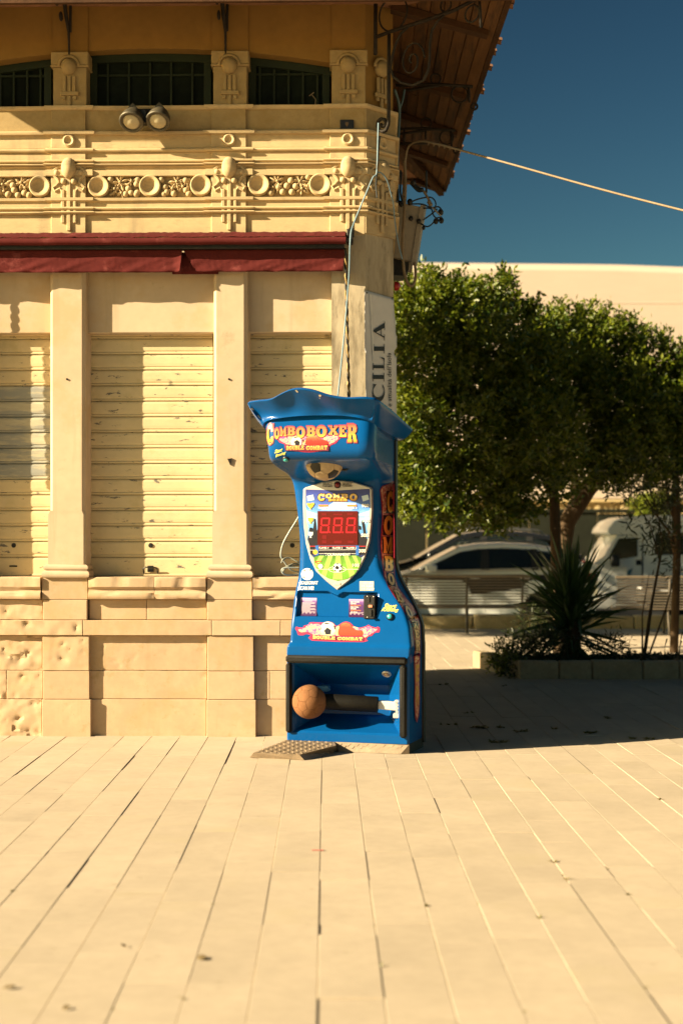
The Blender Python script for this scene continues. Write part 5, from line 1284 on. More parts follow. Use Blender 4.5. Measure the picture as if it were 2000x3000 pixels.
button('kick_button', 1142, 1807, 8.5, M['black_plastic'], M['teal'])
decal('start_kicking_lettering', [lett('Start', ((1123, 1784), (1160, 1782), (1162, 1770), (1127, 1768)), .03, shear=.3), lett('Kicking', ((1116, 1793), (1166, 1794), (1167, 1783), (1120, 1781)), .03, shear=.3)], M['p_yellow'], 1)

# score board
Z4 = lambda pts: [(800 + a/3.484, 1350 + b/3.484) for a, b in pts]
OUT = Z4([(308,290),(330,272),(500,216),(655,196),(820,214),(985,264),(1005,285),(1010,500),(1000,650),(982,820),(935,985),(875,1110),(775,1225),(655,1320),(545,1232),(440,1130),(380,1010),(335,850),(310,650),(304,450)])
INN = Z4([(332,292),(655,302),(986,286),(990,480),(968,545),(985,600),(955,690),(972,760),(945,860),(935,960),(895,990),(888,1060),(830,1160),(755,1205),(655,1225),(560,1200),(480,1150),(422,1070),(415,990),(378,950),(372,870),(348,800),(362,690),(338,600),(355,545),(332,480)])
vs2, fs2 = smooth_poly(OUT, 2)
fvs = [on_board(u, v, 0) for u, v in vs2]; ctr = sum(fvs, Vector())/len(fvs)
board = empty('score_board'); board.parent = mach
n = len(vs2); ring_pts = [(OUT[i]) for i in range(len(OUT))]
oo_ = fill_outline([ring_pts]); rp = ring_pts
f0 = [on_board(u, v, 0) for u, v in rp]; f1 = [on_board(u, v, .010) for u, v in rp]; f1 = [p.lerp(Vector((ctr.x, p.y, ctr.z)), .022) for p in f1]; f_1 = [Vector((p.x, .12, p.z)) for p in f0]
N_ = len(rp); mb = MB(); mb.add(f_1 + f0 + f1, [(i, (i+1) % N_, (i+1) % N_+N_, i+N_) for i in range(N_)] + [(i+N_, (i+1) % N_+N_, (i+1) % N_+2*N_, i+2*N_) for i in range(N_)] + [tuple(range(2*N_, 3*N_))])
mb.build('board_frame', M['silver'], board)
S = lambda u, v, off: on_board(u, v, .0095 + off)
def bd(name, polys, m, layer, **kw): return decal(name, polys, m, layer, board, S, 400, .001, **kw)
bd('board_print', [fill_outline([INN])], grad('print_stadium', [(0, (.02, .03, .10)), (.34, (.10, .30, .62)), (.52, (.30, .55, .78)), (.66, (.10, .27, .66)), (.82, (.05, .08, .36)), (1, (.03, .03, .16))], zz(1610), zz(1430), .28, .28, 9), 0)
z4 = lambda *p: Z4(p)
bd('board_black', [poly(*z4((352,800),(372,740),(400,770),(452,700),(452,870),(375,870))), poly(*z4((862,700),(900,770),(930,760),(960,800),(945,870),(862,870))), poly(*z4((372,872),(945,872),(933,960),(380,955)))], M['p_black'], 1)
# raised arms of the crowd
for pts in (((402,800),(408,690),(420,590),(432,590),(426,640),(440,690),(436,800)), ((365,720),(372,685),(380,708),(388,680),(394,708),(404,690),(400,730)), ((900,625),(912,600),(935,650),(945,760),(928,780)), ((870,700),(874,660),(886,690),(896,668),(898,705))): bd('raised_arm', [poly(*z4(*pts))], M['p_black'], 2)
fld = z4((416,985),(465,965),(850,965),(896,990),(888,1060),(830,1160),(755,1205),(655,1225),(560,1200),(480,1150),(422,1070))
bd('board_field', [fill_outline([fld])], grad('print_grass', [(0, (.10, .28, .02)), (.5, (.16, .36, .04)), (1, (.06, .16, .02))], zz(1705), zz(1625), .3, .5, 40), 2)
bd('board_field_stripe', [poly(*z4((470,968),(520,968),(440,1100),(420,1065))), poly(*z4((560,968),(610,968),(540,1185),(490,1155))), poly(*z4((640,968),(685,968),(710,1212),(605,1212))), poly(*z4((720,968),(765,968),(835,1150),(780,1190))), poly(*z4((800,968),(845,968),(885,1060),(870,1100)))], flat('print_grass_pale', (.26, .44, .09), .3), 3)
def thin(pts, w): 
    out = []
    for a, b in zip(pts, pts[1:]):
        d = (Vector(b)-Vector(a)); n_ = Vector((-d.y, d.x)).normalized()*w; out.append(poly(*[tuple(q_) for q_ in (Vector(a)+n_, Vector(b)+n_, Vector(b)-n_, Vector(a)-n_)]))
    return out
bd('board_lines', thin(z4((440,1107),(870,1107)), .5) + thin([(Z4([(655+88*math.cos(t*.35), 1108+32*math.sin(t*.35))])[0]) for t in range(19)], .5), M['p_white'], 4)
bd('board_ropes', thin(z4((372,872),(945,872)), .9), M['p_red'], 4, label='red ring rope on the printed score board'); bd('board_ropes', thin(z4((375,912),(940,906)), .5) + thin(z4((462,948),(850,948)), .5), M['p_white'], 4)
bd('board_posts', [rectp(*(Z4([(430,865)])[0]), *(Z4([(463,965)])[0])), rectp(*(Z4([(843,865)])[0]), *(Z4([(875,965)])[0]))], flat('print_blue_post', (.03, .12, .40), .3), 5)
bd('board_spotlights', [poly(*z4((345,360),(408,345),(420,400),(352,412))), poly(*z4((900,360),(965,345),(978,395),(915,415)))], flat('print_pale_blue', (.50, .62, .72), .3), 2)
bd('board_beams', [poly(*z4((338,505),(452,540),(452,555),(345,560))), poly(*z4((862,545),(985,505),(980,560),(862,560))), poly(*z4((620,420),(850,430),(800,505),(480,505)))], flat('print_beam_blue', (.34, .54, .76), .3), 1)
def trophy(a, b, s, m): bd('board_trophy', [poly(*z4((a-s,b-s*1.1),(a+s,b-s*1.1),(a+s*.9,b),(a+s*.3,b+s*.6),(a+s*.2,b+s*1.0),(a+s*.6,b+s*1.2),(a-s*.6,b+s*1.2),(a-s*.2,b+s*1.0),(a-s*.3,b+s*.6),(a-s*.9,b)))], m, 5)
M['p_cream'] = flat('print_cream', (.68, .62, .50), .3); M['p_gold'] = flat('print_gold', (.72, .42, .05), .3); M['p_silver'] = flat('print_silver', (.55, .55, .58), .3)
for a, b, s in ((360, 450, 17), (380, 470, 22), (402, 448, 17)): trophy(a, b, s, M['p_gold'])
trophy(380, 610, 27, M['p_gold']); trophy(382, 755, 26, M['p_silver'])
bd('board_medal', [disc(*Z4([(430, 932)])[0], 7)], M['p_gold'], 6); bd('board_medal', [disc(*Z4([(482, 1077)])[0], 7)], M['p_white'], 6); bd('board_ribbon', thin(z4((478,1052),(440,1045),(430,1028),(480,1022),(490,1030)), .9), M['p_red'], 6)
bd('board_ball', [disc(*Z4([(655, 1090)])[0], 13.2)], M['p_white'], 6)
bd('board_ball', [poly(*z4((650,1068),(672,1085),(664,1108),(638,1106),(632,1084)))] + [poly(*[(Z4([(655+46*math.cos(a+d)*f, 1090+46*math.sin(a+d)*f)])[0]) for d, f in ((-.3,.98),(.3,.98),(.22,.72),(-.22,.72))]) for a in (-1.57, -.31, .94, 2.2, 3.46)], M['p_black'], 7)
disp = rectp(*(Z4([(452,513)])[0]), *(Z4([(862,858)])[0]))
bd('score_display', [disp], flat('display_red', (.085, .004, .006), .12), 6)
# seven-segment figures
segs = []
def seg_digit(x0, y0, w, h, sl=14):
    t = 15
    def P(x, y): return (x0 + x + sl*(1-(y/h)), y0 + y)
    def s(*pts): segs.append(poly(*Z4([P(*p) for p in pts])))
    g = 3
    s((g,0),(w-g,0),(w-g-t,t),(g+t,t)); s((g,h),(w-g,h),(w-g-t,h-t),(g+t,h-t)); s((g+6,h/2),(g+t,h/2-t/2),(w-g-t,h/2-t/2),(w-g-6,h/2),(w-g-t,h/2+t/2),(g+t,h/2+t/2))
    for a, b in ((g, h/2-g), (h/2+g, h-g)):
        s((0,a),(t,a+t*.8),(t,b-t*.5),(0,b)); s((w,a),(w-t,a+t*.8),(w-t,b-t*.5),(w,b))
for x in (476, 606, 738): seg_digit(x, 580, 92, 158); segs.append(rectp(*Z4([(x+98, 722)])[0], *Z4([(x+110, 738)])[0]))
bd('score_digits', segs, flat('digit_red', (.42, .008, .018), .3), 7)
bd('display_traces', [rectp(*Z4([(a, b)])[0], *Z4([(a+w, b+h)])[0]) for a, b, w, h in ((495,535,50,22),(615,540,90,16),(755,535,60,18),(500,760,45,38),(500,812,45,30),(622,815,80,28),(760,815,60,25))], flat('display_faint', (.13, .005, .008), .2), 7)
T4 = lambda b, x0, x1, y0, y1, off=.02: lbox(b, *[Z4([(x0, 0)])[0][0], Z4([(x1, 0)])[0][0]], Z4([(0, y0)])[0][1], Z4([(0, y1)])[0][1], off)
TT = (('C',455,528,335,410),('O',532,604,335,384),('M',608,684,337,380),('B',690,768,337,382),('O',775,860,335,410))
sb4 = lambda c_, a, b, y0, y1, g: sbox(c_, Z4([(a, 0)])[0][0], Z4([(b, 0)])[0][0], Z4([(0, y0)])[0][1], Z4([(0, y1)])[0][1], g)
bd('board_title_outline', [sb4(c_, a, b, y0, y1, 1.8) for c_, a, b, y0, y1 in TT] + [sb4('BOXER', 562, 755, 386, 413, 1.5)], M['p_black'], 2)
bd('board_title', [sb4(c_, a, b, y0, y1, 0) for c_, a, b, y0, y1 in TT] + [sb4('BOXER', 562, 755, 386, 413, 0)], grad('print_gold_title', [(0, (.60, .28, .03)), (.5, (.70, .42, .10)), (.52, (.78, .55, .22)), (1, (.60, .36, .10))], zz(1469), zz(1445)), 4)
PL = (('PLAYER 1',462,556,470,490),('PLAYER 2',608,706,472,492),('PLAYER 3',750,850,470,490),('PLAYER 4',468,566,880,898),('PLAYER 5',606,706,880,898),('PLAYER 6',748,848,880,898),('TOURNAMENT',530,788,944,968))
bd('board_lettering', [T4(*p) for p in PL], M['p_white'], 7)
for b, x0, x1, y0, y1 in (('900',904,976,440,472),('700',908,978,594,626),('500',898,970,745,776),('300',875,943,903,935),('100',810,876,1050,1080)): bd('board_score', [T4(b, x0, x1, y0, y1, .03)], M['p_cream'], 7)
bd('board_high_score', [rectp(*Z4([(462, 448)])[0], *Z4([(560, 466)])[0]), rectp(*Z4([(752, 448)])[0], *Z4([(850, 466)])[0])], M['p_orange'], 4)
FT = lambda b, x0, x1, y0, y1: T4(b, x0, x1, y0, y1, .02)
bd('frame_lettering', [FT('SELECT', 508, 602, 222, 246), FT('SELECT', 708, 804, 224, 248), FT('TOURNAMENT', 503, 608, 250, 268), FT('TOURNAMENT', 702, 810, 250, 266)], M['p_black'], 3)
u_, v_ = Z4([(655, 246)])[0]; button('select_button', u_, v_, 8, M['black_plastic'], M['dark_red'], lambda u, v, off: on_board(u, v, .010+off), board)
mb = MB(); p = on_board(*Z4([(655, 1257)])[0], .0105); mb.cbox(p.x-.020, p.x+.020, p.y-.003, p.y+.001, p.z-.007, p.z+.007, .003); mb.build('frame_badge', M['silver'], board)

# stickers and prints on the lower front
decal('round_sticker', [disc(900, 1682, 17.5, 17.5, 28)], M['p_white'], 0)
decal('round_sticker_dots', [disc(u, v, 2.4, 2.4, 8) for u, v in ((892, 1672), (909, 1670), (891, 1691))], M['p_black'], 1)
decal('tag_lettering', [lbox('#KALKOMAT', 877, 931, 1703, 1713, .03), lbox('SCAN ME!', 876, 919, 1718, 1728, .03)], M['p_white'], 0)
decal('price_sticker', [rectp(1053, 1703, 1095, 1731)], grad('foil', [(0, (.30, .34, .30)), (1, (.45, .44, .40))], zz(1731), zz(1703), .25, .8, 30), 0)
decal('price_lettering', [lbox('1 \u20ac - 1 gioco', 1066, 1094, 1705, 1712, .03), lbox('2 \u20ac - 5 giochi', 1059, 1093, 1714, 1721, .03), lbox('3 \u20ac - 8 giochi', 1060, 1095, 1723, 1730, .03)], M['p_white'], 1)
PURP = grad('print_purple_card', [(0, (.05, .012, .06)), (.6, (.075, .02, .11)), (.78, (.16, .06, .24)), (.92, (.42, .30, .48)), (1, (.45, .26, .46))], zz(1806, .07), zz(1752, .07), .35)
for (u0, u1, v0, v1, nm, kind) in ((880, 928, 1751, 1804, 'rules card', 0), (1021, 1069, 1755, 1808, 'how to play card', 1)):
    decal('instruction_card', [poly((u0+1, v0), (u1, v0+1), (u1-1, v1+1), (u0, v1))], PURP, 0)
    lines = []
    if kind == 0:
        for k in range(13):
            y_ = v0 + 14 + k*3.0; lines.append(rectp(u0+4, y_, u1-3-(k % 3 == 2)*14 - rng.uniform(0, 3), y_+1.4))
        lines.append(rectp(u0+11, v0+9, u1-12, v0+11))
        decal('card_lines', lines, flat('print_lilac', (.48, .40, .44), .4), 1)
    else:
        decal('card_lettering', [lbox(t, u0+6, u0+6+w, v0+7+k*5.0, v0+10.6+k*5.0, .02) for k, (t, w, o_) in enumerate((('SELECT THE GAME', 25, 0), ('FOR BOXER', 16, 0), ('PUSH START BOXING', 30, 1), ('PUNCH THE BALL', 24, 0), ('FOR KICKER', 16, 0), ('PUSH START KICKING', 30, 1), ('KICK THE BALL', 20, 0))) if not o_], M['p_white'], 1)
        decal('card_lettering', [lbox(t, u0+6, u0+6+w, v0+7+k*5.0, v0+10.6+k*5.0, .02) for k, t, w in ((2, 'PUSH START BOXING', 30), (5, 'PUSH START KICKING', 30))], M['p_orange'], 1)
        for k in range(5): lines.append(rectp(u0+3, v0+43+k*2.2-3, u1-3-rng.uniform(0, 6), v0+44.1+k*2.2-3))
        decal('card_lines', lines, flat('print_lilac2', (.48, .40, .44), .4), 1)
coin = empty('coin_mechanism'); coin.parent = mach
p0, p1 = on_body(1072, 1743, .0), on_body(1099, 1813, .0); yc_ = (p0.y+p1.y)/2
mb = MB(); mb.cbox(p0.x, p1.x, min(p0.y, p1.y)-.012, max(p0.y,p1.y)+.01, p1.z, p0.z, .004); mb.build('coin_plate', M['black_plastic'], coin)
yy = min(p0.y, p1.y) - .012
def cp(u, v, d=0): q_ = MP(u, v, yy-d); return q_
mb = MB(); a, b = cp(1080, 1747), cp(1083, 1764); mb.cbox(a.x-.004, a.x+.006, yy-.006, yy-.001, b.z, a.z, .002); mb.build('coin_slot', M['metal_dark'], coin)
mb = MB(); a = cp(1085.5, 1776); mb.cbox(a.x-.012, a.x+.012, yy-.010, yy-.001, a.z-.008, a.z+.008, .002); mb.build('reject_button', flat('salmon_button', (.55, .22, .13), .4), coin)
mb = MB(); a = cp(1087, 1800); mb.cbox(a.x-.005, a.x+.005, yy-.008, yy-.001, a.z-.012, a.z+.030, .003); mb.cbox(a.x-.004, a.x+.02, yy-.014, yy-.001, a.z-.026, a.z-.012, .004); mb.build('return_flap', M['metal_dark'], coin)
for u, v in ((1076, 1747), (1094, 1748), (1076, 1808), (1095, 1809)): mb = MB(); a = cp(u, v); mb.lathe([(0, .003), (.003, .002), (.004, 0)], (a.x, yy-.001, a.z), (0, -1, 0), 8); mb.build('screw', M['silver'], coin)
# second DOUBLE COMBAT print
Z8 = lambda pts: [(840 + a/6.031, 1720 + b/6.031) for a, b in pts]
decal('combat_print', [smooth_poly(Z8([(150,740),(165,700),(215,712),(290,715),(300,680),(385,665),(400,625),(500,622),(640,628),(740,608),(830,640),(880,690),(960,640),(1030,610),(1110,625),(1180,690),(1210,720),(1300,715),(1400,690),(1440,665),(1480,690),(1570,715),(1600,700),(1640,720),(1630,800),(1560,800),(1500,860),(1440,870),(1400,920),(1360,970),(440,945),(425,850),(330,830),(300,850),(200,845),(185,790)]), 2)], M['p_magenta'], 0)
decal('combat_print', [smooth_poly(Z8([(190,750),(260,735),(330,710),(400,650),(600,655),(640,700),(1200,700),(1300,740),(1440,690),(1520,730),(1600,740),(1570,780),(1480,830),(1380,890),(1330,850),(1200,860),(600,850),(460,840),(380,790),(260,800)]), 2)], M['flame'], 1)
decal('combat_ball', [disc(*Z8([(725, 745)])[0], 23, 22, 26)], grad('print_ball_cream2', [(0, (.66, .56, .28)), (.5, (.74, .68, .50)), (1, (.70, .66, .55))], zz(1865), zz(1822)), 2)
decal('combat_ball', [poly(*Z8([(715,715),(785,760),(770,838),(690,838),(662,770)])), poly(*Z8([(660,640),(700,632),(755,638),(740,652),(680,655)])), poly(*Z8([(822,670),(850,690),(868,740),(860,768),(835,720)])), poly(*Z8([(598,720),(612,705),(600,755),(588,760)]))], M['p_black'], 3)
decal('combat_glove', [smooth_poly(Z8([(905,800),(925,720),(960,655),(1030,630),(1110,650),(1170,720),(1230,760),(1330,770),(1345,840),(1280,862),(1000,858),(920,850)]), 3)], grad('print_glove2', [(0, (.55, .04, .015)), (.4, (.58, .05, .02)), (.75, (.50, .05, .02)), (1, (.66, .16, .05))], zz(1864), zz(1824), .35, .5, 40), 3)
decal('combat_glow', [smooth_poly(Z8([(872,850),(865,760),(885,700),(925,690),(915,760),(900,850)]), 3)], flat('print_glow', (.80, .62, .25), .35), 2)
decal('combat_banner', [poly(*Z8([(450,842),(868,862),(868,940),(450,925)])), poly(*Z8([(885,868),(1355,880),(1355,955),(885,945)]))], M['p_plum'], 4)
decal('combat_lettering', [slab('DOUBLE', tuple(Z8([(460,915),(860,932),(860,878),(460,855)]))), slab('COMBAT', tuple(Z8([(895,938),(1345,948),(1345,888),(895,880)])))], grad('print_gold_banner2', [(0, (.62, .25, .05)), (.5, (.74, .42, .10)), (1, (.76, .52, .20))], zz(1878), zz(1862)), 5)

# side art: letters down the right-hand side
edge = [(1112,1436),(1118,1424),(1140,1416),(1152,1408),(1155,1420),(1154,1500),(1155,1580),(1155,1650),(1156,1690),(1166,1722),(1186,1748),(1208,1775),(1224,1805),(1229,1830),(1231,1870),(1231,1960),(1229,2000),(1222,2034),(1213,2028),(1211,1990),(1214,1940),(1212,1880),(1207,1835),(1198,1815),(1184,1795),(1170,1770),(1150,1742),(1135,1718),(1124,1690),(1118,1650),(1113,1600),(1115,1560),(1118,1520),(1116,1480)]
edge = [(a, b if b < 1900 else 1880 + (b-1880)*.42) for a, b in edge]
M['blue_side'] = M['blue']
decal('side_print', [fill_outline([edge])], M['p_crimson'], 0, L=9)
cxe = lambda f: [(a + (sum(p[0] for p in edge)/len(edge)*0), b) for a, b in edge]
def shrink(pts, d):
    out = []; n_ = len(pts)
    for i in range(n_):
        a, b, c_ = Vector(pts[i-1]), Vector(pts[i]), Vector(pts[(i+1) % n_]); t = (c_-a); nrm = Vector((-t.y, t.x)).normalized(); q_ = b + nrm*d*(1+.5*math.sin(i*2.7)); out.append((q_.x, q_.y))
    return out
decal('side_print', [fill_outline([shrink(edge, 2.6)])], M['flame2'], 1, L=9)
SL = [('C', ((1131,1502),(1151,1502),(1152,1438),(1131,1440))), ('O', ((1121,1567),(1149,1567),(1151,1511),(1122,1511))), ('M', ((1120,1620),(1149,1621),(1149,1574),(1119,1573))), ('B', ((1125,1672),(1150,1675),(1150,1630),(1123,1629))), ('O', ((1137,1713),(1156,1718),(1151,1682),(1131,1678))), ('B', ((1166,1764),(1185,1768),(1165,1730),(1151,1730))), ('O', ((1195,1812),(1213,1815),(1196,1776),(1181,1775))), ('X', ((1211,1840),(1223,1842),(1219,1821),(1203,1820))), ('E', ((1215,1868),(1226,1869),(1225,1847),(1212,1846))), ('R', ((1216,1905),(1227,1906),(1227,1876),(1215,1875)))]
def qgrow(q_, d):
    c_ = (sum(p[0] for p in q_)/4, sum(p[1] for p in q_)/4); return [(p[0] + math.copysign(d, p[0]-c_[0]), p[1] + math.copysign(d, p[1]-c_[1])) for p in q_]
decal('side_lettering_outline', [poly(*qgrow(q_, 1.6)) for c_, q_ in SL], M['p_black'], 2.6, L=8)
decal('side_lettering', [slab(c_, q_, .4) for c_, q_ in SL], grad('print_gold_side', [(0, (.60, .44, .22)), (.35, (.80, .58, .24)), (.6, (.90, .58, .10)), (1, (.90, .52, .06))], .55, 1.6, .3, .25, 14), 4.4, L=8)
# lower part of the side art, on the flat cabinet side
zc0, zc1 = .165, .60
mb = MB(); 
def side_pt(f, z_, off): 
    a = Vector((xr0, 0.0, 0)).lerp(Vector((xb0, YB, 0)), f); n_ = Vector((YB, -(xb0-xr0), 0)).normalized(); p = a + n_*off; p.z = z_; return p
eL = [(.36, .60), (.33, .52), (.38, .40), (.34, .30), (.40, .20), (.55, .165), (.72, .20), (.80, .30), (.76, .42), (.82, .52), (.80, .60)]
mb.add([side_pt(f, z_, .003) for f, z_ in eL], [tuple(range(len(eL)))]); mb.build('side_print', M['p_crimson'], mach)
eS = [(.41, .60), (.40, .50), (.44, .40), (.41, .30), (.46, .215), (.56, .19), (.67, .22), (.73, .31), (.70, .42), (.75, .52), (.74, .60)]
mb = MB(); mb.add([side_pt(f, z_, .0042) for f, z_ in eS], [tuple(range(len(eS)))]); mb.build('side_print', M['flame2'], mach)
mb = MB(); vs_, fs_2 = unit(text2d('R', .03)); mb.add([side_pt(.46 + .26*a, .265 + .12*b, .0055) for a, b in vs_], fs_2)
vs_, fs_2 = unit(text2d('E', .03)); mb.add([side_pt(.46 + .26*a, .41 + .10*b, .0055) for a, b in vs_], fs_2); mb.build('side_lettering', grad('print_gold_side2', [(0, (.46, .30, .06)), (1, (.60, .38, .05))], .2, .6), mach)

# chequer-plate ramp
def gp(a, b, h=0.): p = G(700 + a/2.613, 1850 + b/2.613, h); return mlocal(p)
rmp = empty('foot_ramp'); rmp.parent = mach
hA = .032
A = [gp(362, 830, .057), gp(112, 928, hA), gp(462, 943, hA), gp(742, 872, .050), gp(730, 844, .0575)]
Bb = [gp(83, 966), gp(500, 986), gp(762, 918)]
mb = MB(); mb.add(A + Bb, [(0, 1, 2, 3, 4), (1, 5, 6, 2), (2, 6, 7, 3), (0, 5, 1)]); mb.build('ramp_plate', M['chequer'], rmp)
Bk = [gp(732, 845, .0575), gp(1302, 864, .0575), gp(1236, 938, 0.003), gp(762, 920, .003), gp(744, 873, .049)]
mb = MB(); mb.add(Bk, [(0, 1, 2, 3), (0, 3, 4)]); mb.add([Bk[1], Bk[2], Vector((Bk[1].x, Bk[1].y, 0))], [(0,1,2)]); mb.build('ramp_plate', M['chequer'], rmp)
mb = MB()
def treads(o, ex_, ey_, n1, n2, st, inside):
    nrm = ex_.cross(ey_).normalized()
    if nrm.z < 0: nrm = -nrm
    for i in range(-n1, n1):
        for j in range(-n2, n2):
            c_ = o + ex_*(i*st) + ey_*(j*st + (st/2 if i % 2 else 0))
            if not inside(c_): continue
            a = ex_*.7 + ey_*.7*(1 if (i+j) % 2 else -1); a.normalize(); b = nrm.cross(a); L_, w = .015, .0042
            c_ = c_ + nrm*.0008; top_ = [c_ + a*L_*.6 + nrm*.0022, c_ - a*L_*.6 + nrm*.0022]; bas = [c_ + a*L_, c_ + b*w, c_ - a*L_, c_ - b*w]
            mb.add(bas + top_, [(0,1,4),(1,5,4),(1,2,5),(2,3,5),(3,4,5),(3,0,4)])
def inside_poly(pts):
    pl = [(p.x, p.y) for p in pts]; return lambda c_: sdist(c_.x, c_.y, pl) > .006
exA = (A[1]-A[0]).normalized(); eyA = (A[2]-A[1]).normalized(); treads(A[0] + (A[2]-A[0])*.5, exA, eyA, 30, 40, .026, inside_poly(A))
def face_inside(P): 
    return inside_poly(P)
P_ = [A[1], Bb[0], Bb[1], A[2]]; treads(sum(P_, Vector())/4, (Bb[1]-Bb[0]).normalized(), (Bb[0]-A[1]).normalized(), 40, 8, .026, inside_poly(P_))
P_ = [A[2], Bb[1], Bb[2], A[3]]; treads(sum(P_, Vector())/4, (Bb[2]-Bb[1]).normalized(), (Bb[1]-A[2]).normalized(), 40, 8, .026, inside_poly(P_))
nB = (Bk[1]-Bk[0]).normalized(); mB = ((Bk[2]+Bk[3])/2 - (Bk[0]+Bk[1])/2).normalized(); mB = (mB - nB*mB.dot(nB)).normalized()
cB = (Bk[0]+Bk[1]+Bk[2]+Bk[3])/4; treads(cB, nB, mB, 40, 8, .026, inside_poly([Bk[0], Bk[1], Bk[2], Bk[3]]))
mb.build('tread_pattern', M['chequer'], rmp, kind='stuff')

# mains lead looping out on the left
def ml(u, v, Y): return W(u, v, Y)
cable('power_cord', [W(882, 1500, 8.85), W(868, 1525, 8.86), W(845, 1562, 8.87), W(828, 1595, 8.88), W(822, 1625, 8.89), W(828, 1640, 8.9), W(850, 1668, 8.92), W(872, 1676, 8.94), W(890, 1680, 8.95), W(862, 1684, 8.90), W(838, 1684, 8.88), W(826, 1676, 8.87), W(832, 1664, 8.87), W(880, 1664, 8.9)], .0046, M['cable_white'], 'thin white power cord looping beside the left of the blue machine')
o = bpy.data.objects['power_cord']; o.location = (0,0,0); o.rotation_euler = (0,0,0)
cable('spare_cord', [W(824, 1650, 8.88), W(830, 1638, 8.88), W(848, 1634, 8.9), W(872, 1646, 8.9), W(892, 1652, 8.92), W(860, 1652, 8.91), W(834, 1664, 8.9), W(829, 1675, 8.89), W(840, 1662, 8.9), W(880, 1655, 8.92)], .0055, mat('grey_green_cable', (.20, .20, .15), .5, .1, 20), 'thin greyish cord coiled on the stone sill behind the white power cord')
o = bpy.data.objects['spare_cord']; o.location = (0,0,0); o.rotation_euler = (0,0,0)
# ------------------------------------------------------------------ planter bed, plants, trees
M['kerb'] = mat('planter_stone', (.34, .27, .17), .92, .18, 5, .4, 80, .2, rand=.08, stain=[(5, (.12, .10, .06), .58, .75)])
M['soil'] = mat('soil', (.06, .045, .03), .95, .3, 9, .4, 60, .1)
planter = empty('stone_planter', G(1520, 1990), 0, 'low planter bed edged with rough stone blocks, in the shade beside the lit paving', 'planter')
PO = G(1520, 1990)
def pl(u, v, h=0.): p = G(u, v, h); return Vector((p.x-PO.x, p.y-PO.y, p.z))
hk = .165
fa, fb = pl(1520, 1990), pl(2150, 1990); ba = Vector((fa.x-.30, fa.y+1.25, 0)); 
def block(a, b, w, h, par, m, nm='kerb_stone'):
    d = (b-a); L_ = d.length; ang = math.atan2(d.y, d.x); mb = MB(); mb.cbox(.003, L_-.003, 0, w, -.02, h, .012)
    mb.v = [(x, y + .006*noise.noise((x*9 + a.x*7, y*9, z_*14)), z_ + (.007*noise.noise((x*8 + a.x*5, 3, 0)) if z_ > .05 else 0)) for x, y, z_ in mb.v]
    o = mb.build(nm, m, par, loc=a, rz=ang); return o
xs_ = [0, .36, .66, 1.12, 1.45, 1.95, 2.4]
for a, b in zip(xs_, xs_[1:]): block(fa + Vector((a, 0, 0)), fa + Vector((b, 0, 0)), .13, hk + rng.uniform(-.006, .006), planter, M['kerb'])
side = (ba-fa).normalized(); L_ = (ba-fa).length; k = 0
while k < L_:
    k1 = min(L_, k + rng.uniform(.4, .6)); block(fa + side*k1 + Vector((.0, .1, 0)), fa + side*k + Vector((.0, .1, 0)), .13, hk-.01, planter, M['kerb']); k = k1
mb = MB(); mb.prism([(fa.x+.05, fa.y+.12), (fa.x+2.4, fa.y+.12), (fa.x+2.4, fa.y+1.4), (ba.x+.08, ba.y)], .0, .12, 'z'); mb.build('soil', M['soil'], planter)

def leaves_mesh(name, m, P, D, L_, Wd, fold=.25):
    """leaf blades as folded rhombs: P bases, D unit directions, L_ lengths, Wd widths"""
    n = len(P); ref = rng.normal(size=(n, 3)); S_2 = np.cross(D, ref); S_2 /= np.linalg.norm(S_2, axis=1)[:, None] + 1e-9; N2 = np.cross(D, S_2)
    mid = P + D*(L_*.5)[:, None]; tip = P + D*L_[:, None]; w = (Wd*.5)[:, None]
    V = np.stack([P, mid + S_2*w + N2*w*fold, tip, mid - S_2*w + N2*w*fold], 1).reshape(-1, 3)
    me = bpy.data.meshes.new(name); me.vertices.add(4*n); me.vertices.foreach_set('co', V.astype(np.float32).ravel())
    idx = (np.arange(n)[:, None]*4 + np.array([0,1,2, 0,2,3])).ravel()
    me.loops.add(6*n); me.loops.foreach_set('vertex_index', idx.astype(np.int32)); me.polygons.add(2*n)
    me.polygons.foreach_set('loop_start', np.arange(0, 6*n, 3, dtype=np.int32)); me.materials.append(m); me.update(calc_edges=True); me.validate(); return me
def sprigs(centres, outward, nleaf, sl, ll, lw, up=.35):
    """short leafy shoots: returns bases, directions, lengths, widths"""
    n = len(centres); ax = outward + rng.normal(0, .45, (n, 3)) + np.array([0, 0, up]); ax /= np.linalg.norm(ax, axis=1)[:, None]
    t = rng.uniform(0, 1, (n, nleaf)); P = centres[:, None, :] + ax[:, None, :]*(t*sl)[..., None] + rng.normal(0, sl*.10, (n, nleaf, 3))
    D = ax[:, None, :]*.55 + rng.normal(0, .65, (n, nleaf, 3)); D /= np.linalg.norm(D, axis=2)[..., None]
    Ln = ll*rng.uniform(.6, 1.2, (n, nleaf)); return P.reshape(-1, 3), D.reshape(-1, 3), Ln.ravel(), (Ln*lw).ravel()
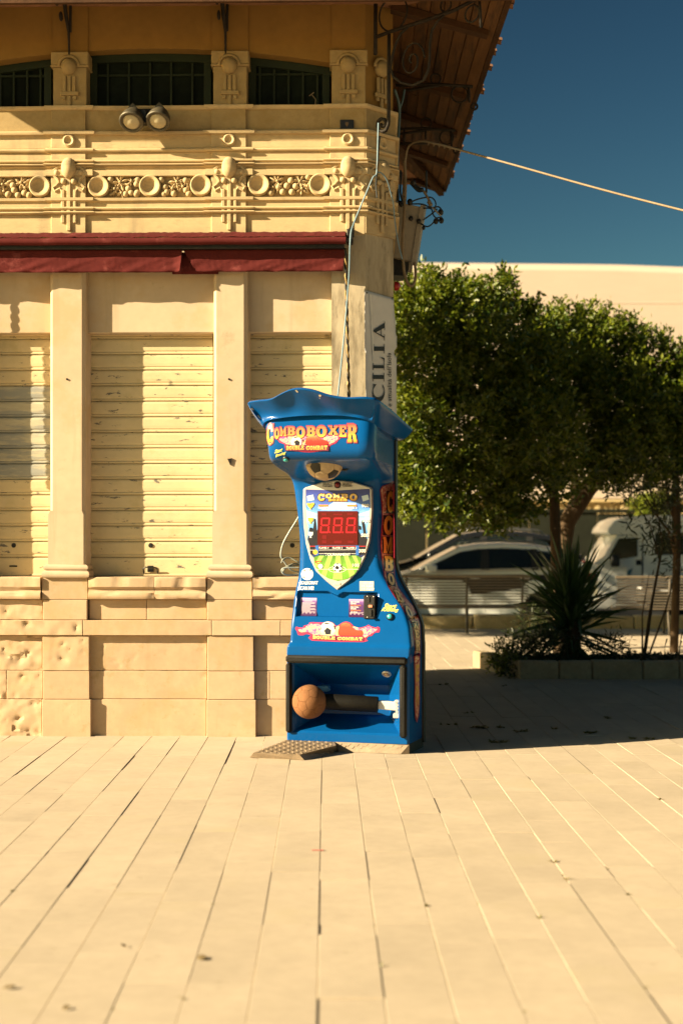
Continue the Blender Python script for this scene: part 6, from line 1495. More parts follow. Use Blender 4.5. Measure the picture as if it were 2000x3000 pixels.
def crown_points(lobes, n):
    """points in ellipsoid lobes (centre, radii), thinned into clumps so that gaps show"""
    out, nrm = [], []; vol = np.array([r[0]*r[2] for c_, r in lobes]); vol = vol/vol.sum()
    for (c_, r), f in zip(lobes, vol):
        k = int(n*f*2.2); d = rng.normal(size=(k, 3)); d /= np.linalg.norm(d, axis=1)[:, None]; rad = rng.uniform(.25, 1.0, k)**.55
        p = np.array(c_) + d*rad[:, None]*np.array(r)
        g = np.array([noise.noise(Vector(q_)*2.1) + .6*noise.noise(Vector(q_)*4.7) for q_ in p]); keep = (g > .02) | ((rad < .66) & (g > -.45))
        out.append(p[keep]); nrm.append(d[keep])
    p = np.concatenate(out); d = np.concatenate(nrm); s = rng.permutation(len(p))[:n]; return p[s], d[s]
def px_lobe(u, v, Y, ru, rv, ry): c_ = W(u, v, Y); k = Y/F; return ((c_.x, c_.y, c_.z), (ru*k, ry, rv*k))
M['bark'] = mat('bark', (.075, .05, .03), .95, .3, 7, .5, 50, .1, stretch=(2, 2, .5))
M['leaf_tree'] = leafmat('tree_leaf', (.020, .052, .003), (.145, .165, .008), .30, .9)
M['leaf_dark'] = leafmat('oleander_leaf', (.020, .032, .008), (.040, .048, .012), .22, 2)
M['yucca'] = leafmat('yucca_blade', (.022, .055, .016), (.05, .09, .025), .15, 4)
def limb(mb, pts, radii, n=9):
    P = [W(*p) for p in pts]; mb.tube(P, [r for r in radii], n)
def tree(lobes, shoots, limbs, n, label, base, nleaf=13, ll=.070):
    root = empty('broadleaf_tree', base, 0, label, 'tree', None); B = np.array(base)
    p, d = crown_points(lobes, n); 
    sp, sd = [], []
    for (u, v, Y, hgt) in shoots:   # thin leading shoots that stick out of the outline
        a = np.array(W(u, v, Y)); m_ = 16
        for i in range(m_): q_ = a + np.array([rng.normal(0, .02 + .07*i/m_), rng.normal(0, .09), -hgt*1.15*i/m_]) + np.array([.04*(m_-i)/m_, 0, 0]); sp.append(q_); sd.append((rng.normal(0,.3), rng.normal(0,.3), 1.0))
    P, D, L_, Wd = sprigs(np.concatenate([p, np.array(sp)]), np.concatenate([d, np.array(sd)]), nleaf, .17, ll, .46)
    me = leaves_mesh('crown', M['leaf_tree'], P - B, D, L_, Wd); link('crown', me, root)
    mb = MB()
    for pts, rad in limbs: limb(mb, pts, rad)
    mb.v = [(x-base[0], y-base[1], z_-base[2]) for x, y, z_ in mb.v]; mb.build('trunk', M['bark'], root, True); return root
YT = 15.2
lob = [px_lobe(*a) for a in ((1215,930,YT-.2,110,110,.9),(1330,935,YT,150,105,1.2),(1415,940,YT+.1,78,72,.8),(1250,1080,YT-.5,140,150,1.2),(1420,1080,YT-.6,170,150,1.4),(1570,1080,YT-.2,130,120,1.2),(1200,1250,YT-.5,95,150,1.0),(1350,1270,YT-.7,190,160,1.4),(1520,1280,YT-.5,170,150,1.4),(1250,1400,YT-.4,110,110,.9),(1400,1440,YT-.4,150,95,1.0),(1540,1420,YT-.2,120,90,.9),(1310,1480,YT-.3,70,60,.5),(1450,1500,YT-.2,60,50,.4),(1180,1440,YT-.2,50,70,.4))]
sh_ = [(1238,812,YT-.2,.25),(1272,816,YT-.1,.25),(1345,820,YT,.35),(1295,850,YT,.2),(1478,822,YT+.2,.40),(1488,835,YT+.2,.35),(1452,850,YT+.2,.3),(1395,870,YT+.1,.2),(1502,890,YT+.2,.2),(1558,898,YT+.2,.16),(1542,910,YT+.2,.16),(1522,920,YT+.2,.15),(1180,850,YT-.3,.25),(1210,840,YT-.2,.2),(1470,815,YT+.2,.2),(1425,900,YT,.3)]
tb = (W(1640, 1900, YT).x, YT, .0)
tree(lob, sh_, [([(1642,1935,YT),(1636,1850,YT),(1630,1700,YT),(1626,1560,YT),(1622,1450,YT),(1610,1350,YT),(1580,1200,YT),(1530,1080,YT),(1480,980,YT)], [.075,.068,.06,.058,.055,.05,.04,.025,.01]),
                ([(1622,1440,YT),(1540,1330,YT-.1),(1450,1220,YT-.1),(1330,1100,YT-.1),(1270,980,YT)], [.045,.04,.032,.022,.008]), ([(1540,1330,YT-.1),(1440,1320,YT-.3),(1300,1290,YT-.4),(1210,1300,YT-.4)], [.03,.028,.02,.006])],
     5600, 'broadleaf tree with slim straight trunk whose wide crown reaches left to the blue machine', tb)
YR = 16.4
lob = [px_lobe(*a) for a in ((1612,1025,YR,90,80,.9),(1690,1000,YR,110,90,1.0),(1790,1040,YR,110,90,1.0),(1880,1080,YR,100,90,.9),(1960,1110,YR,70,80,.9),(1640,1130,YR-.3,140,120,1.2),(1800,1160,YR-.4,160,130,1.3),(1940,1190,YR-.2,120,120,1.0),(1700,1270,YR-.4,160,120,1.2),(1860,1290,YR-.4,160,120,1.2),(2010,1260,YR,110,130,1.0),(1720,1370,YR-.3,110,70,.8),(1880,1380,YR-.3,120,60,.7),(2060,1150,YR,110,150,1.0))]
sh_ = [(1632,908,YR,.3),(1588,930,YR,.25),(1725,922,YR,.35),(1780,945,YR,.3),(1808,982,YR,.2),(1848,980,YR,.2),(1885,978,YR,.25),(1937,1000,YR,.25),(1680,935,YR,.25),(1995,1038,YR,.2),(1975,1050,YR,.2),(1545,960,YR,.2),(1755,945,YR,.25)]
tb = (W(1660, 1850, YR).x, YR, .0)
tree(lob, sh_, [([(1652,1860,YR),(1650,1700,YR),(1652,1600,YR),(1660,1530,YR),(1690,1480,YR),(1725,1430,YR),(1765,1390,YR),(1800,1320,YR),(1830,1230,YR),(1850,1120,YR)], [.09,.085,.085,.10,.105,.095,.085,.06,.04,.012]),
                ([(1690,1480,YR),(1685,1420,YR),(1670,1330,YR),(1660,1200,YR),(1650,1080,YR)], [.07,.055,.045,.03,.01]), ([(1765,1390,YR),(1850,1340,YR),(1940,1280,YR),(2000,1200,YR)], [.06,.045,.03,.008])],
     5000, 'broadleaf tree with a thick forked limb leaning right, in front of the white motorhome', tb, ll=.066)
# young tree at the right edge and oleander
YO = 16.0
root = empty('young_tree', W(1975, 1900, YO), 0, 'young tree with a straight dark trunk near the right edge in front of the motorhome', 'tree'); B = np.array(W(1975, 1900, YO)); B[2] = 0; root.location = B
mb = MB(); limb(mb, [(1972,1930,YO),(1978,1750,YO),(1982,1600,YO),(1980,1480,YO),(1978,1380,YO),(1985,1250,YO)], [.05,.046,.044,.046,.04,.02]); limb(mb, [(1980,1640,YO),(1960,1560,YO),(1915,1500,YO),(1880,1440,YO)], [.022,.018,.012,.006]); limb(mb, [(1980,1540,YO),(1955,1470,YO),(1950,1400,YO),(1935,1300,YO)], [.02,.016,.012,.006])
mb.v = [(x-B[0], y-B[1], z_-B[2]) for x, y, z_ in mb.v]; mb.build('trunk', M['bark'], root, True)
lob = [px_lobe(*a) for a in ((1985,1330,YO,75,80,.5),(1950,1440,YO,55,45,.3),(2010,1420,YO,50,70,.4),(1930,1520,YO,40,45,.25))]
p, d = crown_points(lob, 230); P, D, L_, Wd = sprigs(p, d, 9, .2, .095, .16, .1); link('crown', leaves_mesh('crown', M['leaf_dark'], P-B, D, L_, Wd), root)
def shrub(name, base, lobes, stems, n, label, cat, m, ll=.10, lw=.16, nleaf=9, up=.6, sl=.2):
    B = np.array(base); root = empty(name, base, 0, label, cat)
    p, d = crown_points(lobes, n); P, D, L_, Wd = sprigs(p, d, nleaf, sl, ll, lw, up); link('foliage', leaves_mesh('foliage', m, P-B, D, L_, Wd), root)
    mb = MB()
    for pts in stems: mb.tube([Vector(W(*q_)) - Vector(base) for q_ in pts], [.012 - .009*k/(len(pts)-1) for k in range(len(pts))], 5)
    if stems: mb.build('stem', M['bark'], root, True)
    return root
YS = 14.6
shrub('oleander_shrub', G(1880, 1945), [px_lobe(*a) for a in ((1900,1470,YS,60,30,.25),(1840,1440,YS,40,22,.2),(1800,1420,YS,25,14,.1),(1770,1425,YS,14,10,.08),(1930,1590,YS,40,30,.2),(1870,1520,YS,40,30,.2),(1960,1690,YS,34,30,.2),(1900,1660,YS,25,30,.15),(1890,1360,YS,26,40,.15))],
      [[(1880,1945,YS),(1900,1800,YS),(1930,1640,YS),(1900,1530,YS),(1850,1470,YS),(1790,1425,YS)], [(1885,1945,YS),(1910,1760,YS),(1940,1600,YS),(1925,1500,YS),(1900,1430,YS),(1888,1370,YS)], [(1890,1945,YS),(1950,1780,YS),(1975,1680,YS),(1990,1560,YS)], [(1880,1945,YS),(1880,1800,YS),(1900,1680,YS)]],
      80, 'thin open oleander shrub with narrow dark leaves right of the spiky yucca', 'shrub', M['leaf_dark'], .11, .17, 7, .4)
# spiky yucca
YY = 13.8; yc0 = W(1675, 1935, YY); yc0.z = .10
yu = empty('yucca_plant', yc0, 0, 'large dark spiky yucca with long sword leaves in the stone planter', 'plant')
mb = MB(); mb.tube([(0,0,0), (.0,0,.25), (-.02,0,.50)], [.10,.08,.07], 10); mb.build('stem', M['bark'], yu, True)
def blade(mb, o, d, L_, w, droop):
    d = Vector(d).normalized(); s = d.cross(Vector((0,0,1))); s = s.normalized() if s.length > 1e-3 else Vector((1,0,0)); s.rotate(Matrix.Rotation(rng.uniform(-.9, .9), 3, d)); n_ = d.cross(s); pts = []
    for k in range(6):
        t = k/5; c_ = Vector(o) + d*L_*t + Vector((0,0,-1))*droop*t*t*L_; ww = w*(.65+1.1*t if t < .35 else 1.035*(1-(t-.35)/.65)**.8)
        pts += [c_ + s*ww, c_ + n_*ww*.35, c_ - s*ww]
    b = len(mb.v); mb.v += [tuple(p) for p in pts]
    for k in range(5):
        for j in range(2): mb.f.append((b+k*3+j, b+k*3+j+1, b+(k+1)*3+j+1, b+(k+1)*3+j)); mb.m.append(0)
order = []
for i in range(300):
    el = R(rng.choice([rng.uniform(28, 88), rng.uniform(-35, 40)], p=[.72, .28])); az = rng.uniform(0, 6.283); L_ = rng.uniform(.46, .80)*(1.0 if el > 0 else .9)
    if el > R(55): L_ *= 1.02
    b = MB(); blade(b, (rng.normal(0,.03)-.02, rng.normal(0,.03), rng.uniform(.22, .62) if el > 0 else rng.uniform(.18, .48)), (math.cos(el)*math.cos(az), math.cos(el)*math.sin(az), math.sin(el)), L_, rng.uniform(.018, .030), rng.uniform(.02, .22))
    b.build('blade', M['yucca'], yu, True, fix=False)
# low plants round it
def low_shrub(u, v, Y, ru, rv, n, label, m, ll=.06, lw=.22, up=.9):
    b = W(u, v, Y); b.z = .1; shrub('low_shrub', b, [px_lobe(u, v-rv*.9, Y, ru, rv, .3)], [], n, label, 'shrub', m, ll, lw, 9, up, .13)
low_shrub(1495, 1968, 13.05, 34, 34, 60, 'small dark shrub spilling over the left corner of the planter', M['leaf_dark'], .06, .25)
low_shrub(1605, 1945, 13.5, 85, 48, 130, 'dark low leafy shrub at the left foot of the yucca', M['leaf_dark'], .07, .2)
low_shrub(1535, 1945, 13.9, 45, 40, 70, 'feathery dark shrub in the planter left of the yucca shrub', M['leaf_dark'], .055, .2)
low_shrub(1775, 1940, 13.6, 55, 40, 70, 'thin dark shrub at the right foot of the yucca', M['leaf_dark'], .07, .15)
low_shrub(1568, 1925, 14.6, 70, 70, 75, 'tall stalky dark shrub behind the left corner of the planter', M['leaf_dark'], .08, .14, 1.6)
M['leaf_bright'] = leafmat('bright_leaf', (.10, .14, .012), (.20, .22, .02), .4, 4)
b = G(1452, 1976); b.z = 0
shrub('green_weed', b, [px_lobe(1470, 1935, 13.3, 20, 42, .12), px_lobe(1492, 1955, 13.2, 26, 28, .12), px_lobe(1450, 1895, 13.35, 10, 20, .08)], [[(1456,1976,13.35),(1455,1925,13.35),(1446,1875,13.35)], [(1470,1976,13.3),(1480,1915,13.3),(1490,1885,13.3)]], 120, 'bright green weed at the planter corner catching the sun', 'weed', M['leaf_bright'], .05, .3, 8, .8, .12)
mb = MB()
for _ in range(900):
    x = rng.uniform(.0, 2.3); y_ = rng.uniform(.14, 1.2); h_ = rng.uniform(.03, .085)
    if x < -.3 + (1.8-y_)*0: continue
    tuft(mb, (PO.x + x, PO.y + y_, .11), h_, 6, .8, .006)
for u, v, h_ in ((1943,1935,.24),(1985,1940,.22),(1988,1940,.30),(1878,1945,.16),(1925,1942,.12)): p = W(u, v, 13.3); mb.tube([(p.x, p.y, .1), (p.x+.01, p.y, .1+h_*.7), (p.x+.03, p.y, .1+h_)], [.003,.003,.008], 5)
mb.build('ground_cover', M['leaf_dark'], fix=False, kind='stuff', label='short dark ground cover filling the stone planter', cat='ground cover')

# unseen trees added behind the kiosk to shade benches, car and motorhome
def added_shade_tree(x, y, h0, rw, rh, n, label):
    lobs = [((x + rw*math.cos(a)*f, y + rw*math.sin(a)*f, h0 + dz), (rw*.62, rw*.62, rh*.6)) for a, f, dz in ((0,.5,0),(1.3,.55,.3),(2.6,.5,-.2),(3.9,.55,.2),(5.2,.5,0),(0,0,.7))]
    root = empty('broadleaf_tree', (x, y, 0), 0, label, 'tree'); B = np.array((x, y, 0.)); p, d = crown_points(lobs, n); P, D, L_, Wd = sprigs(p, d, 9, .22, .11, .5)  # unseen tree added for shade, shares its name with the visible trees
    link('crown', leaves_mesh('crown', M['leaf_tree'], P-B, D, L_, Wd), root); mb = MB(); mb.tube([(0,0,0), (.03,.02,1.2), (0,0,2.6), (.1,0,h0)], [.14,.11,.10,.03], 9)
    for a in (.4, 2.2, 4.1): mb.tube([(0,0,2.3), (rw*.3*math.cos(a), rw*.3*math.sin(a), 3.0), (rw*.6*math.cos(a), rw*.6*math.sin(a), h0+.2)], [.07,.05,.01], 7)
    mb.build('trunk', M['bark'], root, True)
added_shade_tree(-5.4, 17.1, 4.0, 1.35, 1.25, 2400, 'unseen tree added behind the kiosk for shade, nearest to the benches')
added_shade_tree(-5.2, 21.6, 5.0, 2.0, 1.9, 3000, 'unseen tree added behind the kiosk for shade, level with the white car')
added_shade_tree(-2.4, 29.5, 5.5, 2.7, 2.8, 4200, 'unseen tree added behind the kiosk for shade, level with the motorhome')
added_shade_tree(-7.6, 26.8, 4.6, 2.2, 1.8, 2200, 'unseen tree added behind the kiosk for shade, farthest left')

# ------------------------------------------------------------------ slatted benches, low wall
M['bench'] = mat('bench_paint', (.13, .105, .075), .6, .15, 8, .1, 60, .3)
M['bench_leg'] = mat('bench_iron', (.10, .085, .065), .6, .2, 10, .1, 60, .3, .4)
def bench(u0, u1, vb, label, legs):
    Yb = F*H/(vb-CY); a, b = W(u0, vb, Yb), W(u1, vb, Yb); root = empty('park_bench', (a.x, Yb, 0), 0, label, 'bench', 'slatted benches along the road edge'); L_ = b.x-a.x
    for k in range(11):   # back rest seen from behind
        z_ = .345 + k*.038; y_ = -.30 - (z_-.345)*.20; mb = MB(); mb.cbox(0, L_, y_-.008, y_+.008, z_, z_+.017, .003); mb.build('slat', M['bench'], root)
    mb = MB(); mb.cbox(-.02, L_+.02, -.40, -.375, .758, .80, .006); mb.build('top_rail', M['bench'], root)
    for k in range(8): y_ = -.26 + k*.055; mb = MB(); mb.cbox(0, L_, y_, y_+.036, .33 + .01*abs(k-3)/3, .348 + .01*abs(k-3)/3, .003); mb.build('slat', M['bench'], root)
    for u in legs:
        x = W(u, vb, Yb).x - a.x
        mb = MB(); mb.tube([(x, -.36, 0), (x, -.30, .20), (x, -.27, .33), (x, -.30, .42), (x, -.39, .79)], .016, 8); mb.build('leg', M['bench_leg'], root, True)
        mb = MB(); mb.tube([(x+.05, .20, 0), (x+.05, .16, .18), (x+.05, .14, .33), (x+.05, -.05, .335), (x, -.27, .33)], .016, 8); mb.build('leg', M['bench_leg'], root, True)
    return root
bench(1166, 1537, 1852, 'slatted bench seen from behind in front of the white car', (1186, 1360, 1520))
bench(1790, 2160, 1858, 'slatted bench seen from behind in front of the white motorhome', (1942, 2120))
lw = empty('low_wall', (-2, 20.4, 0), 0, 'low row of pale stone kerb blocks along the edge of the road behind the benches', 'wall')
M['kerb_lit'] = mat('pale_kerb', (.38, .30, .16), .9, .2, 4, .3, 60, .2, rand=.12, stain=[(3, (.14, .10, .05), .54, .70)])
x = -1.5
while x < 9:
    ln = rng.uniform(.55, 1.0); mb = MB(); mb.cbox(x+.004, x+ln-.004, 0, .22, -.3, .19+rng.uniform(-.012, .012), .02); mb.build('kerb_block', M['kerb_lit'], lw); x += ln

# ------------------------------------------------------------------ cars and motorhome
M['car_white'] = mat('white_car_paint', (.66, .66, .61), .28, .03, 3, 0, 1, .5, coat=.6); M['car_dark'] = mat('black_car_paint', (.010, .011, .012), .25, .1, 3, 0, 1, .5, coat=.6)
M['car_glass'] = flat('car_glass', (.010, .014, .013), .06); M['tyre'] = mat('tyre_rubber', (.018, .017, .016), .8, .2, 20, .1, 60, .2); M['rim'] = mat('alloy_rim', (.28, .28, .27), .35, .1, 10, 0, 1, .5, .8)
M['trim'] = mat('black_trim', (.014, .014, .013), .6, .2, 20); M['lamp_red'] = flat('tail_lamp', (.07, .006, .006), .2); M['lamp_clear'] = flat('head_lamp', (.45, .45, .42), .15)
def wheel(root, x, y, r, out):
    w = empty('wheel', (x, y, r)); w.parent = root; s = out
    mb = MB(); mb.lathe([(r*.62, -.10), (r*.95, -.10), (r, -.07), (r, .07), (r*.95, .10), (r*.62, .10)], (0,0,0), (0, s, 0), 28); mb.build('tyre', M['tyre'], w, 40)
    mb = MB(); mb.lathe([(r*.66, .085), (r*.64, .10), (r*.58, .085), (r*.58, .02)], (0,0,0), (0, s, 0), 28); mb.lathe([(0, .075), (r*.16, .075), (r*.18, .05)], (0,0,0), (0, s, 0), 14)
    for k in range(5):
        for q_ in (-.16, .16):
            a = 2*math.pi*k/5 + q_; mb.tube([(math.cos(2*math.pi*k/5)*r*.12, s*.07, math.sin(2*math.pi*k/5)*r*.12), (math.cos(a)*r*.6, s*.08, math.sin(a)*r*.6)], r*.05, 5)
    mb.build('rim', M['rim'], w, 40)
    mb = MB(); mb.lathe([(0, .0), (r*.6, .0)], (0,0,0), (0, s, 0), 20); mb.build('brake_shadow', M['trim'], w)
def car(name, loc, paint, label, L_=4.35, hgt=1.52, w=1.78):
    """side view faces -y; the nose points to -x; lower body, glasshouse, wheels and fittings"""
    root = empty(name, loc, 0, label, 'car'); k = L_/4.35; h_ = hgt/1.52
    def lowb(mb):
        prof = [(0.0,.42),(.02,.62),(.10,.76),(.30,.86),(1.05,1.00),(1.25,1.055),(2.0,1.075),(3.1,1.10),(3.9,1.13),(4.22,1.10),(4.33,.95),(4.35,.55),(4.28,.34),(3.85,.30)]
        arc = lambda cx_, r: [(cx_ + r*math.cos(t*math.pi/10), .34 + r*math.sin(t*math.pi/10)) for t in range(11)]
        out = prof + arc(3.45, .40)[0:] + [(3.02,.24),(1.32,.24)] + arc(.86, .40) + [(.42,.28),(.06,.30)]
        sec = [(-w/2, .0), (-w/2+.035, .0)]
        n_ = len(out); levels = []
        for yy, ins in ((-w/2+.10, .05), (-w/2+.03, .012), (-w/2, .0), (0, 0), (w/2, 0), (w/2-.03, .012), (w/2-.10, .05)):
            levels.append([(x*k + (ins if x < .3 else -ins if x > 4.1 else 0), yy if zq < .9 or abs(yy) < .1 else yy*(1-.05*(zq-.9)/.2), (zq - (ins if zq > .9 else 0))*h_) for x, zq in out])
        b = len(mb.v); mb.v += [p for lv in levels for p in lv]
        for i in range(len(levels)-1):
            for j in range(n_): mb.f.append((b+i*n_+j, b+i*n_+(j+1) % n_, b+(i+1)*n_+(j+1) % n_, b+(i+1)*n_+j)); mb.m.append(0)
        mb.f.append(tuple(b+j for j in range(n_))); mb.f.append(tuple(b+(len(levels)-1)*n_+j for j in reversed(range(n_)))); mb.m += [0, 0]
    mb = MB(); lowb(mb); body_ = mb.build('body', paint, root, 35)
    def gh(x, zq): return w/2 - .045 - .20*max(0, (zq-1.05))/.47
    roof = [(1.20,1.05),(1.62,1.27),(2.02,1.455),(2.35,1.505),(2.75,1.52),(3.2,1.50),(3.65,1.44),(4.0,1.30),(4.22,1.11)]
    mb = MB(); rows2 = []
    for x, zq in roof:
        yy = gh(x, zq); rows2.append([(x*k, -yy, (zq-.02)*h_), (x*k, -yy+.06, zq*h_), (x*k, 0, (zq+.015)*h_), (x*k, yy-.06, zq*h_), (x*k, yy, (zq-.02)*h_)])
    mb.grid(rows2[2:7])
    for s in (-1, 1):
        mb.grid([[(x*k, s*gh(x, zq), (zq-.02)*h_) for x, zq in roof], [(x*k, s*(gh(x, zq-.07)+.002), (max(zq-.085, 1.045))*h_) for x, zq in roof]])
        # pillars
        for xa, xb, xt in () and ((2.38, 2.50, 2.44), (3.25, 3.33, 3.26)): mb.add([(xa*k, s*(gh(0,1.07)+.004), 1.07*h_), (xb*k, s*(gh(0,1.07)+.004), 1.07*h_), ((xt+.08)*k, s*(gh(0,1.43)+.004), 1.43*h_), (xt*k, s*(gh(0,1.43)+.004), 1.43*h_)], [(0,1,2,3)])
        mb.add([(3.72*k, s*gh(0,1.08), 1.08*h_), (4.22*k, s*gh(0,1.09), 1.09*h_), (4.0*k, s*gh(0,1.28), 1.28*h_), (3.72*k, s*(gh(0,1.38)), 1.38*h_), (3.60*k, s*gh(0,1.2), 1.2*h_)], [(0,1,2,3,4)])
    mb.build('roof', paint, root, 40, fix=True)
    for s in (-1, 1):
        for xa, xb, xt in ((2.36, 2.52, 2.40), (3.23, 3.35, 3.22)): mb = MB(); mb.add([(xa*k, s*(gh(0,1.07)+.004), 1.07*h_), (xb*k, s*(gh(0,1.07)+.004), 1.07*h_), ((xt+.12)*k, s*(gh(0,1.42)+.004), 1.42*h_), (xt*k, s*(gh(0,1.42)+.004), 1.42*h_)], [(0,1,2,3)]); mb.build('door_pillar', M['trim'], root)
        for nm, pts in (('side_window', [(1.32,1.07),(2.38,1.075),(2.40,1.40),(2.05,1.375),(1.66,1.20)]), ('side_window', [(2.50,1.08),(3.25,1.09),(3.22,1.41),(2.52,1.43)]), ('side_window', [(3.33,1.10),(3.66,1.12),(3.60,1.33),(3.32,1.40)])):
            mb = MB(); mb.add([(x*k, s*(gh(x, zq)-.004), zq*h_) for x, zq in pts], [tuple(range(len(pts)))]); mb.build(nm, M['car_glass'], root)
        mb = MB(); mb.cbox(1.42*k, 1.62*k, *sorted((s*(w/2+.02), s*(w/2+.20))), 1.03*h_, 1.17*h_, .03); mb.tube([(1.5*k, s*(w/2-.06), 1.06*h_), (1.52*k, s*(w/2+.05), 1.07*h_)], .02, 6); mb.build('wing_mirror', paint, root, 40)
        for x in (2.18, 3.02): mb = MB(); mb.cbox(x*k, (x+.17)*k, *sorted((s*(w/2-.004), s*(w/2+.018))), .93*h_, .955*h_, .006); mb.build('door_handle', paint, root, 40)
        for x in (1.34, 2.44, 3.28): mb = MB(); mb.cbox(x*k-.003, x*k+.003, *sorted((s*(w/2-.002), s*(w/2+.0012))), .36*h_, 1.0*h_, .001); mb.build('door_seam', M['trim'], root)
        mb = MB(); mb.tube([(2.1*k, s*.62, 1.50*h_), (2.2*k, s*.62, 1.555*h_), (2.8*k, s*.62, 1.575*h_), (3.45*k, s*.62, 1.53*h_), (3.55*k, s*.62, 1.47*h_)], .014, 6); mb.build('roof_rail', M['rim'], root, True)
        mb = MB(); mb.cbox(.06*k, .50*k, *sorted((s*(w/2-.30), s*(w/2-.01))), .66*h_, .78*h_, .03); mb.build('headlight', M['lamp_clear'], root, 40)
        mb = MB(); mb.cbox(4.08*k, 4.345*k, *sorted((s*(w/2-.28), s*(w/2-.008))), .86*h_, 1.02*h_, .03); mb.build('tail_light', M['lamp_red'], root, 40)
        mb = MB(); mb.cbox(1.30*k, 3.03*k, *sorted((s*(w/2-.02), s*(w/2+.012))), .235*h_, .34*h_, .015); mb.build('sill_trim', M['trim'], root, 40)
        for x in (.86, 3.45): wheel(root, x*k, s*(w/2-.10), .335*h_, s)
    mb = MB(); mb.grid([[(1.24*k, -gh(0,1.06)+.03, 1.062*h_), (1.16*k, 0, 1.065*h_), (1.24*k, gh(0,1.06)-.03, 1.062*h_)], [(2.0*k, -gh(0,1.44)+.05, 1.448*h_), (1.97*k, 0, 1.462*h_), (2.0*k, gh(0,1.44)-.05, 1.448*h_)]]); mb.build('windscreen', M['car_glass'], root, True)
    mb = MB(); mb.grid([[(4.20*k, -gh(0,1.1)+.05, 1.12*h_), (4.20*k, gh(0,1.1)-.05, 1.12*h_)], [(3.70*k, -gh(0,1.42)+.05, 1.43*h_), (3.70*k, gh(0,1.42)-.05, 1.43*h_)]]); mb.build('rear_window', M['car_glass'], root)
    # cabin floor, seats and a lining to close the body
    mb = MB(); mb.cbox(1.2*k, 4.0*k, -w/2+.12, w/2-.12, .5*h_, 1.0*h_, .02)
    for x in (1.95, 2.95):
        for y_ in (-.4, .4): mb.cbox(x*k, (x+.16)*k, y_-.22, y_+.22, 1.0*h_, 1.27*h_, .05); mb.cbox((x+.03)*k, (x+.12)*k, y_-.12, y_+.12, 1.27*h_, 1.38*h_, .03)
    mb.build('seats', M['trim'], root)
    return root
RZ = -.31
Yc = 24.0; car('white_car', ((1146-CX)/F*Yc - .86, Yc + .89, RZ), M['car_white'], 'white hatchback car parked behind the slatted bench', 4.35, 1.54)
Yd = 27.5; car('dark_car', ((1150-CX)/F*Yc - .75, Yd + .95, RZ), M['car_dark'], 'black car parked beyond the white car under the tree', 4.7, 1.78, 1.85)
# motorhome
Ym = 33.0
mh = empty('motorhome', (W(1775, 1589, Ym).x, Ym, RZ), 0, 'white motorhome with rounded over-cab and dark windows at the right edge', 'motorhome')
def mp_(u, v): p = W(u, v, Ym); return (p.x - mh.location.x, p.z - RZ)
wm = 2.1
def sidepoly(pts): return [mp_(*p) for p in pts]
shell = sidepoly([(1776,1560),(1782,1545),(1800,1525),(1830,1514),(1880,1510),(2250,1508),(2250,1790),(1880,1790),(1880,1600),(1876,1572),(1860,1566),(1790,1566)])
def round_shell(name, poly2, m, y0, y1, r=.10):
    mb = MB(); n_ = len(poly2); cx_ = sum(p[0] for p in poly2)/n_; cz_ = sum(p[1] for p in poly2)/n_; lv = []
    for yy, s in ((y0, .955), (y0+r*.3, .985), (y0+r, 1), (y1-r, 1), (y1-r*.3, .985), (y1, .955)): lv.append([(cx_+(x-cx_)*(1-(1-s)*.5), yy, cz_+(z_-cz_)*s) for x, z_ in poly2])
    mb.v = [p for l_ in lv for p in l_]
    for i in range(5):
        for j in range(n_): mb.f.append((i*n_+j, i*n_+(j+1) % n_, (i+1)*n_+(j+1) % n_, (i+1)*n_+j)); mb.m.append(0)
    mb.f += [tuple(range(n_)), tuple(5*n_+j for j in reversed(range(n_)))]; mb.m += [0,0]; return mb.build(name, m, mh, 30)
round_shell('living_body', shell, M['car_white'], 0, wm)
cabp = sidepoly([(1881,1566),(1810,1566),(1800,1574),(1768,1628),(1735,1652),(1700,1668),(1690,1700),(1690,1770),(1700,1786),(1881,1788)])
round_shell('cab', cabp, M['car_white'], .02, wm-.02)
def mpanel(name, pts, m, y=-.006, d=.012): mb = MB(); mb.prism(sidepoly(pts), y, y+d, 'y'); return mb.build(name, m, mh)
mpanel('cab_window', [(1778,1636),(1812,1577),(1866,1575),(1866,1630),(1842,1634),(1800,1640)], M['car_glass'], .005, .012)
mpanel('side_window', [(1921,1564),(1998,1564),(1998,1622),(1919,1622)], M['car_glass']); mpanel('window_frame', [(1917,1560),(2002,1560),(2002,1626),(1915,1626)], M['trim'], -.002, .01)
mpanel('fuel_flap', [(1862,1640),(1877,1640),(1877,1656),(1862,1656)], M['trim'], .002); mpanel('door_seam', [(1880,1575),(1883,1575),(1883,1780),(1880,1780)], M['trim'], -.004)
mb = MB(); a = mp_(1800, 1640); mb.cbox(a[0]-.12, a[0]+.08, -.20, -.06, a[1]-.16, a[1]+.12, .03); mb.build('wing_mirror', M['trim'], mh, 40)
mpanel('stripe_mark', [(1838,1672),(1852,1664),(1846,1684),(1834,1690)], flat('blue_mark', (.05,.12,.16), .4), .003)
for u in (1762, 2180):
    for y_, s in ((.18, -1), (wm-.18, 1)): wheel(mh, mp_(u, 1700)[0], y_, .33, s)
# small dark car roof nosing in front of the motorhome
Ye = 30.0
car('low_dark_car', (W(1880, 1589, Ye).x, Ye, RZ), M['car_dark'], 'low black car beside the motorhome, only its roof showing over the bench', 4.0, 1.18, 1.65)

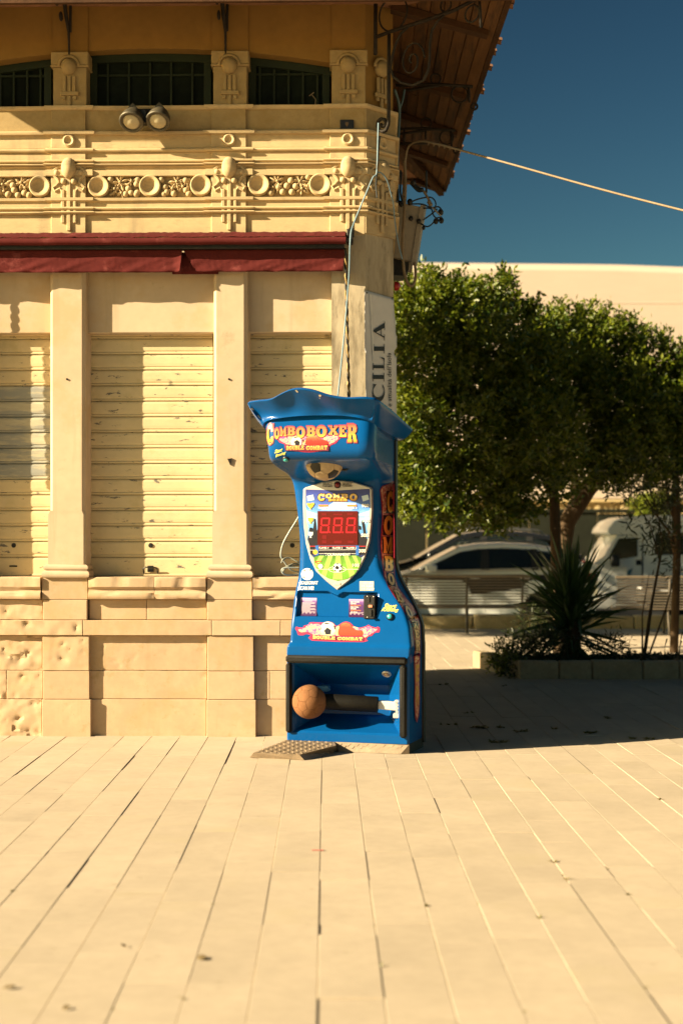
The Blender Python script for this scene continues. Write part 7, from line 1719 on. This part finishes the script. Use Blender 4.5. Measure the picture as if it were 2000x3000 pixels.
# ------------------------------------------------------------------ far walls and the big pale building
M['render'] = mat('pale_render', (.50, .41, .33), .9, .05, .25, .04, 4, .2, stain=[(.12, (.46, .37, .27), .5, .8)], stretch=(.5, 1, 2))
Yg = 52.0
bb = empty('large_building', (W(1500, 1589, Yg).x, Yg, RZ), 0, 'huge plain cream building with a smooth rounded roofline behind the trees', 'building')
def bp(u, v): p = W(u, v, Yg); return (p.x - bb.location.x, p.z - RZ)
top_l = [(300, 748), (1000, 752), (1220, 753), (1500, 756), (1720, 758), (1800, 759), (1870, 761), (2000, 766), (2200, 774), (2500, 800), (2640, 900)]
def wallpart(name, poly_px, y0, y1, m): mb = MB(); mb.prism([bp(*p) for p in poly_px], y0, y1, 'y'); return mb.build(name, m, bb)
mb = MB(); rows2 = []
for (yy, drop) in ((0, 34), (.12, 20), (.45, 9), (1.1, 2), (2.2, 0)): rows2.append([(bp(u, v+drop)[0], yy, bp(u, v+drop)[1]) for u, v in top_l])
base_row = [(bp(u, 1460)[0], 0, bp(u, 1460)[1]) for u, v in top_l]; mb.grid([base_row] + rows2 + [[(p[0], 16, p[2]) for p in rows2[-1]]] + [[(p[0], 16, 0) for p in base_row]])
mb.build('main_wall', M['render'], bb, 30)
M['render2'] = mat('lower_render', (.48, .37, .19), .9, .08, .4, .05, 4, .2)
wallpart('lower_wall', [(300,1470),(2640,1470),(2640,1700),(300,1700)], -.05, .3, M['render2'])
mb = MB(); x0, z1_ = bp(300, 1473); x1, z0_ = bp(2640, 1467); mb.cbox(x0, x1, -.28, -.02, z1_, z0_+.03, .03); mb.build('cornice', M['render2'], bb)
for v in (888,): mb = MB(); x0, z0_ = bp(300, v); x1, _ = bp(2600, v); mb.cbox(x0, x1, -.012, .02, z0_-.03, z0_+.03, .01); mb.build('string_course', M['render'], bb)
for k in range(70):
    x = bp(1100 + k*16, 0)[0]; mb = MB(); mb.cbox(x-.02, x+.02, -.11, -.052, bp(0,1560)[1], bp(0,1474)[1], .005); mb.build('rib', M['render2'], bb)
for u, w_ in ((1748, 12), (1826, 22)): mb = MB(); x, z0_ = bp(u, 1505); mb.cbox(x-w_*.006, x+w_*.006, -.16, -.055, z0_-.4, bp(0,1476)[1], .01); mb.build('pilaster', M['render2'], bb)
M['hoarding'] = mat('dark_wall', (.012, .014, .008), .9, .25, 1.2, .1, 20, .2)
Yw = 43.0; dw = empty('dark_wall', (W(1500,1589,Yw).x, Yw, RZ), 0, 'long dark wall behind the parked cars, below the pale building', 'wall')
for k in range(16):
    u0 = 950 + k*100; a, b = W(u0, 1505, Yw), W(u0+98, 1505, Yw); mb = MB(); mb.cbox(a.x-dw.location.x, b.x-dw.location.x, -.05+rng.uniform(0,.03), .1, 0, a.z-RZ + rng.uniform(-.03,.03), .02); mb.build('wall_panel', M['hoarding'], dw)
mb = MB(); a, b = W(900, 1503, Yw), W(2600, 1503, Yw); mb.cbox(a.x-dw.location.x, b.x-dw.location.x, -.10, .14, a.z-RZ+.0, a.z-RZ+.12, .02); mb.build('coping', M['hoarding'], dw)
# rounded green bush against the far wall
b = W(1900, 1500, 41.0); b.z = RZ
shrub('round_bush', b, [px_lobe(1895, 1500, 41.0, 45, 40, .5), px_lobe(1930, 1490, 41.0, 40, 45, .5)], [], 260, 'distant rounded green bush above the dark wall behind the motorhome', 'bush', M['leaf_bright'], .16, .5, 9, .5, .3)
